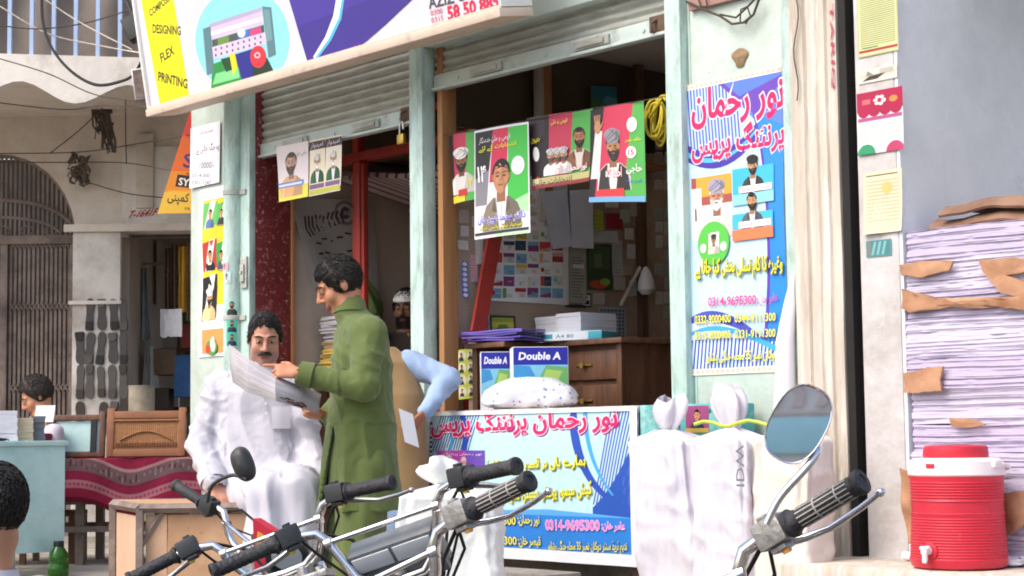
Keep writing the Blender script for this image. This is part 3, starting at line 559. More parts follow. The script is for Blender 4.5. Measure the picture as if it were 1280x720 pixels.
for (ya, yb), bg, tp in (((258, 204), '#3fb0cf', '#3c4038'), ((302, 262), '#43b3d4', '#5a5f66')):
    a, b = f(917, ya), f(968, yb); p.rect(*a, *b, bg); p.man((a[0]+b[0])/2, a[1]+.05, .19, top=tp, coat=tp, shirt='#d8d8dc', beard='#1d1a19', hair='#1b1918', hat='#2a2826' if ya < 260 else None); p.rect(a[0], a[1], b[0], a[1]+.05, '#e37a50' if ya > 260 else '#8ccbdc'); p.rect(a[0]+.04, a[1]+.055, b[0]-.01, a[1]+.085, '#f2e9ee'); p.text('لسٹ ممبر', a[0]+.05, a[1]+.058, b[0]-.02, a[1]+.083, '#d32a55')
a = f(893, 304); p.ell(*a, .098, .103, '#57b947', n=28); p.rect(a[0]-.03, a[1]-.05, a[0]+.035, a[1]+.05, '#e8e6dc'); p.man(a[0]+.002, a[1]-.05, .1, top='#c9c2b4', hat='#3f3a36', skin='#9c7353'); p.ell(a[0]-.062, a[1]-.02, .02, .022, '#e4f0e0', n=12); p.ell(a[0]+.064, a[1]-.02, .02, .022, '#e4f0e0', 0, n=12)
ptext(p, f, 'وغیرہ کا کام تسلی بخش کیا جاتا ہے', (872, 352), (981, 347), 26, '#3d3a1a', bold=.03); ptext(p, f, 'وغیرہ کا کام تسلی بخش کیا جاتا ہے', (871, 351), (980, 346), 26, YEL, bold=.03)
ptext(p, f, '0314-9695300', (888, 383), (947, 380), 11, '#d8398c', bold=.02); ptext(p, f, 'عامر خان:', (950, 383), (974, 378), 13, '#d8398c', bold=.01)
for t, a, b, h in (('0332-9000400', (871, 405), (916, 403), 10), ('0344-9111300', (921, 403), (971, 401), 10), ('0315-9000400', (871, 425), (916, 423), 10), ('0331-9111300', (921, 423), (971, 421), 10), ('دوکان نمبر 35 محلہ جنگی پشاور', (884, 456), (973, 452), 17)):
    ptext(p, f, t, a, b, h, '#f2ec3a', halo='#3c4a7a', bold=.012, hb=.03)
p.build('wall_poster', PRINT, pmap(pw, ph, lambda u, v: -.004*math.sin(u*5)*math.sin(v*9)), None, fr=PF, nu=16, nv=24, label='tall blue and pink Urdu printing press poster pasted on the teal wall', cat='poster')
# peeled white roll at its right edge
b = MB(FR); a, c = fo(981, 505, -.06), fo(985, 345, -.05)
b.tube([(c.x+.02, -.03, c.z+.02), (c.x+.01, -.05, c.z-.12), ((a.x+c.x)/2, -.06, (a.z+c.z)/2), (a.x+.01, -.07, a.z), (a.x, -.07, a.z-.10)], [.008, .028, .042, .050, .048], 14)
b.build('paper_roll', pm('white_paper', '#e6e4ea', .6, .03), None, smooth=60, label='rolled white sheet leaning at the right edge of the tall poster', cat='paper roll')
# ---- banner on the counter
BF = FR @ M.Translation((1.045, -.262, .14)); bw, bh = 1.535, .74
p = Print(bw, bh, '#b9dde2'); f = px2(BF)
p.stripes(0, bh*.72, bw*.22, bh, 16, .45, .1, '#44509c'); p.stripes(bw*.80, bh*.38, bw, bh, 16, .5, .14, '#5560b4')
p.cpoly(bez((bw*.80, bh*.36), (bw*.93, bh*.55), (bw, bh*.86))+[(bw, bh*.3), (bw*.8, bh*.3)], '#2a55b0')
p.rect(0, 0, bw, bh*.30, '#2d7fd2'); p.cpoly([(0, bh*.30), (bw*.6, bh*.34), (bw, bh*.30)], '#5aa6e0'); p.rect(0, 0, bw, bh*.09, '#3f8fdc')
swoosh(p, bez((bw*.70, bh*.98), (bw*.70, bh*.6), (bw*.85, bh*.42)), bez((bw*.735, bh*1.0), (bw*.74, bh*.6), (bw*.87, bh*.44)), '#2c4fb2'); swoosh(p, bez((bw*.765, bh*.99), (bw*.76, bh*.66), (bw*.885, bh*.44)), bez((bw*.785, bh*.99), (bw*.78, bh*.66), (bw*.895, bh*.44)), '#47a4e0')
swoosh(p, bez((bw*.16, bh*1.0), (bw*.20, bh*.85), (bw*.17, bh*.7)), bez((bw*.19, bh*1.0), (bw*.23, bh*.85), (bw*.20, bh*.7)), '#2c4fb2'); swoosh(p, bez((bw*.10, bh*1.0), (bw*.13, bh*.85), (bw*.10, bh*.7)), bez((bw*.115, bh*1.0), (bw*.145, bh*.85), (bw*.115, bh*.7)), '#47a4e0')
p.rect(.0, bh*.38, .02, bh*.93, '#23305f')
for i in range(16): p.rect(.004, bh*(.40+.033*i), .018, bh*(.415+.033*i), '#e8eef4', 1 if i == 0 else 0)
ptext(p, f, 'نور رحمان پرنٹنگ پریس', (541, 551), (774, 544), 33, '#8a2a78', bold=.05); ptext(p, f, 'نور رحمان پرنٹنگ پریس', (540, 549), (772, 542), 33, MAG, halo='#f4dfe8', bold=.035, hb=.03)
a, b = f(547, 600), f(609, 563); p.rect(*a, *b, '#b13fa8'); p.rect(a[0], a[1], a[0]+.12, b[1], '#c455b4'); p.rect(a[0]+.25, a[1], b[0], b[1], '#6a4aae')
p.man(a[0]+.1, a[1], .14, top='#cfa9c9', hat='#e6d8e2', beard='#8a7480', skin='#d09a8a'); p.man(a[0]+.23, a[1], .14, top='#d9c3d4', hair='#d9cbd2', beard='#b9a9b2', skin='#cf9d90'); p.text('نور رحمان پرنٹنگ', a[0]+.06, b[1]-.028, b[0]-.02, b[1]-.01, '#f4e8f2')
for t, A_, B2, h in (('ہمارے ہاں ہر قسم پوسٹر، کارڈ', (612, 594), (733, 588), 21), ('کیش میمو، پوسٹر، سٹیکر، سٹیمپ', (628, 632), (741, 624), 22)):
    ptext(p, f, t, (A_[0]+1, A_[1]+1.5), (B2[0]+1, B2[1]+1.5), h, '#77743a', bold=.025); ptext(p, f, t, A_, B2, h, '#e9e22e', bold=.025)
for t, A_, B2, h, c in (('0314-9695300', (684, 662), (750, 663), 12, '#f07ac8'), ('عامر خان:', (753, 664), (782, 665), 12, '#f07ac8'), ('نور رحمان:', (650, 657), (676, 658), 14, YEL), ('9111300', (612, 655), (647, 656), 10, YEL), ('قیصر خان:', (650, 684), (677, 685), 14, YEL), ('9111300', (612, 680), (648, 681), 10, YEL), ('ندیم ٹریڈ سنٹر دوکان نمبر 35 محلہ جنگی پشاور', (686, 692), (785, 693), 17, YEL)):
    ptext(p, f, t, A_, B2, h, c, halo='#1f4f9a' if c == YEL else '#f3dcee', bold=.022, hb=.03)
p.rect(bw-.045, 0, bw, bh, '#e6e8ec'); p.rect(0, 0, bw, .055, '#e6e8ec'); p.rect(0, bh-.02, bw, bh, '#e2e8ec')
bn = p.build('counter_banner', PRINT, pmap(bw, bh, lambda u, v: -.012*math.sin(u*3.1+.4)*math.sin(v*2.5)-.004*math.sin(u*19+v*4)), None, fr=BF, th=.004, nu=40, nv=16, label='light blue Urdu printing press banner hung on the shop counter', cat='banner')
# white hem of the banner
# ---- left column: notice and strip of party stickers
def sheet(name, fr, w, h, bg, draw, label, cat='poster', group=None, mat=PAPER, wave=None, nu=8, nv=10, th=.0006):
    p = Print(w, h, bg); draw(p, px2(fr)); return p.build(name, mat, pmap(w, h, wave), None, fr=fr, nu=nu, nv=nv, th=th, label=label, cat=cat, group=group)
a, b = fo(248, 447, -.008), fo(284, 447, -.008); tl = fo(246, 238, -.008); NF = FR @ M.Translation((a.x, -.008, a.z)); w, h = b.x-a.x, tl.z-a.z
def strip(p, f):
    p.rect(.01, 0, w, h*.98, '#efe9ea'); p.rect(.05, h*.30, w, h*.98, '#e9c93a'); p.rect(.05, .02, w, h*.16, '#dd9a5a')
    for (x, y, hh), tp, bg in (((263, 287, 40), '#5d78a8', '#6db56a'), ((263, 340, 42), '#2f3238', '#b7413f'), ((262, 402, 60), '#dfc892', '#2c2a30'), ((281, 282, 34), '#444', '#5fae58'), ((281, 338, 40), '#556', '#3f9c4c')):
        q = f(x-9, y), f(x+9, y-hh); X0, X1 = sorted((q[0][0], q[1][0])); p.cpoly([(X0, q[0][1]), (X1, q[0][1]+.02), (X1, q[1][1]), (X0, q[1][1]-.02)], bg); p.cpoly([(X0+.02, q[0][1]), ((X0+X1)/2, q[0][1]), (X1-.02, q[1][1]), ((X0+X1)/2, q[1][1])], '#d8e2d2'); c = f(x, y); p.man(min(c[0], w-.06), c[1]+.01, .75*(q[1][1]-q[0][1]), top=tp, hat='#ecebe6' if hh == 60 else None, beard='#26221f' if hh == 60 else None)
    c = f(266, 440); p.ell(c[0], c[1]+.03, .07, .05, '#4ea24c'); p.ell(c[0]+.02, c[1]+.05, .03, .05, '#e8e0d8'); p.ell(c[0]-.04, c[1]+.02, .03, .03, '#d04a40')
sheet('sticker_strip', NF, w, h, '#ece6ee', strip, 'long yellow strip of party stickers pasted down the corner column', wave=lambda u, v: -.006*math.sin(v*11))
a, b = fo(238, 236, -.012), fo(275, 238, -.012); tl = fo(241, 160, -.012); NF = FR @ M.Translation((a.x, -.012, a.z)); w, h = b.x-a.x, tl.z-a.z
def notice(p, f):
    for t, A_, B2, hh, c in (('ضروری', (250, 168), (266, 166), 5, '#c8403f'), ('یہ جگہ خالی ہے', (245, 194), (274, 190), 13, '#3a3a40'), ('10000/-', (250, 211), (268, 210), 8, '#55555c'), ('0314-000', (241, 222), (263, 222), 5, '#6a6a70'), ('0301-1247', (241, 231), (265, 231), 5, '#6a6a70')): ptext(p, f, t, A_, B2, hh, c, bold=.01)
sheet('paper_notice', NF, w, h, '#e9e6f0', notice, 'white paper notice with handwriting pasted above the yellow sticker strip', 'notice', wave=lambda u, v: -.008*(1-v)**2)
# small round-the-pipe stickers
def pipe_sticker(px, py, wpx, hpx, bg, top, cap, lab):
    q = hit(px, py, FR, 1, -.128); w, h = wpx/190, hpx/190; sc_ = (q.x+1.19)
    ang0 = max(-.9, min(.9, math.asin(max(-.95, min(.95, sc_/.063)))))
    p = Print(w, h, bg); p.man(w/2, 0, h*.95, top=top, hair='#22201f', beard='#2a2624' if cap else None)
    def mp(u, v, k): t = ang0+(u-.5)*w/.063; return V((-1.19+math.sin(t)*(.0625+k), -.068-math.cos(t)*(.0625+k), q.z-h/2+v*h))
    p.build('pipe_sticker', PAPER, mp, None, fr=FR, nu=6, nv=2, th=.0004, label=lab, cat='sticker', group='small stickers on the green drain pipe')
for px_, py_, w_, h_, bg, tp, cap, lab in ((281, 335, 12, 14, '#d9a9c0', '#d8d8e0', 0, 'pink sticker with a small head on the drain pipe'), (283, 347, 12, 14, '#b9dde0', '#cdd', 0, 'pale blue sticker just under the pink one on the drain pipe'), (289, 383, 13, 20, '#a8d4cc', '#444', 1, 'sticker of a dark bearded head in the middle of the drain pipe'), (288, 406, 14, 17, '#5fc0a8', '#345', 1, 'teal round sticker lower on the drain pipe'), (289, 423, 14, 17, '#58bba6', '#345', 1, 'lowest teal sticker on the drain pipe')):
    pipe_sticker(px_, py_, w_, h_, bg, tp, cap, lab)
# ---- posters hung from the left shutter
def hang(name, c, bg, draw, label, group, mat=PRINT, o=.0, wave=None, nu=10, nv=8, W_=None, th=.0006):  # c = four screen corners bl, br, tr, tl read off at depth o
    q = [fo(x, y, o) for x, y in c]; w = (q[1]-q[0]).length; h = (q[3]-q[0]).length; p = Print(w, h, bg); draw(p, w, h)
    return p.build(name, mat, quadmap(*q, wave), None, fr=FR, nu=nu, nv=nv, th=th, label=label, cat='poster', group=group)
GS = 'small portrait posters taped under the left shutter'
def d1(p, w, h):
    p.rect(0, 0, w, h*.24, '#d9d44e'); p.man(w*.44, h*.06, h*.92, skin='#c69a86', top='#d8a878', beard='#4a4038', hair='#4a4038'); p.rect(0, h*.24, w*.85, h*.33, '#6a86c0'); p.rect(w*.02, h*.26, w*.8, h*.30, '#d5dcee'); p.text('حاجی خان', w*.62, h*.75, w*.95, h*.85, '#8a8080')
hang('portrait_poster', [(352, 253), (388, 246), (385, 176), (345, 184)], '#e5d9d9', d1, 'largest pale portrait poster with an orange shawl under the left shutter', GS, o=-.01, wave=lambda u, v: .02*(1-v)**2)
def d2(p, w, h): p.rect(0, h*.82, w, h*.97, '#4a3a42'); p.man(w*.5, h*.22, h*.58, skin='#c69a76', top='#2f5a38', beard='#e8e2dc', hat='#e9e3dc', shirt='#eee'); p.rect(0, h*.02, w, h*.1, '#b6b64a'); p.rect(w*.05, h*.12, w*.95, h*.2, '#7d5a82'); p.text('امیدوار', w*.1, h*.84, w*.9, h*.95, '#e8dfe2')
hang('portrait_poster', [(388, 246), (408, 242), (406, 172), (387, 176)], '#eadfc2', d2, 'narrow portrait poster in the middle of the three under the left shutter', GS, o=-.012, wave=lambda u, v: .012*(1-v)**2)
hang('portrait_poster', [(408, 242), (428, 238), (427, 168), (407, 172)], '#e6dcc8', d2, 'narrow portrait poster on the right of the three under the left shutter', GS, o=-.014, wave=lambda u, v: .016*(1-v)**2)
# ---- four party posters on a string across the right opening
GP = 'red black and green party posters on a string'
def flagbg(p, w, h, a=.33, b=.66, s=.0):
    p.cpoly([(0, 0), (w*a, 0), (w*(a+s), h), (0, h)], '#2b2426'); p.cpoly([(w*a, 0), (w*b, 0), (w*(b+s), h), (w*(a+s), h)], '#c23a55'); p.cpoly([(w*b, 0), (w, 0), (w, h), (w*(b+s), h)], '#52a74e')
def e1(p, w, h):
    flagbg(p, w, h, .1, .62, .1); p.man(w*.48, h*.12, h*.72, skin='#8d5f42', top='#d9d5cf', beard='#1c1918', hat='#e9e6e0'); p.rect(0, 0, w*.6, h*.1, '#d9cf3a'); p.rect(w*.3, h*.08, w*.7, h*.18, '#c0392b'); p.text('۱۴', w*.7, h*.2, w*.95, h*.32, YEL)
hang('party_poster', [(568, 255), (594, 249), (593, 162), (561, 170)], '#e4dfd6', e1, 'narrow party poster of a white turbaned man at the left end of the string', GP, o=.06, wave=lambda u, v: .01*math.sin(u*3))
def e2(p, w, h):
    p.rect(0, 0, w, h, '#e6e2e8'); p.cpoly([(w*.02, h*.55), (w*.3, h*.62), (w*.38, h*.98), (w*.02, h*.98)], '#2c2828'); p.cpoly([(w*.02, h*.3), (w*.25, h*.3), (w*.3, h*.62), (w*.02, h*.55)], '#85828a'); p.cpoly([(w*.3, h*.5), (w*.62, h*.5), (w*.66, h*.98), (w*.38, h*.98)], '#c53350'); p.cpoly([(w*.62, h*.05), (w*.98, h*.05), (w*.98, h*.98), (w*.66, h*.98)], '#43b548'); p.cpoly([(w*.4, h*.0), (w*.98, h*.0), (w*.98, h*.1), (w*.4, h*.2)], '#b9dcb4')
    p.cpoly([(w*.62, h*.02), (w*.98, h*.02), (w*.98, h*.36), (w*.62, h*.28)], '#a9d8a6'); p.cpoly([(w*.55, h*.02), (w*.98, h*.02), (w*.98, h*.2), (w*.55, h*.15)], '#d6ead6')
    p.man(w*.52, h*.06, h*.74, skin='#b9835c', top='#857868', coat='#857868', shirt='#e6e8ee'); p.ell(w*.82, h*.62, w*.11, h*.085, '#e8ece6'); p.text('۱۴', w*.07, h*.52, w*.24, h*.66, '#f2f0f0', bold=.02); p.text('قومی و ملی خدمتگار', w*.1, h*.86, w*.7, h*.93, '#e8e4e6'); p.text('انتخابات کے لئے', w*.1, h*.79, w*.8, h*.845, YEL, bold=.01)
    p.text('ڈاکٹر محمد امین خان', w*.08, h*.125, w*.93, h*.22, '#3a30b8', halo='#e8e6f4', bold=.02); p.text('امیدوار برائے ولسی جرگہ', w*.12, h*.065, w*.88, h*.115, YEL, halo='#3a3a2a', bold=.01, hb=.03); p.rect(w*.02, h*.03, w*.98, h*.055, '#3a3538')
hang('party_poster', [(595, 300), (665, 291), (661, 152), (593, 164)], '#f0eef2', e2, 'tallest party poster of a bareheaded man in a brown jacket', GP, o=.03, wave=lambda u, v: .012*math.sin(u*3)+.01*(1-v))
def e3(p, w, h):
    flagbg(p, w, h, .3, .64, .06); p.ell(w*.16, h*.86, w*.13, h*.2, '#3a3032'); p.man(w*.80, h*.2, h*.66, skin='#a9744f', top='#d6ccc0', beard='#191614', hair='#1c1816', coat='#8a5a3c'); p.ell(w*.12, h*.48, w*.055, h*.1, '#dfe0dc'); p.ell(w*.12, h*.1, w*.045, h*.07, '#d23a3a')
    for x in (.36, .47, .57): p.man(w*x, h*.16, h*.4, top='#e2e4e0', hat='#c9c6c6', beard='#4a4444')
    p.rect(w*.02, 0, w, h*.14, '#b9b27a'); p.rect(w*.02, 0, w, h*.05, '#8d3a3a'); p.text('انتخابات حلقہ', w*.06, h*.03, w*.7, h*.12, '#3a2e2a', bold=.01); p.text('نور محمد خان', w*.45, h*.16, w*.95, h*.27, '#f0ecec', halo='#a82a4a', bold=.02); p.text('جمہوری', w*.06, h*.62, w*.22, h*.7, YEL); p.text('قومی و ملی', w*.4, h*.84, w*.64, h*.92, YEL); p.text('15', w*.09, h*.07, w*.15, h*.13, '#fff')
hang('party_poster', [(668, 238), (736, 226), (739, 135), (660, 148)], '#e4dfd6', e3, 'wide party poster with a row of small heads beside a bearded man', GP, o=.07, wave=lambda u, v: .012*math.sin(u*4+1))
def e4(p, w, h):
    flagbg(p, w, h, .1, .62, .2); p.cpoly([(w*.02, h*.25), (w*.2, h*.25), (w*.26, h*.75), (w*.12, h*.8)], '#dcd8d4'); p.man(w*.47, h*.12, h*.70, skin='#b17f58', top='#e0dcd8', beard='#2c2624', hat='#8f8a92', shirt='#efeeec', coat='#3a3634')
    p.ell(w*.17, h*.80, w*.07, h*.07, '#b98763'); [p.line([(w*(.125+.028*i), h*.83), (w*(.10+.04*i), h*.93)], w*.022, '#b98763', 0 if i else 1) for i in range(4)]; p.line([(w*.23, h*.78), (w*.29, h*.85)], w*.022, '#b98763')
    p.ell(w*.80, h*.78, w*.085, h*.075, '#e2e8e0'); p.ell(w*.78, h*.50, w*.085, h*.06, '#efe9e9'); p.text('15', w*.735, h*.475, w*.825, h*.525, '#c02a3a', bold=.03); p.text('حلقہ نمبر', w*.68, h*.6, w*.95, h*.65, YEL); p.text('حاجی', w*.7, h*.28, w*.95, h*.38, '#e6f0e0', bold=.02); p.text('احمد شاہ', w*.34, h*.26, w*.62, h*.36, '#f2ecec', halo='#c02030', bold=.02)
    p.cpoly([(w*.18, h*.04), (w*.66, h*.05), (w*.66, h*.14), (w*.2, h*.13)], '#c83a3a'); p.rect(w*.0, 0, w, h*.055, '#6fa3cf'); p.text('ولسی جرگہ', w*.7, h*.19, w*.95, h*.24, '#3a5ac8')
hang('party_poster', [(737, 253), (806, 252), (803, 126), (738, 138)], '#e6e2dc', e4, 'party poster of a man in a grey turban raising his hand', GP, o=.05, wave=lambda u, v: .012*math.sin(u*4))
b = MB(FR); pts = [fo(x, y, .048) for x, y in ((537, 171), (594, 163), (661, 150), (738, 136), (803, 126), (838, 119))]; b.tube(pts, .0025, 5); b.build('poster_string', m_wire, None, label='thin string holding the party posters across the right opening', cat='string')
# ---- old calendars on the white pillar
CF = FR @ M.Translation((3.715, -.024, .9))
def cal(name, y0, y1, x0, x1, bg, draw, label, wv=.0):
    a, b = hit(x0, y1, FR, 1, -.084), hit(x1, y0, FR, 1, -.084); w, h = max(.05, b.x-a.x), b.z-a.z; fr = FR @ M.Translation((a.x, -.0845, a.z)); sheet(name, fr, w, h, bg, lambda p, f: draw(p, w, h), label, 'calendar', 'old calendars pasted on the white pillar', wave=lambda u, v: -wv*(1-v)**3*(1+.5*math.sin(u*7)))
def c1(p, w, h):
    p.rect(.006, .006, w-.006, h-.006, '#cfcf9a')
    for i in range(26): p.rect(.015, h*.16+i*h*.032, w-.015, h*.16+i*h*.032+.004, '#8d946a', 1 if i == 0 else 0)
    p.rect(.006, h*.06, w-.006, h*.10, '#a8434a'); p.rect(.02, h*.12, w*.5, h*.14, '#4f8a5a')
cal('old_calendar', -20, 73, 1073, 1121, '#b8b48c', c1, 'yellow lined calendar sheet at the top of the white pillar')
def c2(p, w, h): p.rect(.01, .02, w-.01, h-.02, '#c9c3b4'); p.cpoly([(w*.1, h*.15), (w*.5, h*.2), (w*.7, h*.55), (w*.3, h*.5)], '#4d463e'); p.cpoly([(w*.2, h*.5), (w*.4, h*.55), (w*.25, h*.9)], '#8a857a'); [p.rect(w*.55, h*(.55+.1*i), w*.92, h*(.58+.1*i), '#8a8478') for i in range(4)]
cal('old_calendar', 80, 106, 1073, 1121, '#d4cec4', c2, 'small faded picture sheet under the yellow calendar')
def c3(p, w, h):
    p.rect(0, h*.68, w, h, '#a8304f'); [p.ell(w*x, h*.68, w*.13, h*.09, '#a8304f', 0 if x > .2 else 1) for x in (.15, .38, .62, .85)]; [p.ell(w*(.5+.09*math.cos(i)), h*(.84+.06*math.sin(i)), w*.05, h*.025, '#ead9d4', 0 if i else 1) for i in range(7)]; p.ell(w*.8, h*.83, w*.09, h*.05, '#d88a4a'); p.rect(w*.12, h*.8, w*.3, h*.88, '#c46a70')
    p.rect(.005, h*.53, w-.005, h*.59, '#b25a86'); [p.rect(w*(.05+.09*i), h*.2, w*(.11+.09*i), h*.5, '#c3c6c4', 1 if i == 0 else 0) for i in range(10)]; p.ell(w*.2, 0, w*.2, h*.16, '#3a9468'); p.ell(w*.82, 0, w*.2, h*.16, '#b8456a')
cal('old_calendar', 107, 195, 1073, 1128, '#d9d9d8', c3, 'calendar with a maroon flowered head on the white pillar', .004)
def c4(p, w, h):
    for i in range(12): p.rect(w*.08, h*.2+i*h*.058, w*.92, h*.2+i*h*.058+.003, '#a89a78', 1 if i == 0 else 0)
    p.rect(w*.08, h*.93, w*.9, h*.95, '#6a604a'); p.ell(w*.62, h*.72, w*.14, h*.1, '#d6b878')
cal('old_calendar', 210, 294, 1081, 1127, '#d8ccae', c4, 'yellowed torn page hanging lowest on the white pillar', .012)
def c5(p, w, h): p.rect(w*.04, h*.05, w*.96, h*.95, '#4d8488'); [p.cpoly([(w*(.2+.2*i), h*.1), (w*(.3+.2*i), h*.1), (w*(.42+.2*i), h*.9), (w*(.32+.2*i), h*.9)], '#7fb0b0', 1 if i == 0 else 0) for i in range(3)]; p.rect(w*.06, h*.1, w*.2, h*.9, '#7a8078')
cal('pillar_sticker', 298, 322, 1083, 1114, '#6a9094', c5, 'small teal sticker under the torn page on the white pillar')
q = fo(1055, 100, -.075)
bsv, bff = glyphs('TARIQ', .02); lo, hi = bsv.min(0), bsv.max(0); qb = MB(FR)
qb.add([(3.614+.02*(y-lo[1])/(hi[1]-lo[1])*1.0, -.0785, 2.23+.38*(1-(x-lo[0])/(hi[0]-lo[0]))) for x, y in bsv], bff); qb.build('red_lettering', pm('red_marker', '#b5405a', .7), shop, smooth=0, fix=False)
# ================================================================ INSIDE THE SHOP
PS = .757
def pin(name, px, bg, draw, label, cat, group=None, s=PS, mat=PAPER, wave=None, nu=6, nv=6, th=.0006):   # a sheet on the partition; px = bl, br, tr, tl
    q = [fs(x, y, s) for x, y in px]; w = (q[1]-q[0]).length; h = (q[3]-q[0]).length; p = Print(w, h, bg)
    if draw: draw(p, w, h)
    return p.build(name, mat, quadmap(*q, wave), None, fr=FR, nu=nu, nv=nv, th=th, label=label, cat=cat, group=group)
def rc(x0, y0, x1, y1, sk=0): return [(x0, y1), (x1, y1+sk), (x1, y0+sk), (x0, y0)]
m_peg = pattern(pm('tan_pegboard', '#b5a28e', .7, .08, 3), 'checker', '#6f5d4c', 90, .5, (1, 1, 1), .5)
b = MB(FR); b.box(PS-.001, PS+.012, .16, 1.30, 1.30, 2.44); b.build('pegboard', m_peg, shop)
PS = .771
def wallpost(px0, px1, z0, z1, mat, s0=.757, s1=.80):
    a, c = fs(px0, 200, s1), fs(px1, 200, s1); b = MB(FR); b.box(s0, s1, a.y, c.y, z0, z1, bv=.004); return b.build('partition_post', mat, shop)
wallpost(553, 571, .12, 2.95, m_woodp); wallpost(674, 681, 2.0, 3.04, m_cream); wallpost(681, 691, 2.0, 3.04, m_woodp); wallpost(799, 807, 1.0, 3.04, m_wooddk)
b = MB(FR); b.box(.70, .712, .16, 2.2, 2.51, 3.04); b.build('partition_glass', pm('dark_smoky_glass', '#54483c', .08, .1, 3, spec=.6), shop)
b = MB(FR); b.box(.757, .92, .20, 1.75, 2.375, 2.40, bv=.004); b.build('partition_shelf', m_woodp, shop)
# display board with pinned cards
q0, q1 = fs(612, 376, PS), fs(708, 226, PS)
b = MB(FR); b.box(PS, PS+.008, q0.y, q1.y, q0.z, q1.z, bv=.002); b.build('card_board', m_white_pl, None, label='white display board covered in business cards on the brown partition', cat='display board')
cc = ['#d9d4cc', '#c94f4a', '#e6e2d8', '#7fb0c9', '#cfd8c2', '#e2b84a', '#8a4a7a', '#5a86b4', '#ece8e0', '#6e9a5a', '#3f4f5f', '#d9a88a', '#e4e4ea', '#b3343f']
random.seed(11); k = 0
for r in range(9):
    for c in range(6):
        x = 614+15.2*c+random.uniform(-1, 1); y = 243+14.6*r+random.uniform(-1, 1)
        def dc(p, w, h):
            a, b_ = random.choice(cc), random.choice(cc); t = random.random()
            if t < .35: p.rect(0, h*.6, w, h, a)
            elif t < .6: p.rect(0, 0, w*.35, h, a)
            elif t < .8: p.ell(w*.25, h*.55, w*.16, h*.25, a)
            else: p.cpoly([(0, 0), (w, 0), (w, h*.5), (0, h*.2)], a)
            for i in range(3): p.rect(w*.4, h*(.15+.16*i), w*random.uniform(.6, .93), h*(.2+.16*i), b_ if i == 2 else '#6a6a70')
        pin('business_card', rc(x, y, x+13.6, y+12.2, .4), random.choice(cc+['#e8e5de']*6), dc, 'one of the small printed business cards pinned in rows on the white display board', 'business card', 'business cards pinned on the display board', s=PS+.0095, nu=1, nv=1); k += 1
def lines(col='#8d8c92', n=9):
    def d(p, w, h):
        for i in range(n): p.rect(w*.1, h*(.1+.8*i/n), w*random.uniform(.6, .92), h*(.1+.8*i/n)+h*.02, col, 1 if i == 0 else 0)
    return d
GH = 'loose sheets pinned to the shop partition'
for px, bg, d, lab, s_ in (
 ([(690, 312), (714, 308), (709, 236), (676, 240)], '#d3d6e0', None, 'bluish grey sheet hanging tilted below the wide party poster', .80),
 ([(714, 310), (741, 311), (741, 236), (712, 238)], '#dcdee6', None, 'grey sheet with a folded corner hanging straight under the posters', .81),
 (rc(733, 305, 765, 362, 1), '#3f4f36', lambda p, w, h: (p.rect(w*.1, h*.45, w*.9, h*.95, '#4f6242'), p.ell(w*.45, h*.12, w*.35, h*.1, '#c4523a'), p.ell(w*.7, h*.18, w*.2, h*.08, '#8fae4a'), p.rect(w*.3, h*.5, w*.6, h*.8, '#6b7d52')), 'dark green poster with red fruit pinned to the partition', PS+.001),
 (rc(765, 300, 778, 345, 1), '#b9b6b0', lines(), 'narrow white list right of the dark green poster', PS+.001),
 (rc(712, 312, 732, 378, 1), '#a9a598', lines('#77736a', 14), 'tall yellowish list left of the dark green poster', PS+.001),
 (rc(738, 262, 754, 288, 1), '#b3b84a', lines('#5f6a2a', 4), 'small yellow green leaflet pinned above the dark green poster', PS+.001),
 (rc(757, 266, 778, 286, 1), '#9a2f3c', None, 'small red leaflet pinned beside the yellow green leaflet', PS+.001),
 (rc(740, 288, 772, 303, 1), '#c2c0bc', lines('#9a9a9a', 3), 'wide white slip pinned just above the dark green poster', PS+.001),
 (rc(774, 330, 790, 343, 1), '#b3a48f', None, 'small beige slip pinned left of the dark shop post', PS+.001),
 (rc(572, 300, 585, 312, 1), '#d6d2cc', lines(n=3), 'small white slip at the top of the pegboard', PS+.001),
 (rc(577, 326, 585, 372, 1), '#6f7cc4', lambda p, w, h: [p.ell(w*.5, h*(.08+.14*i), w*.35, h*.05, '#e2e4f2', 0 if i else 1) for i in range(7)], 'narrow purple strip of stickers on the pegboard', PS+.001),
 (rc(588, 318, 597, 352, 1), '#d2a9b4', lines('#b0707a', 8), 'narrow pink list beside the purple strip on the pegboard', PS+.001),
 (rc(594, 296, 604, 330, 1), '#d9d6d2', None, 'narrow white slip behind the red plank', PS+.001),
 (rc(706, 380, 732, 384, 1), '#3a3a3a', None, 'black strip pinned low on the partition', PS+.001)):
    pin('pinned_sheet', px, bg, d, lab, 'sheet', GH, s=s_, wave=lambda u, v: .008*(1-v)**2)
random.seed(41)
for i, (x, y, w_, h_) in enumerate(((741, 232, 14, 18), (757, 244, 16, 15), (775, 262, 12, 16), (781, 285, 11, 14), (784, 305, 10, 18), (767, 346, 15, 16), (786, 350, 10, 20), (716, 330, 14, 20), (742, 366, 14, 14), (574, 262, 12, 16), (590, 270, 11, 14), (576, 282, 10, 13), (772, 228, 14, 22), (788, 240, 9, 30))):
    pin('pinned_slip', rc(x, y, x+w_, y+h_, .6), random.choice(['#d9d6d0', '#cfd3da', '#e0d9c4', '#c9b8b0', '#dcdcdc', '#b9c4b0']), lines('#8a8a90', 5), 'one of the small pale slips pinned loosely about the brown partition', 'slip', 'small pale slips pinned on the partition', s=PS+.002, nu=1, nv=1)
def qr(p, w, h): p.rect(w*.1, h*.1, w*.9, h*.9, '#d9d9d9'); p.rect(w*.3, h*.2, w*.8, h*.5, '#2a2a2a'); p.rect(w*.2, h*.62, w*.6, h*.8, '#2a2a2a')
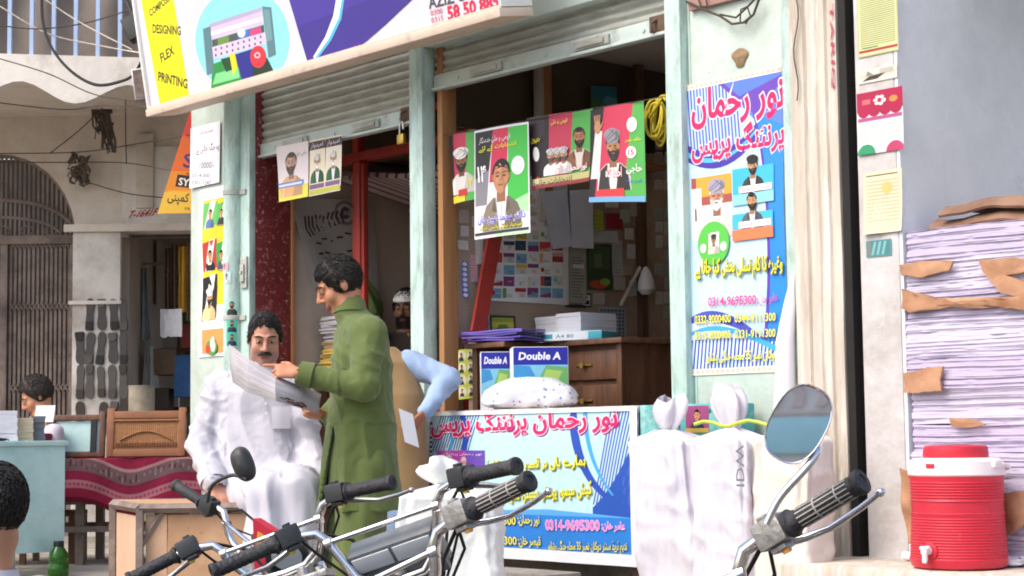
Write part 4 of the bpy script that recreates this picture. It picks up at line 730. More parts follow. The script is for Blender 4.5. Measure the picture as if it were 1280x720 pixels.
pin('wall_sticker', rc(727, 367, 739, 384, 0), '#2f2f30', qr, 'black and white sticker low on the partition above the reams', 'sticker', s=PS+.001)
def calm(p, w, h):
    for i in range(7):
        for j in range(8): p.rect(w*(.06+.13*i), h*(.08+.11*j), w*(.15+.13*i), h*(.15+.11*j), '#5f626a', 0 if i or j else 1)
pin('calendar_grid', rc(748, 383, 783, 424, 1), '#a9aab0', calm, 'grey calendar with rows of dates behind the desk', 'calendar', s=PS+.001)
pin('blue_picture', rc(739, 107, 771, 136, 2), '#3f7f95', lambda p, w, h: (p.cpoly([(0, 0), (w*.6, 0), (w*.3, h*.5), (0, h*.4)], '#5f8a5a'), p.cpoly([(w*.4, h*.3), (w, h*.1), (w, h*.5), (w*.6, h*.6)], '#6ab0c0')), 'teal landscape picture above the party posters', 'picture', s=.757)
# red plank leaning on the pegboard
b = MB(FR); a, c = fs(618, 288, .80), fs(596, 414, .84)
b.grid(lambda u, v: (a.x+(c.x-a.x)*v, a.y+(c.y-a.y)*v+.10*(u-.5), a.z+(c.z-a.z)*v), 2, 4, .02); b.build('red_plank', m_redsteel, None, label='red painted plank leaning on the pegboard', cat='plank', smooth=0)
# sheets pinned on the dim back wall
random.seed(5)
for r in range(13):
    for c in range(2):
        y = 172+17.5*r; x = 819+11*c
        if random.random() < .9:
            q = [fs(X, Y, PS-.014) for X, Y in rc(x+random.uniform(-1, 1), y, x+9.5, y+random.uniform(12, 16.5))]; w = (q[1]-q[0]).length; h = (q[3]-q[0]).length
            p = Print(w, h, random.choice(['#d9d5ca', '#bfbdb4', '#e0dbd0', '#a9b9a9', '#c9b9b0'])); lines('#6a675f', 4)(p, w, h)
            p.build('pinned_note', PAPER, quadmap(*q), None, fr=FR, nu=1, nv=1, label='one of the faded notes pinned in columns in the dim far corner', cat='note', group='faded notes pinned in the far corner of the shop')
# desk along the partition
t = thing('desk', 'dark brown wooden desk with two drawers inside the shop', 'desk', FR, (1.25, 1.0, .12))
dz = fo(740, 424, .55).z; b = MB(FR); b.box(.80, 1.70, .52, 1.75, dz-.03, dz, bv=.006); b.box(.775, 1.12, .20, .525, dz-.032, dz-.004, bv=.004); b.build('desk_top', m_wooddk, t)
b = MB(FR); b.box(1.10, 1.14, .56, 1.7, .12, dz-.03); b.box(1.62, 1.66, .56, 1.7, .12, dz-.03); b.box(1.14, 1.62, .60, 1.66, .5, dz-.03); b.box(.80, .84, .24, 1.7, .12, dz-.034); b.build('desk_body', m_wooddk, t)
for i, (z0, z1) in enumerate(((dz-.22, dz-.06), (dz-.42, dz-.25))):
    b = MB(FR); b.box(1.15, 1.61, .575, .60, z0, z1, bv=.006); d = b.build('drawer', m_wooddk, t); b = MB(FR); b.tube([(1.36, .575, (z0+z1)/2), (1.36, .545, (z0+z1)/2)], [.008, .016], 10); b.tube([(1.30, .568, (z0+z1)/2), (1.42, .568, (z0+z1)/2)], .006, 6); b.build('handle', m_brass, d)
def ream(name, fr, w, d, z0, h, mat, label, cat='paper ream', group=None, jit=.004, n=8):
    b = MB(fr)
    for i in range(n):
        jx, jy = random.uniform(-jit, jit), random.uniform(-jit, jit); b.box(-w/2+jx, w/2+jx, -d/2+jy, d/2+jy, z0+h*i/n+(.0004 if i else 0), z0+h*(i+1)/n)
    return b.build(name, mat, None, label=label, cat=cat, group=group, smooth=0)
m_ream = pm('white_ream_paper', '#d9dae2', .7, .05, 20, streak=(1, 1, 30))
def onframe(px, py, o, z, deg=0): q = fo(px, py, o); return FR @ M.Translation((q.x, o, z)) @ M.Rotation(R(deg), 4, 'Z')
ream('paper_ream', onframe(705, 412, .85, dz), .19, .28, 0, .16, m_ream, 'white paper ream on the left of the pair standing on the desk', group='white paper reams on the desk'); ream('paper_ream', onframe(733, 412, .80, dz), .2, .28, 0, .165, m_ream, 'white paper ream on the right of the pair standing on the desk', group='white paper reams on the desk')
t = thing('printer', 'white desktop printer at the back of the desk', 'printer', onframe(675, 412, 1.0, dz, 48)); fr = WM[t.name]
b = MB(fr); b.box(-.17, .17, -.14, .14, .0, .20, bv=.015); b.build('printer_case', m_white_pl, t); b = MB(fr); b.box(-.15, .15, -.15, -.1405, .05, .09); b.build('paper_slot', m_black, t); b = MB(fr); b.box(-.13, .05, -.12, .1, .2005, .206, bv=.002); b.build('scanner_lid', m_steel, t)
t = thing('paper_box', 'flat pale blue and white paper box on the desk front edge', 'box', onframe(722, 418, .62, dz, 20)); fr = WM[t.name]
b = MB(fr); b.box(-.20, .20, -.11, .11, .0, .05, bv=.003); b.build('box_body', pm('pale_blue_card', '#c6dbe6', .5, .05), t); b = MB(fr); b.box(.12, .202, -.1125, .1125, .004, .046, bv=.001); b.build('end_label', pm('teal_card', '#3fa3b5', .5), t); p = Print(.3, .045, '#dfe8ee'); p.rect(.02, .01, .09, .035, '#3fa3b5'); p.text('A4 80', .11, .012, .22, .032, '#2a4a7a'); p.build('front_label', PAPER, lambda u, v, k: V((-.19+.3*u, -.1115-k, .002+.045*v)), t, fr=fr, nu=1, nv=1)
q = onframe(632, 426, .33, dz, 12); random.seed(3)
for i in range(5):
    b = MB(q @ M.Rotation(R(random.uniform(-14, 14)), 4, 'Z')); z0 = i*.013
    b.grid(lambda u, v: (-.2+.40*u, -.14+.24*v, z0+.011+.004*math.sin(u*5+i)+.003*math.sin(v*4+i)), 8, 5, .009); b.build('plastic_folder', [pm('purple_folder', '#5a4a9e', .35, .1), pm('violet_folder', '#6f55b0', .35, .1), pm('dark_blue_folder', '#3a3a78', .35, .1)][i % 3], None, label=['lowest purple plastic folder of the pile on the desk', 'violet plastic folder second from the bottom of the desk pile', 'dark blue plastic folder in the middle of the desk pile', 'purple plastic folder second from the top of the desk pile', 'violet plastic folder on top of the desk pile'][i], cat='folder', group='plastic folders piled on the desk')
t = thing('photo_frame', 'small green landscape in a black frame behind the folders', 'picture frame', FR, (PS+.02, .45, dz)); q = [fs(x, y, PS+.03) for x, y in ((613, 417), (645, 417), (644, 395), (612, 394))]
p = Print(.2, .14, '#2b2a28'); p.rect(.015, .015, .185, .125, '#9ab03c'); p.rect(.015, .05, .185, .09, '#c9c94a'); p.cpoly([(.05, .03), (.15, .03), (.13, .07), (.07, .07)], '#5f8a2c'); p.build('framed_picture', PRINT, quadmap(*q), t, fr=FR, nu=1, nv=1, th=.012)
# things at the back right of the right bay
t = thing('office_chair', 'dark chair standing in the dim back of the shop', 'chair', FR @ M.Translation((1.55, 1.55, .12)) @ M.Rotation(R(20), 4, 'Z')); fr = WM[t.name]; mk = pm('dark_grey_cloth', '#3d3c3e', .8, .1)
b = MB(fr); b.box(-.22, .22, -.22, .22, .42, .48, bv=.02); b.build('seat', mk, t); b = MB(fr); b.box(-.2, .2, .2, .25, .6, 1.0, bv=.02); b.build('backrest', mk, t)
for x in (-.19, .19):
    for y in (-.19, .19): b = MB(fr); b.tube([(x, y, 0), (x, y, .42 if y < 0 else .62)], .014, 8); b.build('leg', m_black, t)
t = thing('side_table', 'dark side table with loose paper behind the chair', 'table', FR, (2.0, 1.4, .12)); b = MB(FR); b.box(1.8, 2.45, 1.0, 1.5, 1.16, 1.19, bv=.004); b.build('table_top', m_wooddk, t)
for x in (1.84, 2.41):
    for y in (1.04, 1.46): b = MB(FR); b.box(x-.02, x+.02, y-.02, y+.02, .12, 1.158); b.build('leg', m_wooddk, t)
b = MB(FR); b.box(1.95, 2.25, 1.1, 1.3, 1.1905, 1.20); b.build('loose_paper', m_ream, None, label='loose white papers lying on the dark side table', cat='papers')
b = MB(FR); a, c = fs(776, 382, .80), fs(800, 334, .80); b.tube([a, c], .012, 6); b.build('white_stick', m_cream, None, label='pale stick leaning against the partition by the dark post', cat='stick')
b = MB(FR); a = fs(808, 368, .84); b.lathe([(.01, .17), (.03, .14), (.05, .08), (.055, .03), (.03, 0)], T=M.Translation(a), n=12); b.build('hanging_bag', m_white_pl, None, label='small white plastic bag hanging on the dark post', cat='bag')
# bottle on the partition shelf, green bundle, yellow cable coil
a = fs(704, 144, .84); t = thing('water_bottle', 'clear plastic bottle with a white cap on the partition shelf', 'bottle', FR, (.84, a.y, 2.401))
m_pet = pm('clear_plastic', '#c9d2d6', .1, .02, trans=.85)
z = 2.401; b = MB(FR); b.lathe([(.03, 0), (.034, .01), (.034, .05), (.031, .055), (.034, .06), (.034, .13), (.03, .16), (.014, .19), (.013, .2)], T=M.Translation((.84, a.y, z)), n=18); b.build('bottle_body', m_pet, t, smooth=50)
b = MB(FR); b.lathe([(.016, 0), (.016, .022), (.012, .024)], T=M.Translation((.84, a.y, z+.2)), n=14); b.build('cap', m_white_pl, t)
b = MB(FR); a = fs(748, 134, .84); b.grid(lambda u, v: (.84+.06*math.cos(u*6.283)*math.sin(v*3.14), a.y+.10*math.sin(u*6.283)*math.sin(v*3.14)*(1+.15*math.sin(u*20)), 2.401+.05-.05*math.cos(v*3.14)+.0), 20, 8); b.build('cloth_bundle', pm('faded_green_cloth', '#7d8f6a', .9, .2), None, label='small faded green cloth bundle on the partition shelf', cat='bundle')
b = MB(FR); a = fo(822, 150, .15); random.seed(9)
pts = []
for i in range(120): tt = i/119; an = tt*2*math.pi*6.5; r_ = .055+.012*math.sin(tt*23)+.01*math.sin(tt*51); pts.append((a.x+r_*1.05*math.cos(an)+.012*math.sin(tt*40), a.y+.03*math.sin(tt*31), a.z+.015+r_*1.5*math.sin(an)*(1 if math.sin(an) > 0 else 1.25)))
pts += [(a.x+.09, .10, a.z+.10), (a.x+.12, .085, a.z+.07)]
b.tube(pts, .0065, 6); b.build('cable_coil', m_yellowcable, None, label='coil of yellow cable hung beside the right door post', cat='cable')
# ---------------------------------------------------------------- left room
t = thing('bird_banner', 'white cloth banner with a drawn bird head hanging in the left room', 'banner', FR, (-1.03, .6, 1.6))
q = [fs(x, y, -1.028) for x, y in ((392, 362), (470, 372), (470, 252), (360, 246))]; w, h = (q[1]-q[0]).length, (q[2]-q[1]).length; p = Print(w, h, '#9f9c9a')
p.ell(w*.62, h*.86, w*.12, h*.13, '#6b6a6c'); p.ell(w*.62, h*.86, w*.09, h*.10, '#a29f9d'); p.ell(w*.62, h*.86, w*.055, h*.065, '#4a4654'); p.ell(w*.62, h*.86, w*.02, h*.025, '#9a7a8a')
for i in range(10): x = w*(.14+.05*i); p.line([(x, h*(.80+.01*i)), (x-w*.03, h*(.66+.02*i)), (x+w*.01, h*(.58+.02*i))], .012, '#3f3d40', 0 if i else 1)
for k in range(3):
    for i in range(7): x = w*(.2+.1*i); y = h*(.52-.12*k+.018*i*(1.5-k)+.02*math.sin(i*2)); p.line([(x, y), (x+w*.075, y-.004+.012*((i+k) % 2))], .014, '#37353a', 0 if i or k else 1)
for i in range(10): x = w*(.3+.06*i); p.line([(x, h*(.25-.012*i+.003*i*i)), (x+w*.03, h*(.18-.012*i+.003*i*i))], .014, '#37353a', 0 if i else 1)
for i in range(9): an = R(20+16*i); p.line([(w*.62+w*.12*math.cos(an), h*.02+h*.10*math.sin(an)), (w*.62+w*.17*math.cos(an), h*.02+h*.15*math.sin(an))], .009, '#5a585c', 0 if i else 1)
p.build('cloth_sheet', attr_mat('banner_cloth', .85, .1, .2), quadmap(*q, lambda u, v: .015*math.sin(u*7+v*3)), t, fr=FR, nu=14, nv=10)
rk = thing('red_rack', 'red steel storage rack in the left doorway', 'rack', FR, (-.3, .5, .12))
zt = fo(460, 200, .5).z; a, c = fo(447, 300, .5), fo(470, 300, .5); e_ = fo(482, 300, .5)
b = MB(FR); b.box(a.x, a.x+.075, .46, .53, .12, zt, bv=.004); b.build('post', m_redsteel, rk); b = MB(FR); b.box(a.x+.078, a.x+.105, .47, .50, .12, zt-.02, bv=.003); b.build('post', m_redsteel, rk)
b = MB(FR); b.box(.52, .58, .48, .53, .12, zt, bv=.004); b.build('post', m_redsteel, rk); b = MB(FR); b.box(-.62, -.56, 1.35, 1.41, .12, zt, bv=.004); b.build('post', m_redsteel, rk); b = MB(FR); b.box(.1, .14, .8, .84, .12, zt, bv=.004); b.build('post', m_redsteel, rk)
b = MB(FR); b.box(-1.0, .66, .45, .54, zt, zt+.05, bv=.004); b.box(-.62, -.55, .541, 1.42, zt, zt+.05, bv=.004); b.build('top_rail', m_redsteel, rk); b = MB(FR); b.box(-1.0, .66, .50, .55, zt+.22, zt+.26, bv=.004); b.box(a.x, a.x+.06, .46, .52, zt+.051, zt+.30, bv=.004); b.build('upper_rail', m_redsteel, rk)
b = MB(FR); b.box(-.99, .65, .56, 1.4, zt+.0, zt+.02); b.build('shelf_board', m_wooddk, rk)
mstr = pattern(pm('striped_mattress_cloth', '#b3a6a0', .9, .08), 'wave', '#6a2f55', 3.2, .80, (1, 0, 0))
b = MB(FR); b.grid(lambda u, v: (-.95+1.5*u, .60+.78*v, zt-.05-.16*v+.02*math.sin(u*9)-.04*math.sin(u*3.14)), 30, 10, .03); b.build('striped_mattress', mstr, None, label='striped cloth mattress slung under the red rack top', cat='mattress')
# paper piles by the maroon jamb
sh = thing('jamb_shelf', 'wooden shelf carrying paper piles behind the maroon jamb', 'shelf', FR, (-.85, .7, .12)); a = fo(390, 462, .55)
b = MB(FR); b.box(-1.05, -.62, .44, .80, a.z-.03, a.z, bv=.003); b.build('shelf_board', m_wooddk, sh)
for x in (-1.03, -.66): b = MB(FR); b.box(x, x+.03, .46, .78, .12, a.z-.031); b.build('upright', m_wooddk, sh)
my = pm('yellow_pad_paper', '#cfb45a', .7, .1, 10, streak=(1, 1, 20)); mw_ = pm('grey_white_paper', '#b6b3b6', .7, .15, 14, streak=(1, 1, 26))
random.seed(21); z = a.z+.001
for i, (h_, m_, lab) in enumerate(((.045, my, 'lowest yellow paper pad of the pile behind the maroon jamb'), (.04, my, 'second yellow paper pad of the pile behind the maroon jamb'), (.035, my, 'third yellow paper pad of the pile behind the maroon jamb'), (.05, pm('brown_pad_paper', '#b39a72', .7, .15), 'brown tied paper bundle over the yellow pads'), (.05, mw_, 'grey white paper bundle over the brown bundle'), (.05, mw_, 'white paper bundle under the topmost of the jamb pile'), (.06, mw_, 'topmost white paper bundle of the pile behind the maroon jamb'))):
    ream('paper_bundle', FR @ M.Translation((-.84+random.uniform(-.02, .02), .60+random.uniform(-.02, .02), z)) @ M.Rotation(R(random.uniform(-8, 8)), 4, 'Z'), .30, .26, 0, h_-.002, m_, lab, 'paper bundle', 'paper bundles piled behind the maroon jamb', .012, 5); z += h_
b = MB(FR); a = fs(385, 350, -.95); b.grid(lambda u, v: (-.93+(.02+.11*math.sin(3.1*v**.8))*math.cos(u*6.283)*(1+.15*math.sin(u*25+v*6)), .78+(.02+.09*math.sin(3.1*v**.8))*math.sin(u*6.283)*(1+.15*math.sin(u*19)), a.z-.34+.36*v), 36, 12); b.build('green_sack', pm('green_sack_cloth', '#4f6636', .8, .15), None, label='green sack leaning behind the white paper bundles', cat='sack')
b = MB(FR); b.box(-1.055, -.62, .90, 1.1, .12, a.z-.341); b.build('brown_carton', pm('brown_carton_card', '#a8815c', .8, .1), None, label='tall brown carton standing behind the paper piles', cat='carton')
# hanging cloths in the depth of the left room
for i, (s0, s1, o_, col, lab) in enumerate(((-.25, .3, 1.9, '#8a6a2a', 'ochre cloth hanging at the back of the left room'), (.32, .62, 1.8, '#3f6a4a', 'green cloth hanging in the corner of the left room'))):
    b = MB(FR); b.grid(lambda u, v: (s0+(s1-s0)*u, o_+.03*math.sin(u*22+i), .5+2.0*v), 40, 4, .004); b.build('hanging_cloth', pm('hanging_cloth_%s' % ('ochre', 'green')[i], col, .9, .15), None, label=lab, cat='cloth')
nz3 = lambda x, y, z, o=0.: noise.noise(V((x+o*1.3, y+o*.7, z+o*.3)))
# ================================================================ COUNTER, SACKS, PAPER STACK, COOLER
def crumple(sc, amp): return lambda p: V((noise.noise(p*sc), noise.noise(p*sc+V((7, 3, 1))), noise.noise(p*sc+V((1, 9, 5)))))*amp
t = thing('shop_counter', 'low wooden shop counter behind the hanging banner', 'counter', FR, (1.8, .05, -.02))
b = MB(FR); b.box(1.02, 2.56, -.255, .38, .855, .885, bv=.006); b.build('counter_top', pm('pale_counter_board', '#cfc7bd', .6, .08, 4, dirt='#97897a'), t)
b = MB(FR); b.box(1.06, 2.54, -.22, -.19, .25, .854); b.box(1.06, 1.09, -.189, .36, .25, .854); b.box(2.51, 2.54, -.189, .36, .25, .854); b.box(1.09, 2.51, .33, .36, .25, .854); b.build('counter_panel', m_wooddk, t)
for x in (1.06, 2.49):
    for y in (-.22, .31): b = MB(FR); b.box(x, x+.05, y, y+.05, -.02, .249); b.build('leg', m_wooddk, t)
b = MB(FR); a = fo(660, 712, -.3); b.box(1.5, 2.2, -.5, -.27, -.02, .10, bv=.01); b.build('step_block', m_pave, None, label='grey cement block on the step below the banner', cat='block')
m_tealflake = pm('flaking_teal_steel', '#4fa3a3', .5, .15, 3, .15, 30, dirt=[('#8fc0bd', 4, .44, .06), ('#7d5340', 9, .33, .04), ('#2f5f66', 2.5, .36, .1), ('#d9dcd6', 16, .27, .03)])
t = thing('metal_cabinet', 'flaking teal metal cabinet behind the white sacks', 'cabinet', FR, (2.85, -.16, -.02))
b = MB(FR); b.box(2.585, 3.12, -.25, -.058, -.02, .885, bv=.008); b.build('cabinet_body', m_tealflake, t); b = MB(FR); b.box(2.60, 2.84, -.262, -.251, .02, .84, bv=.003); b.build('door', m_tealflake, t); b = MB(FR); b.box(2.86, 3.10, -.262, -.251, .02, .84, bv=.003); b.build('door', m_tealflake, t)
p = Print(.14, .12, '#9a4a78'); p.man(.07, .0, .12, top='#3a3a5a'); p.rect(.0, .0, .14, .02, '#c9a84a'); q = fo(873, 512, -.265); p.build('old_sticker', PAPER, lambda u, v, k: V((q.x-.08+.14*u, -.2635-k, .755+.12*v)), t, fr=FR, nu=1, nv=1)
# copy paper boxes
m_dbl = '#2b2c9c'
def paperbox(x, y, z, deg, w, d, h, label, side):
    fr = frame(x, y, z, deg); t = thing('copy_paper_box', label, 'box', fr, (0, 0, 0), 'copy paper boxes on the counter'); b = MB(fr); b.box(-w/2, w/2, -d/2, d/2, 0, h, bv=.003); b.build('carton', pm('blue_white_carton', '#dfe4ea', .5, .03), t)
    p = Print(w-.006, h-.006, '#e6ecf0'); p.rect(0, h*.70, p.w, p.h, m_dbl); p.cpoly([(0, h*.1), (p.w, h*.2), (p.w, h*.70), (0, h*.70)], '#7fc0d9'); p.cpoly([(p.w*.35, h*.3), (p.w, h*.38), (p.w, h*.66), (p.w*.6, h*.69)], '#6fae6a'); p.cpoly([(p.w*.5, h*.4), (p.w*.8, h*.42), (p.w*.9, h*.6), (p.w*.6, h*.63)], '#a9c96a'); p.cpoly([(0, h*.45), (p.w*.4, h*.52), (p.w*.3, h*.68), (0, h*.7)], '#3f8fc4')
    p.text('Double A', p.w*.10, h*.785, p.w*.86, h*.90, '#f2f2f8', bold=.03, shear=.12)
    if side: p.cpoly([(p.w*.2, h*.05), (p.w*.62, h*.05), (p.w*.62, h*.3), (p.w*.42, h*.36), (p.w*.2, h*.3)], '#2a3a8c'); p.text('A4', p.w*.3, h*.15, p.w*.52, h*.25, '#e8e8f0')
    p.build('printed_front', PRINT, lambda u, v, k: V((-w/2+.003+p.w*u, -d/2-.0008-k, .003+p.h*v)), t, fr=fr, nu=1, nv=1)
c = fo(620, 508, .12); w0 = FR @ V((c.x, .12, .886)); paperbox(w0.x, w0.y, .886, 2, .165, .22, .315, 'narrow blue and white copy paper box on the left of the counter', True)
c = fo(673, 508, .12); w0 = FR @ V((c.x, .12, .886)); paperbox(w0.x+.005, w0.y-.02, .886, 4, .29, .22, .325, 'wide blue and white copy paper box on the right of the counter', False)
# dotted plastic parcel in front of the boxes
mdot = pattern(pm('white_polythene', '#e3e2ec', .25, .03, 4, .25, 18, spec=.5), 'voronoi', '#e3e2ec', 30, .2)
nt = mdot.node_tree; [setattr(n.inputs[7], 'default_value', (*lin('#e3e2ec'), 1)) for n in nt.nodes if n.type == 'MIX']
def retint(m, base): m.node_tree.nodes['Color Ramp'].color_ramp.elements[0].color = (*lin(base), 1); m.node_tree.nodes['Color Ramp'].color_ramp.elements[1].color = (*lin(base), 1)
retint(mdot, '#6f8fc4')
c = fo(660, 508, -.10); fr = FR @ M.Translation((c.x, -.09, .886)) @ M.Rotation(R(42), 4, 'Z'); b = MB(fr)
def parcel(u, v):
    th = u*2*math.pi; r = (1-abs(2*v-1)**3.2)**.4 if 0 < v < 1 else 0
    x = .262*math.copysign(abs(math.cos(th))**.75, math.cos(th))*(1-.28*v**2)*(.25+.75*r if v < .5 else r+.03); y = .10*math.copysign(abs(math.sin(th))**.8, math.sin(th))*(.3+.7*r if v < .5 else r)
    p_ = V((x, y, .165*v*(1-.25*(x/.26)**2))); n_ = noise.noise(p_*16)*.012+noise.noise(p_*40)*.005; return p_+V((n_, n_, max(-p_.z, n_*.8)))
b.grid(parcel, 60, 26); b.build('wrapped_parcel', mdot, None, label='white dotted plastic parcel lying before the copy paper boxes', cat='parcel', smooth=70)
# yellow face stickers sheet on counter end
def st(p, w, h):
    for i in range(2):
        for j in range(4): p.ell(w*(.28+.44*i), h*(.14+.24*j), w*.2, h*.105, '#e8e4c8', 0 if i or j else 1)
    for i in range(2):
        for j in range(4): p.man(w*(.28+.44*i), h*(.05+.24*j), h*.19, top='#3a4a3a')
q = [fo(x, y, .30) for x, y in ((570, 500), (598, 497), (597, 434), (569, 438))]; w, h = (q[1]-q[0]).length, (q[2]-q[1]).length; p = Print(w, h, '#c9cf5a'); st(p, w, h); p.build('sticker_sheet', PAPER, quadmap(*q), None, fr=FR, nu=4, nv=4, th=.004, label='yellow sheet of round face stickers propped on the counter end', cat='sticker sheet')
# white plastic sacks
m_sack = pm('white_polythene_sack', '#d6d3d9', .25, .03, 5, .35, 10, dirt=[('#d3a9b9', 3.2, .38, .1), ('#b9b6c6', 5, .42, .15), ('#e3dfe6', 9, .3, .1)], streak=(1.5, 1.5, .5), spec=.5)
m_sack2 = pm('cream_polythene_sack', '#d9d2cb', .3, .03, 5, .35, 10, dirt=[('#e0b9bc', 3, .36, .12), ('#d9d4bf', 5, .38, .15)], streak=(1.5, 1.5, .5))
def sack(s, o, z, w, d, h, mat, label, seed, tie=True, fr0=FR, deg=0, tiecol='#c9575f', neck=.16, lean=0, ear=True):
    fr = fr0 @ M.Translation((s, o, z)) @ M.Rotation(R(deg), 4, 'Z'); t = thing('plastic_sack', label, 'sack', fr, (0, 0, 0), 'white plastic sacks standing before the pillar'); o3 = V((seed*3.1, seed*1.7, seed))
    def f(u, v):
        th = u*2*math.pi; zz = h*(v if v < .9 else .9+(v-.9)*.55)*1.045; k = 1-.05*(2*v-1)**2
        if v > .90: q = (v-.90)/.10; k *= 1-(1-.16)*min(1, q)**1.3
        ex = .30; cx, sy = math.cos(th), math.sin(th)
        x = w/2*math.copysign(abs(cx)**ex, cx)*k; y = d/2*math.copysign(abs(sy)**ex, sy)*k
        p_ = V((x+lean*v, y, zz)); r = noise.noise(V((x*7, y*7, zz*2.2))+o3)*.018+noise.noise(V((x*20, y*20, zz*5))+o3)*.008
        plx = .012*max(0, v-.45)*math.sin(th*9+seed)*2+.009*(max(0, 1-3*abs(nz3(x*6, y*6, zz*2.6, seed)))-.3)+.008*(max(0, 1-3.5*abs(nz3(x*5+zz*4, y*5, zz*6, seed+4)))-.25)+.0035*(max(0, 1-3*abs(nz3(x*14-zz*6, y*12, zz*7, seed+9)))-.25)
        return p_+V((math.copysign(1, cx)*(r+plx)*abs(cx), math.copysign(1, sy)*(r+plx)*abs(sy), 0))
    b = MB(fr); b.grid(f, 130, 70); b.build('sack_body', mat, t, smooth=80)
    if ear:
        b = MB(fr)
        def g_(u, v):
            th = u*2*math.pi; r = .022+.055*math.sin(min(1, v*1.15)*math.pi*.62)*(1 if v < .8 else 1-(v-.8)*1.2); q = 1+.30*math.sin(th*5+seed)
            return V((lean+r*q*math.cos(th)*1.05+.03*v*math.sin(seed), .55*r*q*math.sin(th), h*.985+neck*v+.02*math.sin(th*2+seed)*v))
        b.grid(g_, 40, 12); b.build('tied_top', mat, t, smooth=80)
        if tie: b = MB(fr); b.tube([(lean+.026*math.cos(a_), .016*math.sin(a_), h*.99) for a_ in [i*.785 for i in range(8)]], .006, 6, closed=True); b.build('tie_string', pm('tie_red%d' % seed, tiecol, .6), t)
    return t
A = fo(805, 600, -.50).x
sack(A+.18, -.42, -.198, .35, .23, .97, m_sack, 'leftmost white sack with its twisted top pointing left', 2, lean=-.10, neck=.15)
sack(A+.47, -.44, -.198, .32, .23, .97, m_sack, 'middle white sack with a large knotted top and black lettering', 5, lean=.0, neck=.19)
sack(A+.74, -.40, -.198, .31, .20, .97, m_sack2, 'cream white sack beside the cream pillar with yellow green string', 7, lean=.02, ear=False, tiecol='#b9c94a')
b = MB(FR); b.tube([(A+.42+.05*i, -.62+.006*math.sin(i), .79+.012*math.sin(i*1.3)) for i in range(10)], .008, 6); b.build('sack_string', pm('green_string', '#b9cf4a', .5), None, label='yellow green string across the sack tops', cat='string')
bsv, bff = glyphs('IDW', .01); lo, hi = bsv.min(0), bsv.max(0); qb = MB(FR); c = fo(921, 602, -.63)
qb.add([(c.x+.045*(y-lo[1])/(hi[1]-lo[1]), -.634, c.z-.02+.17*(x-lo[0])/(hi[0]-lo[0])) for x, y in bsv], bff); qb.build('sack_lettering', pm('grey_ink', '#6f6f78', .7), bpy.data.objects['plastic_sack.001'], smooth=0, fix=False)
# ---------------------------------------------------------------- paper stack on the ledge
m_lil = pm('lilac_paper_edges', '#bdb2cc', .75, .10, 5, .15, 60, dirt=[('#d3c9e2', 9, .42, .1), ('#75698f', 17, .36, .05)], streak=(.6, .6, 45))
m_lil2 = pm('pale_lilac_paper_edges', '#cbc3d8', .75, .08, 5, .15, 60, dirt=[('#dcd4e8', 9, .42, .1), ('#85799f', 17, .35, .05)], streak=(.6, .6, 45))
m_kraft = pm('kraft_paper', '#b98e6e', .8, .12, 3, .35, 14, dirt='#97694a')
m_kraftd = pm('brown_kraft_paper', '#8f6f5a', .8, .12, 3, .3, 14, dirt='#6d5040')
random.seed(31); z = .226; i = 0; heights = [.16, .13, .17, .12, .15, .14, .16, .11, .15, .13]
tot = fo(1200, 283, -.07).z-.225; sc_ = tot/sum(heights)
for i, h_ in enumerate(heights):
    h_ *= sc_; b = MB(FR); x0 = 3.968+random.uniform(0, .012); y0 = -.075+random.uniform(-.012, .02); n = max(8, int(h_/.0075)); sl = random.uniform(-.01, .012)
    for k in range(n):
        j = random.uniform(-.008, .008); za, zb = z+h_*k/n+.0004, z+h_*(k+1)/n
        b.grid(lambda u, v: (x0+(1.75)*u, y0+j+.010*noise.noise(V((u*6, k*.25, i)))+.007*noise.noise(V((u*26, k, i))), za+(zb-za)*v+.006*noise.noise(V((u*5, i*3, (k+v)*.1)))), 40, 1)
    b.grid(lambda u, v: (x0+1.75*u, y0+.7*v, z+h_-.002+.006*noise.noise(V((u*5, i*3, n*.1)))), 30, 6); b.grid(lambda u, v: (x0, y0+.7*v, z+h_*u+.006*noise.noise(V((0, i*3, u*n*.1)))), 6, 4)
    b.build('paper_bundle', m_lil if i % 2 else m_lil2, None, smooth=0, fix=False, label='%s lilac paper bundle counted up from the cement ledge' % ('lowest second third fourth fifth sixth seventh eighth ninth topmost'.split()[i]), cat='paper bundle', group='lilac paper bundles stacked on the ledge'); z += h_
TOPZ = z
def kraft(px, o, label, seed, mat=None, fold=.03, name='kraft_wrapper'):     # torn wrapper flap hanging over the stack front; px = outline on screen
    q = [hit(x, y, FR, 1, o) for x, y in px]; b = MB(FR); n = len(q); c = sum(q, V())/n; rings = 5; vs = []; 
    for r in range(rings+1):
        for j in range(n*4):
            a_, b_ = q[j//4], q[(j//4+1) % n]; e_ = a_.lerp(b_, (j % 4)/4); p_ = c.lerp(e_, r/rings); w_ = noise.noise(p_*14+V((seed, 0, 0)))
            vs.append((p_.x+.006*w_, p_.y-fold*(.4+.9*noise.noise(p_*9+V((0, seed, 0))))*(1-.3*r/rings)-.006, p_.z+.008*noise.noise(p_*20+V((seed, 3, 0)))*(r/rings)))
    m_ = n*4; fs_ = [(r*m_+j, r*m_+(j+1) % m_, (r+1)*m_+(j+1) % m_, (r+1)*m_+j) for r in range(rings) for j in range(m_)]
    k = len(vs); vs2 = [(x, y+.012, z_) for x, y, z_ in vs]; fs2 = [tuple(i_+k for i_ in f[::-1]) for f in fs_]; rim = [(rings*m_+j, k+rings*m_+j, k+rings*m_+(j+1) % m_, rings*m_+(j+1) % m_) for j in range(m_)]
    b.add(vs+vs2, fs_+fs2+rim); b.build(name, mat or m_kraft, None, label=label, cat='wrapping paper', group='torn kraft wrappers in the paper stack', smooth=40)
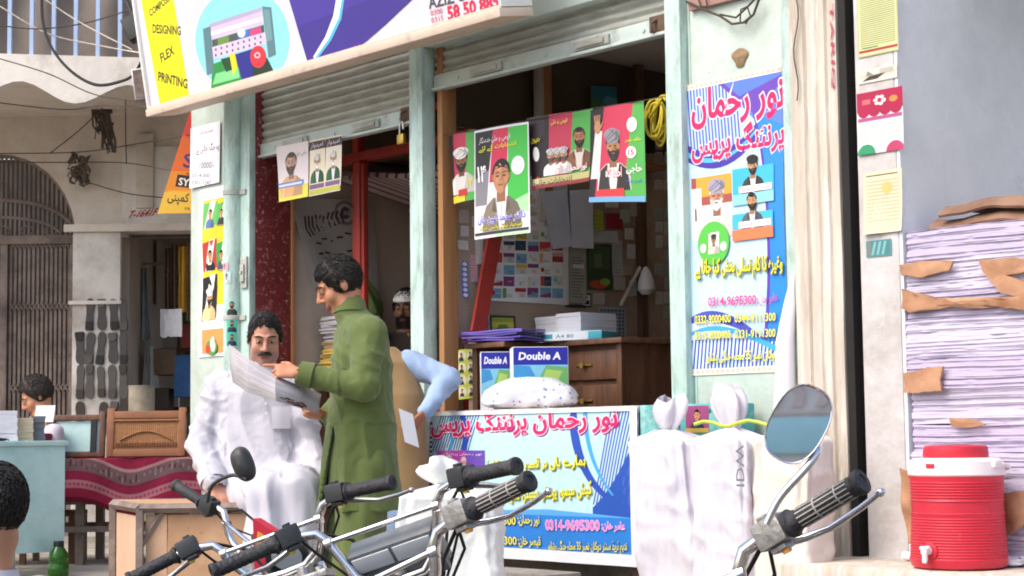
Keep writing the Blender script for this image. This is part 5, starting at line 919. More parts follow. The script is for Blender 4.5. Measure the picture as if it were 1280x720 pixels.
kraft([(1128, 330), (1150, 327), (1194, 326), (1188, 338), (1170, 343), (1158, 347), (1129, 345)], -.095, 'torn kraft flap high on the left of the lilac stack', 1)
kraft([(1227, 325), (1262, 324), (1285, 322), (1285, 340), (1262, 345), (1250, 348), (1285, 352), (1285, 372), (1255, 366), (1240, 352), (1230, 340)], -.10, 'large crumpled kraft flap high on the right of the lilac stack', 2, fold=.045)
kraft([(1128, 362), (1150, 371), (1200, 373), (1250, 370), (1285, 372), (1285, 388), (1262, 386), (1200, 384), (1140, 390), (1129, 385)], -.095, 'long kraft strip folded across the middle of the lilac stack', 3, fold=.04)
kraft([(1131, 466), (1160, 460), (1182, 458), (1178, 474), (1180, 489), (1150, 491), (1132, 492)], -.095, 'square kraft flap half way down the left of the lilac stack', 4)
kraft([(1188, 523), (1210, 522), (1234, 530), (1222, 534), (1190, 533)], -.095, 'small torn kraft tongue between the bundles above the cooler', 5)
kraft([(1245, 617), (1285, 613), (1285, 655), (1262, 670), (1250, 655), (1258, 640), (1246, 632)], -.11, 'crumpled kraft wrapper at the foot of the stack right of the cooler', 6, fold=.06)
kraft([(1130, 585), (1145, 590), (1146, 640), (1150, 672), (1138, 680), (1131, 640)], -.10, 'crumpled pale kraft wrapper left of the cooler', 7, fold=.05)
for i, (x0, x1, y0, y1, dz_) in enumerate(((1160, 1300, 264, 280, 0), (1172, 1300, 248, 263, .055))):
    a = hit(x0, y1, FR, 1, -.02); b = MB(FR); b.grid(lambda u, v: (a.x+.9*u, -.02+.45*v+.012*noise.noise(V((u*7, v*2, i))), TOPZ+.012+dz_+.045*math.sin(min(1, max(0, v*6))*1.57)*1+.006*noise.noise(V((u*9, i, v*6)))-.008*math.sin(u*14+i)), 40, 14, .012); b.build('kraft_bundle', m_kraftd, None, smooth=50, label=['lower folded brown kraft bundle on top of the lilac stack', 'upper folded brown kraft bundle on top of the lilac stack'][i], cat='wrapping paper', group='folded kraft bundles on the stack')
# ---------------------------------------------------------------- water cooler
c = FR @ fo(1200, 700, -.0); c0 = fo(1199, 703, -.32); H = .227
t = thing('water_cooler', 'red ribbed water cooler with a white collar and tap', 'cooler', FR, (c0.x, -.32, H)); fr = WM[t.name]
m_red = pm('red_plastic', '#c92c3e', .42, .06, 3, .05, 60, dirt=[('#b02637', 2, .40, .2), ('#c9666c', 14, .30, .06)]); mwp = pm('white_cooler_plastic', '#e8dedd', .35, .03)
SCL = M.Scale(.945, 4); fr = fr @ SCL
prof = [(.17, 0), (.188, .008), (.195, .03)]
for i in range(15): z = .04+.0115*i; prof += [(.196-.0006*i, z), (.1925-.0006*i, z+.004), (.1925-.0006*i, z+.007)]
prof += [(.188, .222), (.184, .226), (.184, .268), (.188, .272)]
for i in range(7): z = .276+.0115*i; prof += [(.187+.0004*i, z), (.1835+.0004*i, z+.004), (.1835+.0004*i, z+.007)]
prof += [(.19, .366), (.19, .372)]
b = MB(fr); b.lathe(prof, n=48); b.build('cooler_body', m_red, t, smooth=30)
b = MB(fr); b.lathe([(.19, .3725), (.194, .378), (.190, .43), (.17, .442), (.12, .445)], n=48); b.box(-.205, -.17, -.03, .03, .405, .435, bv=.008); b.box(.17, .205, -.03, .03, .405, .435, bv=.008); b.build('collar', mwp, t, smooth=40)
b = MB(fr); b.lathe([(.13, .445), (.132, .455), (.128, .488), (.118, .494), (.06, .496)], n=40); b.build('lid', m_red, t, smooth=40)
vd = (FR.to_3x3().inverted() @ V((-c.x, -c.y, 0))).normalized(); an = math.atan2(vd.y, vd.x)
tp = M.Rotation(an-.62, 4, 'Z')
b = MB(fr); b.lathe([(.036, 0), (.036, .012), (.03, .014)], T=tp @ M.Translation((.183, 0, .075)) @ M.Rotation(R(90), 4, 'Y'), n=20); b.build('tap_recess', m_red, t)
b = MB(fr); b.tube([tp @ V((.19, 0, .075)), tp @ V((.235, 0, .075))], .014, 12); b.tube([tp @ V((.225, 0, .085)), tp @ V((.227, 0, .04)), tp @ V((.23, 0, .03))], [.012, .011, .009], 10); b.tube([tp @ V((.225, -.022, .088)), tp @ V((.225, .022, .092))], .007, 8); b.build('tap', mwp, t)
b = MB(fr); b.box(-.018, .018, -.004, .004, 0, .018, T=M.Rotation(an-.55, 4, 'Z') @ M.Translation((.193, 0, .405)) @ M.Rotation(R(90), 4, 'Z'), bv=.003); b.build('latch', m_red, t)
b = MB(fr); hp = [(.2*math.cos(R(a_)), .05, .42+.0*a_) for a_ in (0, 180)]; b.tube([V((.2*math.cos(R(a_)), .2*abs(math.sin(R(a_)))*.95+.02, .42-.03*math.sin(R(a_)))) for a_ in range(0, 181, 10)], .008, 8); b.build('handle', mwp, t)
# padlock on the gap between the pillars, bits of litter
t = thing('padlock', 'small steel padlock low in the gap between the pillars', 'padlock', FR, (3.66, -.40, .226)); fr = WM[t.name]
b = MB(fr); b.box(-.03, .03, -.012, .012, .0, .05, bv=.006); b.build('lock_body', m_rust, t); b = MB(fr); b.tube([(-.018, 0, .05), (-.02, 0, .085), (0, 0, .105), (.02, 0, .085), (.018, 0, .05)], .006, 8); b.build('shackle', m_steel, t)
b = MB(FR); c = fo(1053, 718, -.5); b.grid(lambda u, v: (c.x-.12+.26*u, -.55+.3*v, -.198+.30*math.sin(u*3.14)**.5*math.sin(v*3.14)**.5+.015*noise.noise(V((u*6, v*6, 2)))), 20, 14); b.build('yellow_bag', pm('yellow_polythene', '#d9cf4a', .35, .08, 5, .2), None, label='yellow plastic bag on the pavement below the cream pillar', cat='bag', smooth=80)
random.seed(77)
for i, (px, lab) in enumerate((((1225, 690), 'crumpled white paper scrap on the ledge right of the cooler'), ((1262, 693), 'larger crumpled white paper scrap at the edge of the ledge'), ((1136, 690), 'tiny paper scrap on the ledge left of the cooler'))):
    c = fo(px[0], px[1], -.15); b = MB(FR); r_ = (.05, .07, .03)[i]; b.grid(lambda u, v: (c.x+r_*math.cos(u*6.283)*math.sin(v*3.14)*(1+.4*noise.noise(V((u*9, v*5, i)))), -.15+r_*math.sin(u*6.283)*math.sin(v*3.14), .226+.018*(1-math.cos(v*3.14))*(1+.5*noise.noise(V((u*5, v*9, i))))), 14, 8); b.build('paper_scrap', m_ream, None, smooth=0, label=lab, cat='litter', group='paper scraps on the ledge')
# ================================================================ LEFT SIDE: STREET FURNITURE, STALL GOODS, WIRES
m_tealtab = pm('pale_teal_table_paint', '#c0dfdc', .5, .04, 3, .06, 30, dirt=[('#8fb8b2', 2.4, .40, .2), ('#7a7468', 18, .24, .03)])
TF = frame(-2.55, 10.06, 0, 40)
t = thing('teal_table', 'pale teal painted table with a solid front panel at the left', 'table', TF, (-.55, .35, 0))
b = MB(TF); b.box(-1.3, .012, -.012, .72, .725, .755, bv=.006); b.build('table_top', m_tealtab, t); b = MB(TF); b.box(-1.28, -.004, .002, .022, .13, .724, bv=.003); b.build('front_panel', m_tealtab, t)
b = MB(TF); b.box(-.022, -.002, .023, .69, .13, .724, bv=.003); b.build('side_panel', m_tealtab, t)
for x in (-1.28, -.05):
    for y in (.024, .65): b = MB(TF); b.box(x, x+.045, y, y+.045, 0, .724, bv=.003); b.build('leg', m_tealtab, t)
t = thing('green_bottle', 'green glass bottle with a dark cap under the teal table', 'bottle', WR, (*wy(73, 712, 9.93).xy, .0)); fr = WM[t.name]
b = MB(fr); b.lathe([(.05, 0), (.058, .01), (.058, .06), (.05, .075), (.057, .09), (.05, .13), (.03, .16), (.028, .165)], n=18); b.build('bottle_body', pm('green_glass', '#2f6a1c', .1, .15, 4, trans=.4), t, smooth=60); b = MB(fr); b.lathe([(.03, .165), (.03, .19), (.026, .195)], n=14); b.build('cap', m_black, t)
# things on the table
def on_t(px, py, y=10.25): q = hit(px, py, WR, 1, y); return q
for i, (px, py, w, d, h, col, lab) in enumerate(((4, 520, .12, .2, .17, '#dcdbe2', 'tall white paper pile on the left end of the teal table'), (24, 535, .09, .16, .13, '#c9b89a', 'cream ledger block standing on the teal table'), (36, 535, .08, .16, .14, '#6d7078', 'grey ledger block beside the cream one on the teal table'))):
    q = wy(px, 546, 9.98); ream('ledger_block', frame(q.x, 10.02+.06*i, .756, 20), w, d, 0, h, pm('ledger_%d' % i, col, .7, .12, 8, streak=(1, 1, 14)), lab, 'paper block', 'paper blocks on the teal table', .004, 8)
b = MB(TF); b.grid(lambda u, v: (-.75+.42*u, .02+.28*v, .762+.05*abs(noise.noise(V((u*4, v*3, 5))))+.012*noise.noise(V((u*13, v*13, 1)))), 24, 16, .006); b.build('dark_cloth', pm('dark_grey_cloth_b', '#4a4a50', .85, .2), None, label='crumpled dark cloth lying on the teal table', cat='cloth', smooth=80)
# rug bench
BFm = frame(-2.62, 10.75, 0, 0)
t = thing('rug_bench', 'wooden bench with loose boards under a crimson rug', 'bench', BFm, (0, .3, 0)); bx0, bx1 = -.75, .72
b = MB(BFm); b.box(bx0, bx1, .0, .62, .60, .635, bv=.004); b.build('bench_top', m_wooddk, t)
for x in (bx0+.02, -.05, bx1-.07):
    for y in (.02, .54): b = MB(BFm); b.box(x, x+.05, y, y+.05, 0, .599); b.build('leg', m_iron, t)
b = MB(BFm); b.box(bx0, bx1, .0, .02, .20, .235); b.box(bx0, bx1, .56, .58, .20, .235); b.build('stretcher', m_iron, t)
for i, (z, o_, c_, lab) in enumerate(((.40, -.02, '#8a7a68', 'lower grey board on the rack under the rug bench'), (.425, -.05, '#a3937e', 'middle warped pale board under the rug bench'), (.45, .0, '#75685a', 'upper brown board under the rug bench'))):
    b = MB(BFm); b.grid(lambda u, v: (bx0+.1+1.3*u, o_+.4*v, z+.012*noise.noise(V((u*5, v*2, i)))), 24, 4, .016); b.build('loose_board', pm('loose_board_%d' % i, c_, .8, .2, 4, streak=(1, 8, 1)), None, smooth=30, label=lab, cat='board', group='loose boards under the rug bench')
b = MB(BFm); b.box(bx0+.02, bx1-.02, .03, .6, .365, .39); b.build('board_rack', m_iron, t)
m_rug = attr_mat('rug_pile', .95, .25, .1, .5)
p = Print(1.5, .95, '#6f1f36')
def rugpat(p):
    w = 1.5
    for y0, y1, c in ((.0, .03, '#561626'), (.03, .085, '#7d1f38'), (.085, .135, '#8f5f66'), (.135, .175, '#74203a'), (.19, .27, '#5f4a4c'), (.27, .29, '#8f6a6c'), (.29, .33, '#7a2038')): p.rect(0, y0, w, y1, c)
    random.seed(4)
    for i in range(60): x = i*w/60; p.poly([(x, .11), (x+.01, .098), (x+.02, .11), (x+.01, .122)], '#8a3048', 0 if i else 1)
    for i in range(90): x = i*w/90; p.rect(x, .2+random.random()*.05, x+.008, .215+random.random()*.05, '#7f686c' if i % 2 else '#3f2a30', 0 if i else 1)
    for k in range(8): p.rect(0, .36+.07*k, w, .385+.07*k, ('#86283f', '#54403f')[k % 2])
rugpat(p)
def rugmap(u, v, k):
    x = bx0-.02+1.50*u; L = v*.95; dr = .30+.03*math.sin(u*9+1)-.05*noise.noise(V((u*5, 1, 2))); wv = .02*math.sin(u*17)+.02*noise.noise(V((u*8, v*4, 3)))
    if L < dr: return V((x, -.035-(.05+wv)*(1-L/dr)-k, .645-(dr-L)*.97))
    return V((x, -.035+(L-dr), .645+.006*noise.noise(V((u*9, v*9, 1)))+k))
p.build('crimson_rug', m_rug, rugmap, None, fr=BFm, nu=48, nv=30, th=.008, label='crimson patterned rug draped over the front of the bench', cat='rug')
# woven cot end and framed panel on the rug
def wov(px0, px1, py0, py1, y, label, name, weave, mat, cat, post=.03):
    a, c = wy(px0, py1, y), wy(px1, py0, y); fr = frame((a.x+c.x)/2, y, .65, 0); w, h = c.x-a.x, c.z-.655; t = thing(name, label, cat, fr)
    T = M.Rotation(R(-7), 4, 'X')
    b = MB(fr); b.box(-w/2, w/2, -.02, .02, h-post, h, T=T, bv=.006); b.build('rail', mat, t); b = MB(fr); b.box(-w/2, w/2, -.02, .02, .0, post, T=T, bv=.006); b.build('rail', mat, t)
    for x in (-w/2, w/2-post): b = MB(fr); b.box(x, x+post, -.022, .022, -.0, h+.02, T=T, bv=.006); b.build('post', mat, t)
    return t, fr, w, h, T
m_cane = pattern(pm('woven_cane', '#a5754a', .7, .15, 6, .3, 60), 'wave', '#6a4528', 26, .62, (1, 1, 1.0), .7); m_canewood = pm('brown_cane_frame', '#8a5a3c', .6, .2, 5, .1, 30, dirt=[('#c9a88a', 4, .33, .04)])
t, fr, w, h, T = wov(133, 232, 512, 562, 10.86, 'brown woven cane panel with a wooden frame standing on the rug', 'cane_panel', 1, m_canewood, 'cane panel', .045)
b = MB(fr); b.grid(lambda u, v: (-w/2+.04+(w-.08)*u, -.012-.004*math.sin(u*150)*math.sin(v*60), .04+(h-.08)*v), 60, 26, .008, T=T); b.build('woven_cane', m_cane, t)
b = MB(fr); [b.tube([(-w/2+.06+(w-.12)*i/22, -.018, .062), (-w/2+.06+(w-.12)*i/22, -.02, .085)], .006, 5, T=T) for i in range(23)]; b.tube([(-.16+.02*i, -.02, .10+.055*math.sin(i*math.pi/16)) for i in range(17)], .005, 5, T=T); b.tube([(-w/2+.04, -.02, h-.06), (w/2-.04, -.02, h-.06)], .006, 5, T=T); b.build('cane_lacing', m_canewood, t)
t, fr, w, h, T = wov(55, 131, 517, 570, 10.95, 'dark wooden frame with pale teal panels standing on the rug', 'framed_panel', 0, m_wooddk, 'framed panel', .035)
b = MB(fr); b.box(-w/2+.03, w/2-.03, .0, .012, .03, h-.04, T=T); b.build('teal_panel', m_tealtab, t); b = MB(fr); b.box(.10, .135, -.022, .022, .03, h-.036, T=T); b.build('post', m_black, t); b = MB(fr); b.box(-w/2+.04, -w/2+.065, -.022, .022, .03, h-.036, T=T); b.build('post', m_black, t)
b = MB(); a = wy(48, 546, 10.7); b.box(a.x-.05, a.x+.05, 10.62, 10.9, .65, .80, bv=.01); b.build('crimson_cushion', pm('crimson_cushion', '#7a2438', .85, .15), None, label='small crimson cushion between the ledgers and the framed panel', cat='cushion')
# steel framed box bench the man sits on
SB = frame(-1.66, 7.85, -.2, 0)
t = thing('steel_bench', 'brown steel framed bench clad with plywood panels', 'bench', SB, (.35, .35, 0)); zt = .65
b = MB(SB); L_, D_ = .74, .62; sk = -.26
def sp(x, y, z): return V((x+sk*y/D_, y, z))
def bar(b, p, q, r=.018):
    p, q = V(p), V(q); d = (q-p).normalized(); b.tube([p, q], r*1.2, 4)
bar(b, sp(0, 0, zt), sp(L_, 0, zt)); bar(b, sp(0, D_, zt), sp(L_, D_, zt)); bar(b, sp(0, 0, zt), sp(0, D_, zt)); bar(b, sp(L_, 0, zt), sp(L_, D_, zt)); b.build('top_frame', m_iron, t, smooth=0)
for x, y in ((0, 0), (L_, 0), (0, D_), (L_, D_)): b = MB(SB); bar(b, sp(x, y, 0), sp(x, y, zt)); b.build('leg', m_iron, t, smooth=0)
b = MB(SB); bar(b, sp(.0, .02, zt-.18), sp(.10, .02, zt-.02), .012); b.build('brace', m_iron, t, smooth=0)
m_ply = pm('dusty_plywood', '#b8906c', .8, .12, 8, .1, 40, dirt=[('#8f6a4c', 40, .36, .06), ('#d6b898', 2, .36, .2)])
b = MB(SB); b.add([sp(.01, .01, zt-.002), sp(L_-.01, .01, zt-.002), sp(L_-.01, D_-.01, zt-.002), sp(.01, D_-.01, zt-.002), sp(.01, .01, zt+.018), sp(L_-.01, .01, zt+.018), sp(L_-.01, D_-.01, zt+.018), sp(.01, D_-.01, zt+.018)], [(0, 3, 2, 1), (4, 5, 6, 7), (0, 1, 5, 4), (1, 2, 6, 5), (2, 3, 7, 6), (3, 0, 4, 7)]); b.build('seat_board', m_ply, t)
b = MB(SB); b.box(.12, L_, .022, .036, .06, zt-.03); b.build('front_panel', m_ply, t); b = MB(SB); b.box(.022, .115, .026, .04, .04, zt-.03); b.build('front_panel', pm('pale_plank', '#c9a384', .8, .1, 6), t, 'pale front plank'); b = MB(SB); b.box(.10, .116, .014, .0215, .05, .30); b.box(-.012, .0, .03, .04, .05, .5); b.build('red_strip', m_red, t)
b = MB(SB); b.add([sp(.012, .03, .05), sp(.012, D_-.03, .05), sp(.012, D_-.03, zt-.04), sp(.012, .03, zt-.04), sp(.024, .03, .05), sp(.024, D_-.03, .05), sp(.024, D_-.03, zt-.04), sp(.024, .03, zt-.04)], [(0, 3, 2, 1), (4, 5, 6, 7), (0, 1, 5, 4), (1, 2, 6, 5), (2, 3, 7, 6), (3, 0, 4, 7)]); b.build('end_panel', pm('pale_end_panel', '#c4a084', .8, .1), t)
# stall goods in the old building
def drape(name, px0, px1, py0, py1, y, col, label, cat, group=None, folds=8, pat=None, taper=0):
    a, c = wy(px0, py1, y), wy(px1, py0, y); m = pm(name+'_%d' % px0, col, .9, .15, 6, .15, 30)
    if pat: m = pattern(m, 'voronoi', pat, 26, .25)
    b = MB(); b.grid(lambda u, v: (a.x+(c.x-a.x)*(u+(u-.5)*taper*v), y+.03*math.sin(u*folds*2)+.02*noise.noise(V((u*4, v*3, px0))), a.z+(c.z-a.z)*v+.03*(1-v)*noise.noise(V((u*4, 3, px0)))), 40, 10, .005)
    return b.build(name, m, None, label=label, cat=cat, group=group, smooth=80)
G1 = 'cloths hung at the mouth of the old stall'
drape('hanging_scarf', 206, 214, 310, 394, 14.3, '#7d6554', 'brown scarf on the left of the yellow one in the old stall', 'scarf', G1, 4, '#5a4436')
drape('hanging_scarf', 214, 223, 305, 396, 14.32, '#8f7664', 'pale brown scarf touching the yellow one in the old stall', 'scarf', G1, 4, '#6a5346')
drape('hanging_scarf', 224, 234, 308, 390, 14.28, '#c99f34', 'yellow scarf hanging in the old stall', 'scarf', G1, 4)
drape('hanging_scarf', 234, 243, 303, 400, 14.3, '#7a5f50', 'brown scarf on the right of the yellow one in the old stall', 'scarf', G1, 4, '#a58a74')
drape('hanging_shirt', 170, 189, 335, 425, 14.7, '#8f9a9a', 'long pale grey shirt hanging in the old stall', 'shirt', None, 5, taper=-.6)
drape('grey_shawl', 186, 196, 300, 380, 15.2, '#8d8078', 'grey shawl hanging against the green wall of the old stall', 'shawl', None, 5)
drape('white_bag', 201, 228, 386, 421, 14.1, '#c9c8cc', 'square white shopping bag hanging under the scarves', 'bag', None, 2)
drape('pale_cloth', 178, 198, 432, 486, 14.6, '#a3a5a3', 'pale grey cloth hanging below the stall shelf', 'cloth', None, 4, taper=-.5)
b = MB(); a = wy(176, 333, 14.5); c = wy(243, 300, 14.3); b.tube([(-3.1, 14.31, c.z+.03), (-1.9, 14.31, c.z+.03)], .012, 6); b.tube([(-3.1, 14.71, a.z+.04), (-2.6, 14.71, a.z+.04)], .012, 6); b.build('hanging_rail', m_iron, old)
t = thing('cream_bucket', 'cream coloured drum standing in front of the old stall', 'drum', WR, (wy(177, 520, 13.6).x, 13.6, 0)); a = wy(177, 482, 13.6); b = MB(WM[t.name]); b.lathe([(.095, 0), (.1, .02), (.1, a.z-.02), (.104, a.z-.01), (.104, a.z), (.094, a.z), (.092, a.z-.05)], n=24); b.build('drum_wall', pm('cream_drum_paint', '#bfb49f', .6, .1, 4, dirt='#8f8474'), t)
for i, (px, py, w, h, col, lab) in enumerate(((205, 452, .2, .22, '#6d5a48', 'brown carton under the stall shelf'), (232, 470, .2, .35, '#3f6aa0', 'blue checked bundle at the stall corner'), (236, 420, .14, .2, '#8a3a38', 'dark red box over the blue bundle'), (192, 500, .25, .2, '#4a4038', 'dark box low in the old stall'))):
    q = wy(px, py, 14.6); b = MB(); b.box(q.x-w/2, q.x+w/2, 14.6, 14.85, q.z-h/2, q.z+h/2, bv=.015); b.build('stall_box', pm('stall_box_%d' % i, col, .8, .2, 8), None, label=lab, cat='box', group='boxes in the old stall')
b = MB(); b.box(-3.08, -1.6, 14.5, 15.4, .0, .66); b.build('stall_counter', m_wooddk, old)
# ---------------------------------------------------------------- wires
def wire(name, pts, r, label, mat=None, sag=0, n=24, cat='wire', group=None):
    q = [wy(x, y, d) for x, y, d in pts]; o = []
    for i in range(len(q)-1):
        p0, p1, p2, p3 = q[max(i-1, 0)], q[i], q[i+1], q[min(i+2, len(q)-1)]
        for k in range(8): s_ = k/8; o.append(.5*((2*p1)+(p2-p0)*s_+(2*p0-5*p1+4*p2-p3)*s_**2+(3*p1-p0-3*p2+p3)*s_**3))
    o.append(q[-1]); b = MB(); b.tube(o, r, 6); return b.build(name, mat or m_cable, None, label=label, cat=cat, group=group)
wire('black_cable', [(52, -6, 12.4), (54, 30, 12.3), (66, 62, 12.2), (90, 90, 12.1), (120, 106, 12), (150, 102, 11.9), (168, 92, 11.8), (182, 66, 11.7)], .011, 'thick black cable looping down below the balcony', cat='cable')
wire('black_cable', [(156, -5, 12), (164, 14, 11.9), (172, 28, 11.8), (185, 45, 11.7)], .013, 'short black cable beside the left edge of the signboard', cat='cable')
GW = 'thin wires strung across the old building'
for i, (pts, lab) in enumerate((([(-5, 72, 12.3), (60, 92, 12.3), (118, 118, 12.3), (180, 128, 12.0), (205, 136, 11.8)], 'thin wire running along the scalloped balcony edge'), ([(-5, 128, 12.8), (80, 137, 12.6), (130, 132, 12.4), (200, 136, 11.9)], 'thin wire just below the balcony'), ([(-5, 192, 13.5), (100, 190, 13.4), (170, 180, 13), (240, 168, 11.9)], 'thin wire rising to the company sign'), ([(-5, 203, 13.6), (90, 203, 13.6), (160, 204, 13.2), (240, 218, 11.9)], 'thin wire passing over the top of the pilaster'), ([(62, 192, 13.7), (100, 162, 13.7), (128, 135, 13.4)], 'slanting wire from the arch up to the balcony'), ([(110, 228, 13.8), (160, 242, 13.8), (215, 248, 13.6)], 'thin sagging wire above the red wall number'), ([(157, 124, 13.2), (157, 160, 13.7), (158, 205, 13.8)], 'vertical wire hanging on the wall from the balcony'), ([(0, 8, 12.35), (60, 42, 12.35), (130, 58, 12.3), (175, 66, 12.0)], 'pale wire crossing the balcony railing'), ([(50, -5, 12.35), (100, 28, 12.3), (165, 62, 12.1)], 'second pale wire crossing the balcony railing'), ([(0, 32, 12.3), (50, 36, 12.3), (110, 28, 12.3), (175, 8, 12.0)], 'dark wire curving across the balcony railing'))):
    wire('thin_wire', pts, .0045 if i < 7 else .005, lab, m_wire if i < 7 or i == 9 else m_cream, group=GW)
random.seed(13); b = MB()
for i in range(60):
    t0 = random.random(); x = 118+14*random.random()+5*math.sin(t0*9); y0 = 128+8*random.random(); L_ = random.uniform(10, 60); q = [wy(x+random.uniform(-6, 6)*k/4+(6*k/4), y0+L_*k/4, 13.75+random.uniform(-.03, .03)) for k in range(5)]; b.tube(q, random.uniform(.004, .014), 4)
b.build('cobweb_tangle', pm('sooty_cobweb', '#5f564d', .95, .2), None, label='sooty tangle of old wires and cobwebs under the balcony', cat='tangle')
b = MB()
for i in range(40):
    x = random.uniform(88, 110); y0 = random.uniform(196, 226); q = [wy(x+random.uniform(-7, 7), y0+random.uniform(-8, 8), 13.88+random.uniform(-.02, .02)) for k in range(4)]; b.tube(q, random.uniform(.006, .016), 4)
b.build('cobweb_tangle', pm('sooty_cobweb_b', '#6a6056', .95, .2), None, label='small clump of soot and cobweb beside the arch top', cat='tangle')
t = thing('floodlight', 'dark square floodlight behind the left edge of the signboard', 'floodlight', WR, wy(168, 40, 11.6)); fr = WM[t.name] @ M.Rotation(R(-25), 4, 'Y'); b = MB(fr); b.box(-.05, .07, -.06, .06, -.06, .10, bv=.01); b.build('lamp_case', m_black, t); b = MB(fr); b.box(-.045, .065, -.066, -.061, -.055, .095, bv=.002); b.build('lens', pm('dusty_lens', '#4a4a46', .3), t); b = MB(fr); b.tube([(.0, .05, .0), (.12, .15, -.02), (.5, .3, -.02)], .012, 6); b.build('bracket', m_iron, t)
t = thing('junction_box', 'grey electric box hanging behind the left end of the signboard', 'electric box', WR, wy(177, 126, 11.6)); fr = WM[t.name] @ M.Rotation(R(-8), 4, 'Y'); b = MB(fr); b.box(-.035, .06, -.05, .05, .0, .21, bv=.006); b.build('box_body', m_steel, t); b = MB(fr); b.box(-.025, .05, -.056, -.051, .01, .2, bv=.002); b.build('cover', m_iron, t); b = MB(fr); b.tube([(.03, .03, .1), (.4, .2, .1)], .015, 6); b.build('bracket', m_iron, t)
# upper right of the shop: bundle of wires on a stained board, torn plate, hanging wire
b = MB(FR); a, c = fo(862, 14, -.02), fo(948, -30, -.02); b.box(a.x, c.x, -.03, -.001, a.z, c.z+.2, bv=.004); b.build('stained_board', pm('pinkish_board', '#a98278', .7, .15, 4), shop)
GX = 'dark wires looped under the stained board'
def fwire(pts, r, lab, o=-.045): q = [fo(x, y, o) for x, y in pts]; b = MB(FR); b.tube([q[0]]+[q[i].lerp(q[i+1], k/3) for i in range(len(q)-1) for k in range(3)]+[q[-1]], r, 6); b.build('looped_wire', m_wire, None, label=lab, cat='wire', group=GX)
fwire([(858, 2), (880, 12), (900, 20), (915, 30), (930, 28), (942, 18), (950, -4)], .006, 'longest dark wire drooping under the stained board')
fwire([(872, -4), (876, 8), (884, 8), (882, -4)], .004, 'small wire loop at the left end of the stained board'); fwire([(900, 18), (920, 22), (935, 8), (945, -3)], .005, 'wire curving across the middle of the stained board'); fwire([(925, 28), (926, 12), (934, 8), (938, 20), (932, 30)], .004, 'narrow dark wire loop on the right of the stained board')
b = MB(FR); a = fo(925, 72, -.004); b.grid(lambda u, v: (a.x+.045*math.cos(u*6.283)*v*(1+.3*math.sin(u*19)), -.006-.012*(1-v), a.z+.045*math.sin(u*6.283)*v), 24, 3); b.build('torn_patch', pm('torn_brown_patch', '#8d7656', .8, .3, 20), None, label='torn brown patch on the wall above the tall poster', cat='patch')
q = [fo(995+3*math.sin(i*.9), -4+13*i, -.08) for i in range(11)]; b = MB(FR); b.tube(q, .003, 5); b.build('hanging_wire', m_wire, None, label='thin wire hanging down the left edge of the cream pillar', cat='wire')
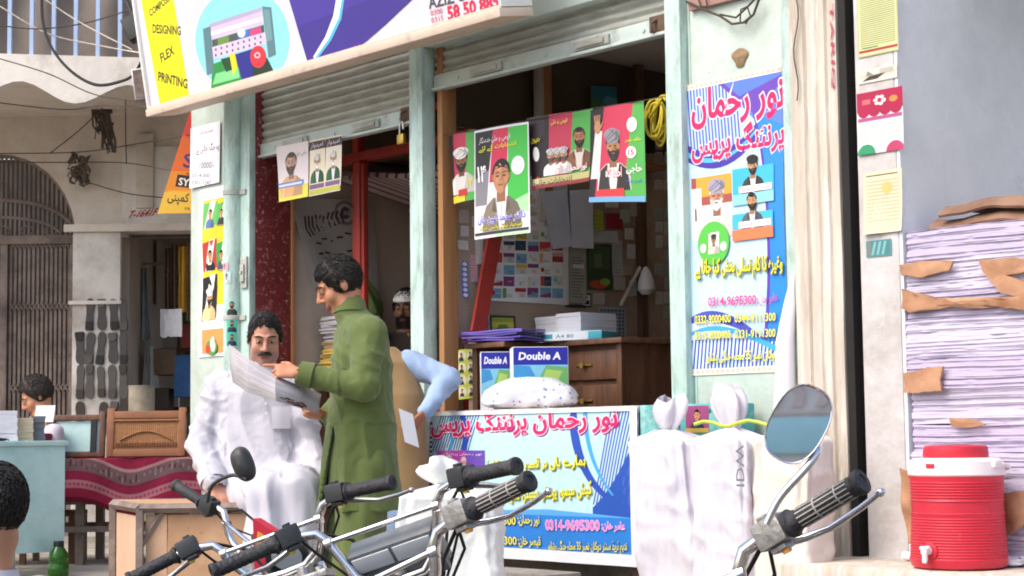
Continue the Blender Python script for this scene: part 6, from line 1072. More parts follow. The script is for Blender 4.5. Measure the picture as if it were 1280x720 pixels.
# ================================================================ PEOPLE (signed distance fields meshed with surface nets)
class SDF:
    def __init__(s, lo, hi, h): s.lo = np.array(lo, np.float32); s.h = h; s.n = np.ceil((np.array(hi)-s.lo)/h).astype(int)+1; s.D = np.full(s.n, .5, np.float32)
    def _sub(s, lo, hi):
        a = np.maximum(0, np.floor((np.array(lo)-s.lo)/s.h).astype(int)); b = np.minimum(s.n, np.ceil((np.array(hi)-s.lo)/s.h).astype(int)+1)
        if (b <= a).any(): return None, None
        sl = tuple(slice(i, j) for i, j in zip(a, b)); ax = [s.lo[k]+s.h*np.arange(a[k], b[k], dtype=np.float32) for k in range(3)]
        return sl, np.meshgrid(*ax, indexing='ij', sparse=True)
    def put(s, fn, lo, hi, k=.02, op='u', pad=None):
        pad = max(.03, k*2) if pad is None else pad
        sl, g = s._sub(np.array(lo)-pad, np.array(hi)+pad)
        if sl is None: return s
        d = fn(*g).astype(np.float32); o = s.D[sl]
        if op == 's': d = -d; hh = np.clip(.5-.5*(o-d)/k, 0, 1) if k > 0 else None; s.D[sl] = (o*(1-hh)+d*hh+k*hh*(1-hh)) if k > 0 else np.maximum(o, d)
        else:
            hh = np.clip(.5+.5*(d-o)/max(k, 1e-5), 0, 1); s.D[sl] = d*(1-hh)+o*hh-k*hh*(1-hh)
        return s
    def cone(s, a, b, ra, rb, k=.02, op='u', sq=None):        # tapered limb; sq = (axis, factor) flattens it along an axis
        a, b = np.array(a, float), np.array(b, float); r = max(ra, rb); ab = b-a; L = max(1e-9, ab @ ab)
        def f(x, y, z):
            px, py, pz = x-a[0], y-a[1], z-a[2]; t = np.clip((px*ab[0]+py*ab[1]+pz*ab[2])/L, 0, 1); dx, dy, dz = px-t*ab[0], py-t*ab[1], pz-t*ab[2]
            if sq is not None:
                n, q = np.array(sq[0], float), sq[1]; c = dx*n[0]+dy*n[1]+dz*n[2]; e = c/q-c; dx, dy, dz = dx+e*n[0], dy+e*n[1], dz+e*n[2]
            return np.sqrt(dx*dx+dy*dy+dz*dz)-(ra+t*(rb-ra))
        return s.put(f, np.minimum(a, b)-r, np.maximum(a, b)+r, k, op)
    def chain(s, pts, rs, k=.02, sq=None):
        for i in range(len(pts)-1): s.cone(pts[i], pts[i+1], rs[i], rs[i+1], k, sq=sq)
        return s
    def ell(s, c, r, ax=None, k=.02, op='u'):                # ellipsoid with axes ax (rows)
        c = np.array(c, float); A = np.eye(3) if ax is None else np.array([list(q) for q in ax], float); R_ = max(r)
        def f(x, y, z):
            px, py, pz = x-c[0], y-c[1], z-c[2]; q = [(px*A[i][0]+py*A[i][1]+pz*A[i][2]) for i in range(3)]
            k0 = np.sqrt(sum((q[i]/r[i])**2 for i in range(3))); k1 = np.sqrt(sum((q[i]/r[i]**2)**2 for i in range(3)))+1e-9; return k0*(k0-1)/k1
        return s.put(f, c-R_, c+R_, k, op)
    def etube(s, zs, cx, cy, rx, ry, yaw=0, k=.02, op='u', pw=2.2):   # upright tube of elliptical sections
        o = np.argsort(zs); Z = np.array(zs, float)[o]; CX, CY, RX, RY = [np.array(q, float)[o] for q in (cx, cy, rx, ry)]; c_, s_ = math.cos(yaw), math.sin(yaw)
        def f(x, y, z):
            ix, iy, ux, uy = np.interp(z, Z, CX), np.interp(z, Z, CY), np.interp(z, Z, RX), np.interp(z, Z, RY)
            dx, dy = x-ix, y-iy; a, b = dx*c_+dy*s_, -dx*s_+dy*c_
            d = (((np.abs(a)/ux)**pw+(np.abs(b)/uy)**pw)**(1/pw)-1)*np.minimum(ux, uy); return np.maximum(np.maximum(d, Z[0]-z), z-Z[-1])
        m = max(RX.max(), RY.max()); return s.put(f, (CX.min()-m, CY.min()-m, Z[0]), (CX.max()+m, CY.max()+m, Z[-1]), k, op)
    def half(s, n, d, k=.005):                               # keeps only the side where p.n < d
        n = np.array(n, float); return s.put(lambda x, y, z: -(x*n[0]+y*n[1]+z*n[2]-d), s.lo, s.lo+s.h*s.n, k, 's', 0)
    def mesh(s):
        D = s.D; n = D.shape; ins = D < 0; c = sum(ins[i:n[0]-1+i, j:n[1]-1+j, k:n[2]-1+k].astype(np.int8) for i in (0, 1) for j in (0, 1) for k in (0, 1))
        cell = (c > 0) & (c < 8); idx = np.full(cell.shape, -1, np.int32); I, J, K = np.nonzero(cell); idx[cell] = np.arange(len(I))
        acc = np.zeros((len(I), 3), np.float32); cnt = np.zeros(len(I), np.float32)
        for ax in range(3):
            for p in (0, 1):
                for q in (0, 1):
                    o0 = [0, 0, 0]; o1 = [0, 0, 0]; oth = [a for a in range(3) if a != ax]; o0[oth[0]] = o1[oth[0]] = p; o0[oth[1]] = o1[oth[1]] = q; o1[ax] = 1
                    d0 = D[I+o0[0], J+o0[1], K+o0[2]]; d1 = D[I+o1[0], J+o1[1], K+o1[2]]; m = (d0 < 0) != (d1 < 0); t = np.where(m, d0/(d0-d1+1e-20), 0)
                    P_ = np.stack([np.full(len(I), v, np.float32) for v in o0], 1); P_[:, ax] += t; acc[m] += P_[m]; cnt[m] += 1
        V_ = (np.stack([I, J, K], 1)+acc/cnt[:, None])*s.h+s.lo; F_ = []
        for ax in range(3):
            a0, a1 = [slice(None)]*3, [slice(None)]*3; a0[ax] = slice(0, -1); a1[ax] = slice(1, None); sg = ins[tuple(a0)] != ins[tuple(a1)]
            e = np.argwhere(sg); u, v = [(1, 2), (2, 0), (0, 1)][ax]; e = e[(e[:, u] > 0) & (e[:, v] > 0) & (e[:, u] < n[u]-1) & (e[:, v] < n[v]-1)]
            fl = ins[e[:, 0], e[:, 1], e[:, 2]]; du = np.zeros(3, int); du[u] = 1; dv = np.zeros(3, int); dv[v] = 1; q = [idx[tuple((e-x).T)] for x in (du+dv, dv, 0*du, du)]
            Q = np.stack(q, 1); Q[~fl] = Q[~fl][:, ::-1]; F_.append(Q)
        return V_, np.concatenate(F_)
def lap(Vt, F, it=2, lam=.5):
    for _ in range(it):
        S = np.zeros_like(Vt); C_ = np.zeros(len(Vt))
        for i in range(4): np.add.at(S, F[:, i], Vt[F[:, (i+1) % 4]]); np.add.at(C_, F[:, i], 1); np.add.at(S, F[:, i], Vt[F[:, i-1]]); np.add.at(C_, F[:, i], 1)
        Vt = Vt+lam*(S/np.maximum(C_, 1)[:, None]-Vt)
    return Vt
def normals(Vt, F):
    n = np.cross(Vt[F[:, 2]]-Vt[F[:, 0]], Vt[F[:, 3]]-Vt[F[:, 1]]); N = np.zeros_like(Vt)
    for i in range(4): np.add.at(N, F[:, i], n)
    return N/np.maximum(np.linalg.norm(N, axis=1), 1e-9)[:, None]
def emit(S, name, mat, parent=None, fold=None, it=2, colfn=None, **kw):
    Vt, F = S.mesh(); Vt = lap(Vt, F, it)
    if fold is not None:
        N = normals(Vt, F); Vt = Vt+N*np.array([fold(V(p)) for p in Vt])[:, None]
    b = MB(); b.v = [V(p) for p in Vt]; b.f = [tuple(int(i) for i in f) for f in F]
    if colfn: b.c = [colfn(Vt[f].mean(0)) for f in F]
    else: b.c = [None]*len(F)
    return b.build(name, mat, parent, smooth=180, fix=False, **kw)
nz = lambda x, y, z, o=0.: noise.noise(V((x+o, y+o*.7, z+o*.3)))
m_skin = attr_mat('skin', .5, .06, .4)
_b = m_skin.node_tree.nodes['Principled BSDF']; _b.inputs['Subsurface Weight'].default_value = .15; _b.inputs['Subsurface Radius'].default_value = (.012, .005, .003); _b.inputs['Subsurface Scale'].default_value = .6
m_hair = pm('black_hair', '#231e1b', .55, .5, 90, .5, 160, spec=.35); m_eye = attr_mat('eye', .2, 0, .5)
def cloth(name, col, dirt=None, bump=.15): return pm(name, col, .85, .05, 5, bump, 160, dirt=dirt, sheen=.15)
class Head:
    def __init__(s, c, f, u=(0, 0, 1), sc=1.):
        s.c = V(c); s.f = V(f).normalized(); s.r = s.f.cross(V(u)).normalized(); s.u = s.r.cross(s.f).normalized(); s.k = sc; s.ax = (s.r, s.f, s.u)
    def p(s, r, f, u): return s.c+(s.r*r+s.f*f+s.u*u)*s.k
    def skull(s, S, neck, nr=.054):
        k = s.k; e = lambda q, r, kk=.02, op='u': S.ell(s.p(*q), [x*k for x in r], s.ax, kk*k, op)
        e((0, -.012, .035), (.073, .094, .088)); e((0, .02, -.035), (.060, .070, .078), .03); S.cone(s.p(0, .055, -.098), s.p(0, .06, -.094), .022*k, .022*k, .02*k)
        for q in (-1, 1):
            e((q*.042, .055, -.03), (.022, .025, .026), .02); e((q*.079, -.012, -.005), (.009, .020, .032), .006); e((q*.052, .01, -.075), (.014, .03, .026), .025)
            e((q*.031, .097, .008), (.019, .014, .012), .012, 's'); e((q*.031, .079, .008), (.015, .0125, .011), .004); S.cone(s.p(q*.013, .087, .026), s.p(q*.048, .074, .024), .0085*k, .007*k, .012*k)
            S.cone(s.p(q*.012, .098, -.033), s.p(q*.013, .094, -.035), .009*k, .008*k, .008*k)
        S.cone(s.p(0, .088, .018), s.p(0, .112, -.028), .0085*k, .0125*k, .010*k)
        S.cone(s.p(-.017, .088, -.062), s.p(.017, .088, -.062), .0075*k, .0075*k, .006*k); S.cone(s.p(-.014, .087, -.073), s.p(.014, .087, -.073), .008*k, .008*k, .006*k); S.cone(s.p(-.02, .095, -.0675), s.p(.02, .095, -.0675), .0028*k, .0028*k, .003*k, 's')
        S.cone(s.p(0, -.03, -.05), neck, nr*k, nr*1.1*k, .03)
    def col(s, skin, lip, shade):
        def f(p):
            d = (V(p)-s.c)/s.k; r, ff, u = d.dot(s.r), d.dot(s.f), d.dot(s.u)
            if abs(r) < .026 and ff > .075 and -.082 < u < -.054: return lip
            if shade and ff > .02 and u < -.05 and u > -.13 and abs(r) < .07: return shade
            return skin
        return f
    def tufts(s, S, mat, body, n=1500, L=.026):
        Vt, F = S.mesh(); Vt = lap(Vt, F, 2); N = normals(Vt, F); rn = random.Random(len(Vt)); b = MB(); b.v = [V(p) for p in Vt]; b.f = [tuple(int(i) for i in f) for f in F]; b.c = [None]*len(F); k = s.k
        for i in [rn.randrange(len(Vt)) for _ in range(n)]:
            p, nn = V(Vt[i]), V(N[i]); q = (p-s.c)/k
            if q.u if False else nn.dot(p-s.c) < .02: continue
            u = q.dot(s.u); f = q.dot(s.f); cd = (-s.u*(1.1 if u < .07 else .25)+s.f*(.9 if f > .02 and u > .06 else -.55)+s.r*(q.dot(s.r)*7)+V((rn.uniform(-.45, .45), rn.uniform(-.45, .45), rn.uniform(-.3, .3)))); cd = (cd-nn*cd.dot(nn)).normalized(); l = L*k*rn.uniform(.6, 1.2); w = .0022*k; sd = nn.cross(cd)*w; a = p+nn*.0005; m1 = p+cd*l*.5+nn*.0042*k; e = p+cd*l+nn*rn.uniform(.0005, .0035)*k
            j = len(b.v); b.v += [a+sd, a-sd, m1+sd*.9+nn*.001, m1-sd*.9+nn*.001, m1-nn*.002, e]; b.f += [(j, j+1, j+3, j+2), (j+2, j+3, j+5), (j+1, j+4, j+3), (j+4, j, j+2), (j+4, j+2, j+5), (j+3, j+4, j+5)]; b.c += [None]*6
        b.build('hair', mat, body, smooth=180, fix=False)
    def extras(s, body, S0, hair_fn, brow=True, mous=None, eyes=True, lid=.0085, closed=False, tl=.026, lidcol='#a06e54', hairmat=None, hname='hair', hn=.006):
        k = s.k; hairmat = hairmat or m_hair
        if hair_fn is not None:
            c = s.c; S = SDF(c-V((.15, .15, .17))*k, c+V((.15, .15, .17))*k, .005); hair_fn(S, s)
            if hname == 'hair': s.tufts(S, hairmat, body, L=tl)
            else: emit(S, hname, hairmat, body, fold=lambda p: hn*nz(p.x*70, p.y*70, p.z*40)+hn*.8*nz(p.x*25, p.y*25, p.z*25), it=1)
        if brow:
            b = MB()
            for q in (-1, 1): b.tube([s.p(q*.012, .099, .028), s.p(q*.030, .095, .034), s.p(q*.051, .078, .027)], [.004*k, .0052*k, .003*k], 6)
            b.build('eyebrows', hairmat, body)
        if mous:
            b = MB(); a = s.p
            b.tube([a(-.034, .080, -.066), a(-.022, .094, -.053), a(0, .1025, -.048), a(.022, .094, -.053), a(.034, .080, -.066)], [.003*k, .0075*k, .0085*k, .0075*k, .003*k], 8); b.build('moustache', mous, body)
        if eyes:
            for q in (-1, 1):
                b = MB()
                T = M.Translation(s.p(q*.031, .0815, .007)); ic = s.p(q*.031, .0815, .007)+s.f*.0092*k-s.u*.002*k
                b.grid(lambda u, v: V((.0105*k*math.cos(u*6.283)*math.sin(v*3.1416), .0105*k*math.sin(u*6.283)*math.sin(v*3.1416), .0105*k*math.cos(v*3.1416))), 12, 8, T=T, col='#b9b0a8')
                b.tube([ic-s.f*.003*k, ic+s.f*.0022*k], [.0058*k, .0048*k], 10, col='#1f1612')
                b.grid(lambda u, v: s.p(q*.031+.0135*(2*u-1), .0948-.0045*(2*u-1)**2-.006*(q*(2*u-1)*.5+.5)*1.2-.0015*v, .0165-lid*v-.004*(2*u-1)**2), 8, 3, .0015*k, col=lidcol)
                if closed: b.tube([s.p(q*.031+.0135*w_, .0962-.0045*w_**2-.006*(q*w_*.5+.5)*1.2, .0165-lid-.004*w_**2) for w_ in (-1, -.5, 0, .5, 1)], [.0008*k, .0015*k, .0018*k, .0015*k, .0008*k], 6, col='#2a1d18')
                b.build('eye', m_eye, body)
def shorthair(front=.055, low=-.055, tilt=.55, vol=.012):
    def fn(S, h):
        k = h.k; S.ell(h.p(0, -.014, .037), [(.073+vol)*k, (.094+vol)*k, (.088+vol*1.2)*k], h.ax, .001); n = h.f*.86-h.u*tilt; dd = n.dot(h.c)+front*k*.36; nn = [float(q) for q in n]; rr = [float(q) for q in h.r]; rc_ = h.r.dot(h.c); S.put(lambda x, y, z: -(x*nn[0]+y*nn[1]+z*nn[2]-dd+.0055*np.sin((x*rr[0]+y*rr[1]+z*rr[2]-rc_)*170+1.3)+.004*np.sin((x*rr[0]+y*rr[1]+z*rr[2]-rc_)*75)), S.lo, S.lo+S.h*S.n, .016, 's', 0); S.half(-h.u, (-h.u).dot(h.c)-low*k, .02)
        for q in (-1, 1): S.cone(h.p(q*.076, .012, -.01), h.p(q*.074, .016, .03), .008*k, .012*k, .008)
    return fn
def hand(S, wrist, d, nrm, side, curl=(.3, .3, .3, .3), thumb=.6, sc=1., spread=.10):
    w = V(wrist); d = V(d).normalized(); l = d.cross(V(nrm)).normalized()*side; n = l.cross(d).normalized()*(1 if l.cross(d).dot(V(nrm)) > 0 else -1)   # l points to the thumb side
    def bend(v, ang): return (v*math.cos(ang)+n*math.sin(ang)).normalized()
    S.cone(w-d*.03*sc, w+d*.02*sc, .024*sc, .026*sc, .012, sq=(n, .72)); S.cone(w+d*.02*sc+l*.012*sc, w+d*.075*sc+l*.02*sc, .026*sc, .024*sc, .012, sq=(n, .55)); S.cone(w+d*.02*sc-l*.012*sc, w+d*.068*sc-l*.02*sc, .024*sc, .022*sc, .012, sq=(n, .55))
    for i, (off, L, r, base) in enumerate(((.031, .072, .0088, .082), (.011, .080, .0092, .086), (-.010, .074, .0088, .082), (-.030, .058, .0078, .073))):
        p = w+d*base*sc+l*off*sc; dd = (d+l*off*spread*14*.1).normalized(); a = 0
        S.cone(p-d*.02*sc, p, r*1.1*sc, r*1.05*sc, .006)
        for j, fr_ in enumerate((.45, .31, .24)):
            a += curl[i]*(1, 1.15, .8)[j]; v = (dd*math.cos(a)+n*math.sin(a)).normalized(); q = p+v*L*fr_*sc; S.cone(p, q, r*(1-.06*j)*sc, r*(.94-.07*j)*sc, .003); p = q
    p = w+d*.022*sc+l*.026*sc; v = (d*.62+l*.72+n*.25*thumb).normalized(); q = p+v*.042*sc; S.cone(p, q, .0135*sc, .0108*sc, .008); v = (d*.9+l*.25+n*.4*thumb).normalized(); S.cone(q, q+v*.030*sc, .0106*sc, .0085*sc, .003)
def foot(S, a, d, sc=1.):
    a = V(a); d = V(d).normalized(); S.cone(a+V((0, 0, .0)), a-V((0, 0, .045))-d*.03*sc, .036*sc, .032*sc, .02); S.cone(a-V((0, 0, .045)), a+d*.15*sc-V((0, 0, .06)), .036*sc, .026*sc, .02, sq=((0, 0, 1), .8)); S.cone(a+d*.14*sc-V((0, 0, .062)), a+d*.19*sc-V((0, 0, .066)), .034*sc, .024*sc, .02, sq=((0, 0, 1), .6))
def bodycore(S, J, k=1.):                       # one continuous body through the joints
    S.chain([J['pel'], J['bel'], J['che'], J['neck']], [.12*k, .115*k, .125*k, .062*k], .04)
    for q in 'lr':
        S.chain([J['che'], J['sh'+q]], [.09*k, .058*k], .04); S.chain([J['sh'+q], J['el'+q], J['wr'+q]], [.048*k, .036*k, .026*k], .02); S.chain([J['pel'], J['hi'+q], J['kn'+q], J['an'+q]], [.1*k, .085*k, .052*k, .036*k], .03)
def bounds(J, pad=.16):
    a = np.array([list(v) for v in J.values()]); return a.min(0)-pad, a.max(0)+pad
at = lambda px, py, y: V(wy(px, py, y))
# ---------------------------------------------------------------- man in white, seated on the steel bench
y0 = 8.22
J = dict(pel=at(322, 612, y0+.02), bel=at(322, 570, y0), che=at(322, 505, y0-.02), neck=at(328, 462, y0-.02), shr=at(275, 484, y0-.02), elr=at(252, 552, y0-.06), wrr=at(268, 606, y0-.24), shl=at(373, 480, y0-.02), ell=at(384, 560, y0-.05), wrl=at(402, 606, y0-.30),
         hir=at(300, 612, y0-.02), knr=at(336, 622, y0-.47), anr=at(338, 745, y0-.52), hil=at(345, 612, y0-.02), knl=at(376, 612, y0-.45), anl=at(366, 745, y0-.50))
H = Head(at(331, 423, y0-.06), (.16, -.95, -.30), sc=.95)
S = SDF(*bounds(J, .22), .0055); bodycore(S, J, .80); H.skull(S, J['neck']); hand(S, J['wrr'], (.22, -.30, -.5), (0, .3, -1), 1, (.25, .3, .3, .35), .4); hand(S, J['wrl'], (.1, -.8, -.35), (0, .2, -1), -1, (.3,)*4)
for q in 'lr': foot(S, J['an'+q], (.25, -1, 0))
pw_ = emit(S, 'person', m_skin, None, colfn=H.col('#c69078', '#9a5c50', '#ab8270'), label='seated man in white shalwar kameez with short dark hair and moustache', cat='person')
H.extras(pw_, S, shorthair(.045, -.005, .62, .005), mous=m_hair, tl=.014, lid=.0165, closed=True, hn=.003)
m_wc = cloth('white_cotton', '#bdbbc4', None, .1)
S = SDF(*bounds(J, .28), .0058); P_ = lambda px, py, y: at(px, py, y)
zz = [py for py in (470, 490, 520, 560, 600, 628)]
S.etube([P_(322, py, y0).z for py in zz], [P_(x, 500, y0).x for x in (324, 322, 321, 323, 325, 326)], [y0-.02]*3+[y0-.03, y0-.05, y0-.05], [.14, .195, .20, .205, .215, .22], [.07, .115, .125, .145, .17, .17], k=.03)
S.chain([J['neck']+V((0, 0, .02)), J['neck']-V((0, 0, .05))], [.058, .075], .02)
for q, w_ in (('r', 1), ('l', 1)):
    S.chain([J['che']+V((0, 0, .06)), J['sh'+q]], [.08, .066], .04); S.chain([J['sh'+q], J['el'+q], J['wr'+q].lerp(J['el'+q], .12)], [.068, .066, .054], .02)
S.chain([J['hir'], J['knr'].lerp(J['hir'], .1)+V((0, 0, .02))], [.12, .088], .05); S.chain([J['hil'], J['knl'].lerp(J['hil'], .1)+V((0, 0, .02))], [.12, .088], .05)
S.etube([at(0, 600, y0-.3).z, at(0, 640, y0-.3).z, at(0, 668, y0-.3).z], [at(352, 600, 7.85).x, at(352, 600, 7.85).x, at(350, 600, 7.85).x], [y0-.36, y0-.38, y0-.40], [.11, .125, .13], [.14, .15, .14], k=.06)
for q in 'r': wd = (J['wr'+q]-J['el'+q]).normalized(); wp = J['wr'+q].lerp(J['el'+q], .115); S.cone(wp+wd*.02, wp-wd*.05, .057, .060, .006); S.cone(wp+wd*.05, wp-wd*.03, .037, .037, .002, 's')
def crease(x, y, z, o=0., w=2.6):        # sharp cloth crease: a narrow ridge where a noise field crosses zero
    return max(0., 1-w*abs(nz(x, y, z, o)))
def fw(p):
    q = p-J['pel']; s_ = .006*nz(p.x*9, p.y*9, p.z*5, 3)
    if q.z < .06: s_ += .016*(crease(p.x*7+p.z*5, p.y*3.5, p.z*3.5, 7)-.4)+.006*nz(p.x*20, p.y*9, p.z*9, 2)
    elif p.x < J['shr'].x+.05 or p.x > J['shl'].x-.03: s_ += .014*(crease(p.x*5, p.y*4, p.z*8+p.x*5, 5, 3.5)-.25)+.005*(crease(p.x*11, p.y*9, p.z*15, 2, 3)-.3)
    else: s_ += .010*(crease(p.x*7.5+p.z*2.5, p.y*4, p.z*3.2-p.x*2, 5)-.4)+.005*nz(p.x*18+p.z*10, p.y*12, p.z*12, 1)
    return s_+.002*(crease(p.x*13+p.z*7, p.y*9, p.z*10-p.x*5, 11, 4)-.2)+.0012*(crease(p.x*24-p.z*10, p.y*16, p.z*17, 13, 4)-.2)
emit(S, 'tunic', m_wc, pw_, fold=fw, it=1)
b = MB(); c = at(349, 522, y0-.168); b.grid(lambda u, v: (c.x-.035+.085*u, c.y+.012*abs(u-.4)-.004*math.sin(v*3), c.z-.05+.10*v), 6, 6, .004); b.build('chest_pocket', m_wc, pw_)
def band(name, mat, par, a, b_, r0, r1, th=.004):
    d = (V(b_)-V(a)).normalized(); m = MB(); x_ = d.orthogonal().normalized(); y_ = d.cross(x_)
    m.grid(lambda u, v: V(a).lerp(V(b_), v)+(x_*math.cos(u*6.28319)+y_*math.sin(u*6.28319))*(r0+(r1-r0)*v), 32, 3, -th); return m.build(name, mat, par, smooth=60)
wd = (J['wrr']-J['elr']).normalized(); band('cuff', m_wc, pw_, wp-wd*.035, wp+wd*.024, .0625, .060); hb_ = H.p(0, -.03, -.05); band('collar', m_wc, pw_, J['neck']-V((0, 0, .015)), J['neck'].lerp(hb_, .35), .066, .058)
b = MB(); c = at(331, 480, y0-.13); [b.tube([V((c.x+.004*i, c.y-.012-.007*i, c.z-.045*i)), V((c.x+.004*i, c.y-.018-.007*i, c.z-.045*i))], .005, 8) for i in range(4)]; b.build('buttons', m_white_pl, pw_)
S = SDF(*bounds({k: J[k] for k in ('hir', 'knr', 'anr', 'hil', 'knl', 'anl', 'pel')}, .2), .0075)
for q in 'rl': S.chain([J['hi'+q], J['kn'+q], J['kn'+q].lerp(J['an'+q], .5), J['an'+q]+V((0, 0, .05))], [.12, .095, .105, .075], .03)
emit(S, 'trousers', m_wc, pw_, fold=lambda p: .020*(crease(p.x*8+p.z*2, p.y*6, p.z*1.6, 4)-.4)+.004*nz(p.x*30, p.y*20, p.z*6, 2))
S = SDF(J['anr']-V((.15, .35, .12)), J['anl']+V((.25, .1, .05)), .006)
for q in 'rl': foot(S, J['an'+q]-V((0, 0, .008)), (.25, -1, 0), 1.08)
emit(S, 'sandals', pm('brown_leather', '#5a3f2e', .6, .15), pw_)
# ---------------------------------------------------------------- man in green, standing and reading
y0 = 7.72
J = dict(pel=at(455, 585, y0), bel=at(454, 530, y0), che=at(452, 450, y0), neck=at(438, 392, y0), shr=at(462, 418, y0-.17), elr=at(455, 484, y0-.26), wrr=at(372, 466, y0-.26), shl=at(452, 416, y0+.17), ell=at(436, 496, y0+.20), wrl=at(408, 520, y0+.02),
         hir=at(456, 585, y0-.09), knr=at(448, 705, y0-.10), anr=at(452, 800, y0-.10), hil=at(452, 585, y0+.09), knl=at(436, 705, y0+.10), anl=at(440, 800, y0+.11))
GW_ = 0
H = Head(at(424, 358, y0+.01), (-.90, -.16, -.42), sc=.98)
S = SDF(*bounds(J, .24), .0055); bodycore(S, J, .92); H.skull(S, J['neck'], .050); hand(S, J['wrr'], (-1, 0, .12), (0, .55, -.6), -1, (.05, .75, .85, .9), .5); hand(S, J['wrl'], (-.8, -.5, .25), (.1, .5, .7), 1, (.9, .95, 1., 1.), .8)
for q in 'lr': foot(S, J['an'+q], (-1, -.15, 0))
pg = emit(S, 'person', m_skin, None, colfn=H.col('#bb8060', '#96564a', None), label='standing young man in an olive green kameez reading a sheet in profile', cat='person')
H.extras(pg, S, shorthair(.10, -.085, .42, .013), lid=.0165, closed=True, hn=.0035)
m_gc = cloth('olive_green_cotton', '#5b6935', [('#505d2f', 2.5, .4, .2)])
S = SDF(*bounds(J, .28), .0058)
pys = (402, 420, 450, 500, 560, 610, 643); cxs = (452, 454, 452, 453, 451, 450, 449); rxs = (.075, .105, .128, .138, .155, .175, .190); rys = (.13, .19, .195, .19, .195, .205, .215)
S.etube([at(0, q, y0).z for q in pys], [at(x, 500, y0).x for x in cxs], [y0]*7, rxs, rys, k=.03)
S.etube([at(0, q, y0).z for q in (648, 600, 560)], [at(x, 500, y0).x for x in (449, 450, 451)], [y0]*3, (.178, .160, .130), (.203, .19, .17), k=.004, op='s')
S.chain([J['neck'].lerp(H.p(0, -.03, -.05), .55), J['neck'], J['neck']-V((-.03, 0, .06))], [.057, .066, .09], .02)
for q in 'rl': S.chain([J['che']+V((0, 0, .08)), J['sh'+q]], [.085, .07], .05); S.chain([J['sh'+q], J['el'+q], J['wr'+q].lerp(J['el'+q], .06)], [.070, .060, .045], .03)
wd = (J['wrr']-J['elr']).normalized(); wp = J['wrr'].lerp(J['elr'], .06); S.cone(wp+wd*.07, wp-wd*.004, .037, .037, .002, 's')
ap, q1, q2 = at(421, 533, y0), at(399, 650, y0), at(434, 650, y0)
def wedge(x, y, z):
    t = (ap.z-z)/(ap.z-q1.z); xl = ap.x+(q1.x-ap.x)*t; xr = ap.x+(q2.x-ap.x)*t; return np.maximum(np.maximum(xl-x, x-xr), np.maximum(z-ap.z, y-(y0-.02)))
S.put(wedge, (q1.x-.02, y0-.4, q1.z-.05), (q2.x+.02, y0+.0, ap.z+.02), .004, 's')
def fg(p):
    z = p.z; s_ = .004*nz(p.x*10, p.y*10, z*6, 2)+.003*nz(p.x*30, p.y*30, z*22, 9)
    if z < J['bel'].z: s_ += .012*(crease(p.x*7+.6*z, p.y*6, z*1.0+p.x*.8, 6, 4)-.25)+.004*(crease(p.x*14, p.y*10, z*4+p.x*4, 2, 3)-.3)
    elif p.x > J['neck'].x-.02: s_ += .010*(crease(p.x*4-z*3.5, p.y*4, z*3+p.x*5, 8, 4)-.25)+.005*(crease(p.x*9+z*9, p.y*6, z*7-p.x*4, 4, 3.5)-.25)+.002*nz(p.x*24+z*20, p.y*15, z*14, 3)
    else: s_ += .010*(crease(p.x*8+z*6, p.y*5, z*7+p.x*3, 5, 3.5)-.25)+.004*(crease(p.x*17, p.y*9, z*12, 3, 3)-.3)
    return s_*max(0., min(1., (J['neck'].z-.01-z)/.08)) if p.x > J['neck'].x-.08 else s_*.8
emit(S, 'tunic', m_gc, pg, fold=fg, it=1)
S = SDF(*bounds({k: J[k] for k in ('hir', 'knr', 'anr', 'hil', 'knl', 'anl', 'pel')}, .22), .0075)
S.etube([at(0, q, y0).z for q in (520, 560, 620)], [J['pel'].x-.015]*3, [y0]*3, (.12, .135, .14), (.165, .175, .17), k=.03)
for q in 'rl': S.chain([J['hi'+q], J['kn'+q], J['kn'+q].lerp(J['an'+q], .6), J['an'+q]+V((0, 0, .04))], [.12, .105, .10, .07], .03)
band('cuff', m_gc, pg, wp-wd*.05, wp+wd*.008, .0525, .0485); band('collar', m_gc, pg, J['neck'].lerp(H.p(0, -.03, -.05), -.02), J['neck'].lerp(H.p(0, -.03, -.05), .62), .0725, .0605)
emit(S, 'trousers', m_gc, pg, fold=lambda p: .012*nz(p.x*15, p.y*15, p.z*2.5, 4)+.004*nz(p.x*26, p.y*26, p.z*8, 1))
S = SDF(J['anr']-V((.4, .2, .12)), J['anl']+V((.15, .2, .05)), .006)
for q in 'rl': foot(S, J['an'+q]-V((0, 0, .008)), (-1, -.15, 0), 1.08)
emit(S, 'sandals', pm('black_leather', '#2a2522', .5, .15), pg)
# the sheet they read
def newspaper(u, v):
    top = [(286, 430, 7.62), (312, 449, 7.52), (345, 470, 7.45), (380, 484, 7.52), (402, 493, 7.60)]; bot = [(291, 478, 7.58), (310, 491, 7.46), (345, 501, 7.38), (375, 510, 7.48), (399, 517, 7.58)]
    t = u*4; i = min(3, int(t)); w_ = t-i; w_ = w_; a = at(*top[i]).lerp(at(*top[i+1]), w_); b_ = at(*bot[i]).lerp(at(*bot[i+1]), w_)
    p = a.lerp(b_, 1-v); return p+V((0, -.03*math.sin(v*3.14)+.006*math.sin(u*17), 0))
p = Print(.42, .2, '#a5a1a2'); p.rect(.012, .012, .408, .188, '#aca8aa'); random.seed(8)
for i in range(16):
    if random.random() < .8: p.rect(.03+.13*random.random()*.2, .02+.0105*i, .11+.2*random.random(), .023+.0105*i, '#858085', 0 if i else 1)
for i in range(26): x, y = .24+.12*random.random(), .012+.04*random.random(); p.ell(x, y, .008+.008*random.random(), .005+.006*random.random(), random.choice(['#5a4038', '#4a3a34', '#7a5a4c', '#8f7668']), 0 if i else 1, n=8)
def nmap(u, v, k):
    q = newspaper(u, v); return q+V((0, -k, 0))
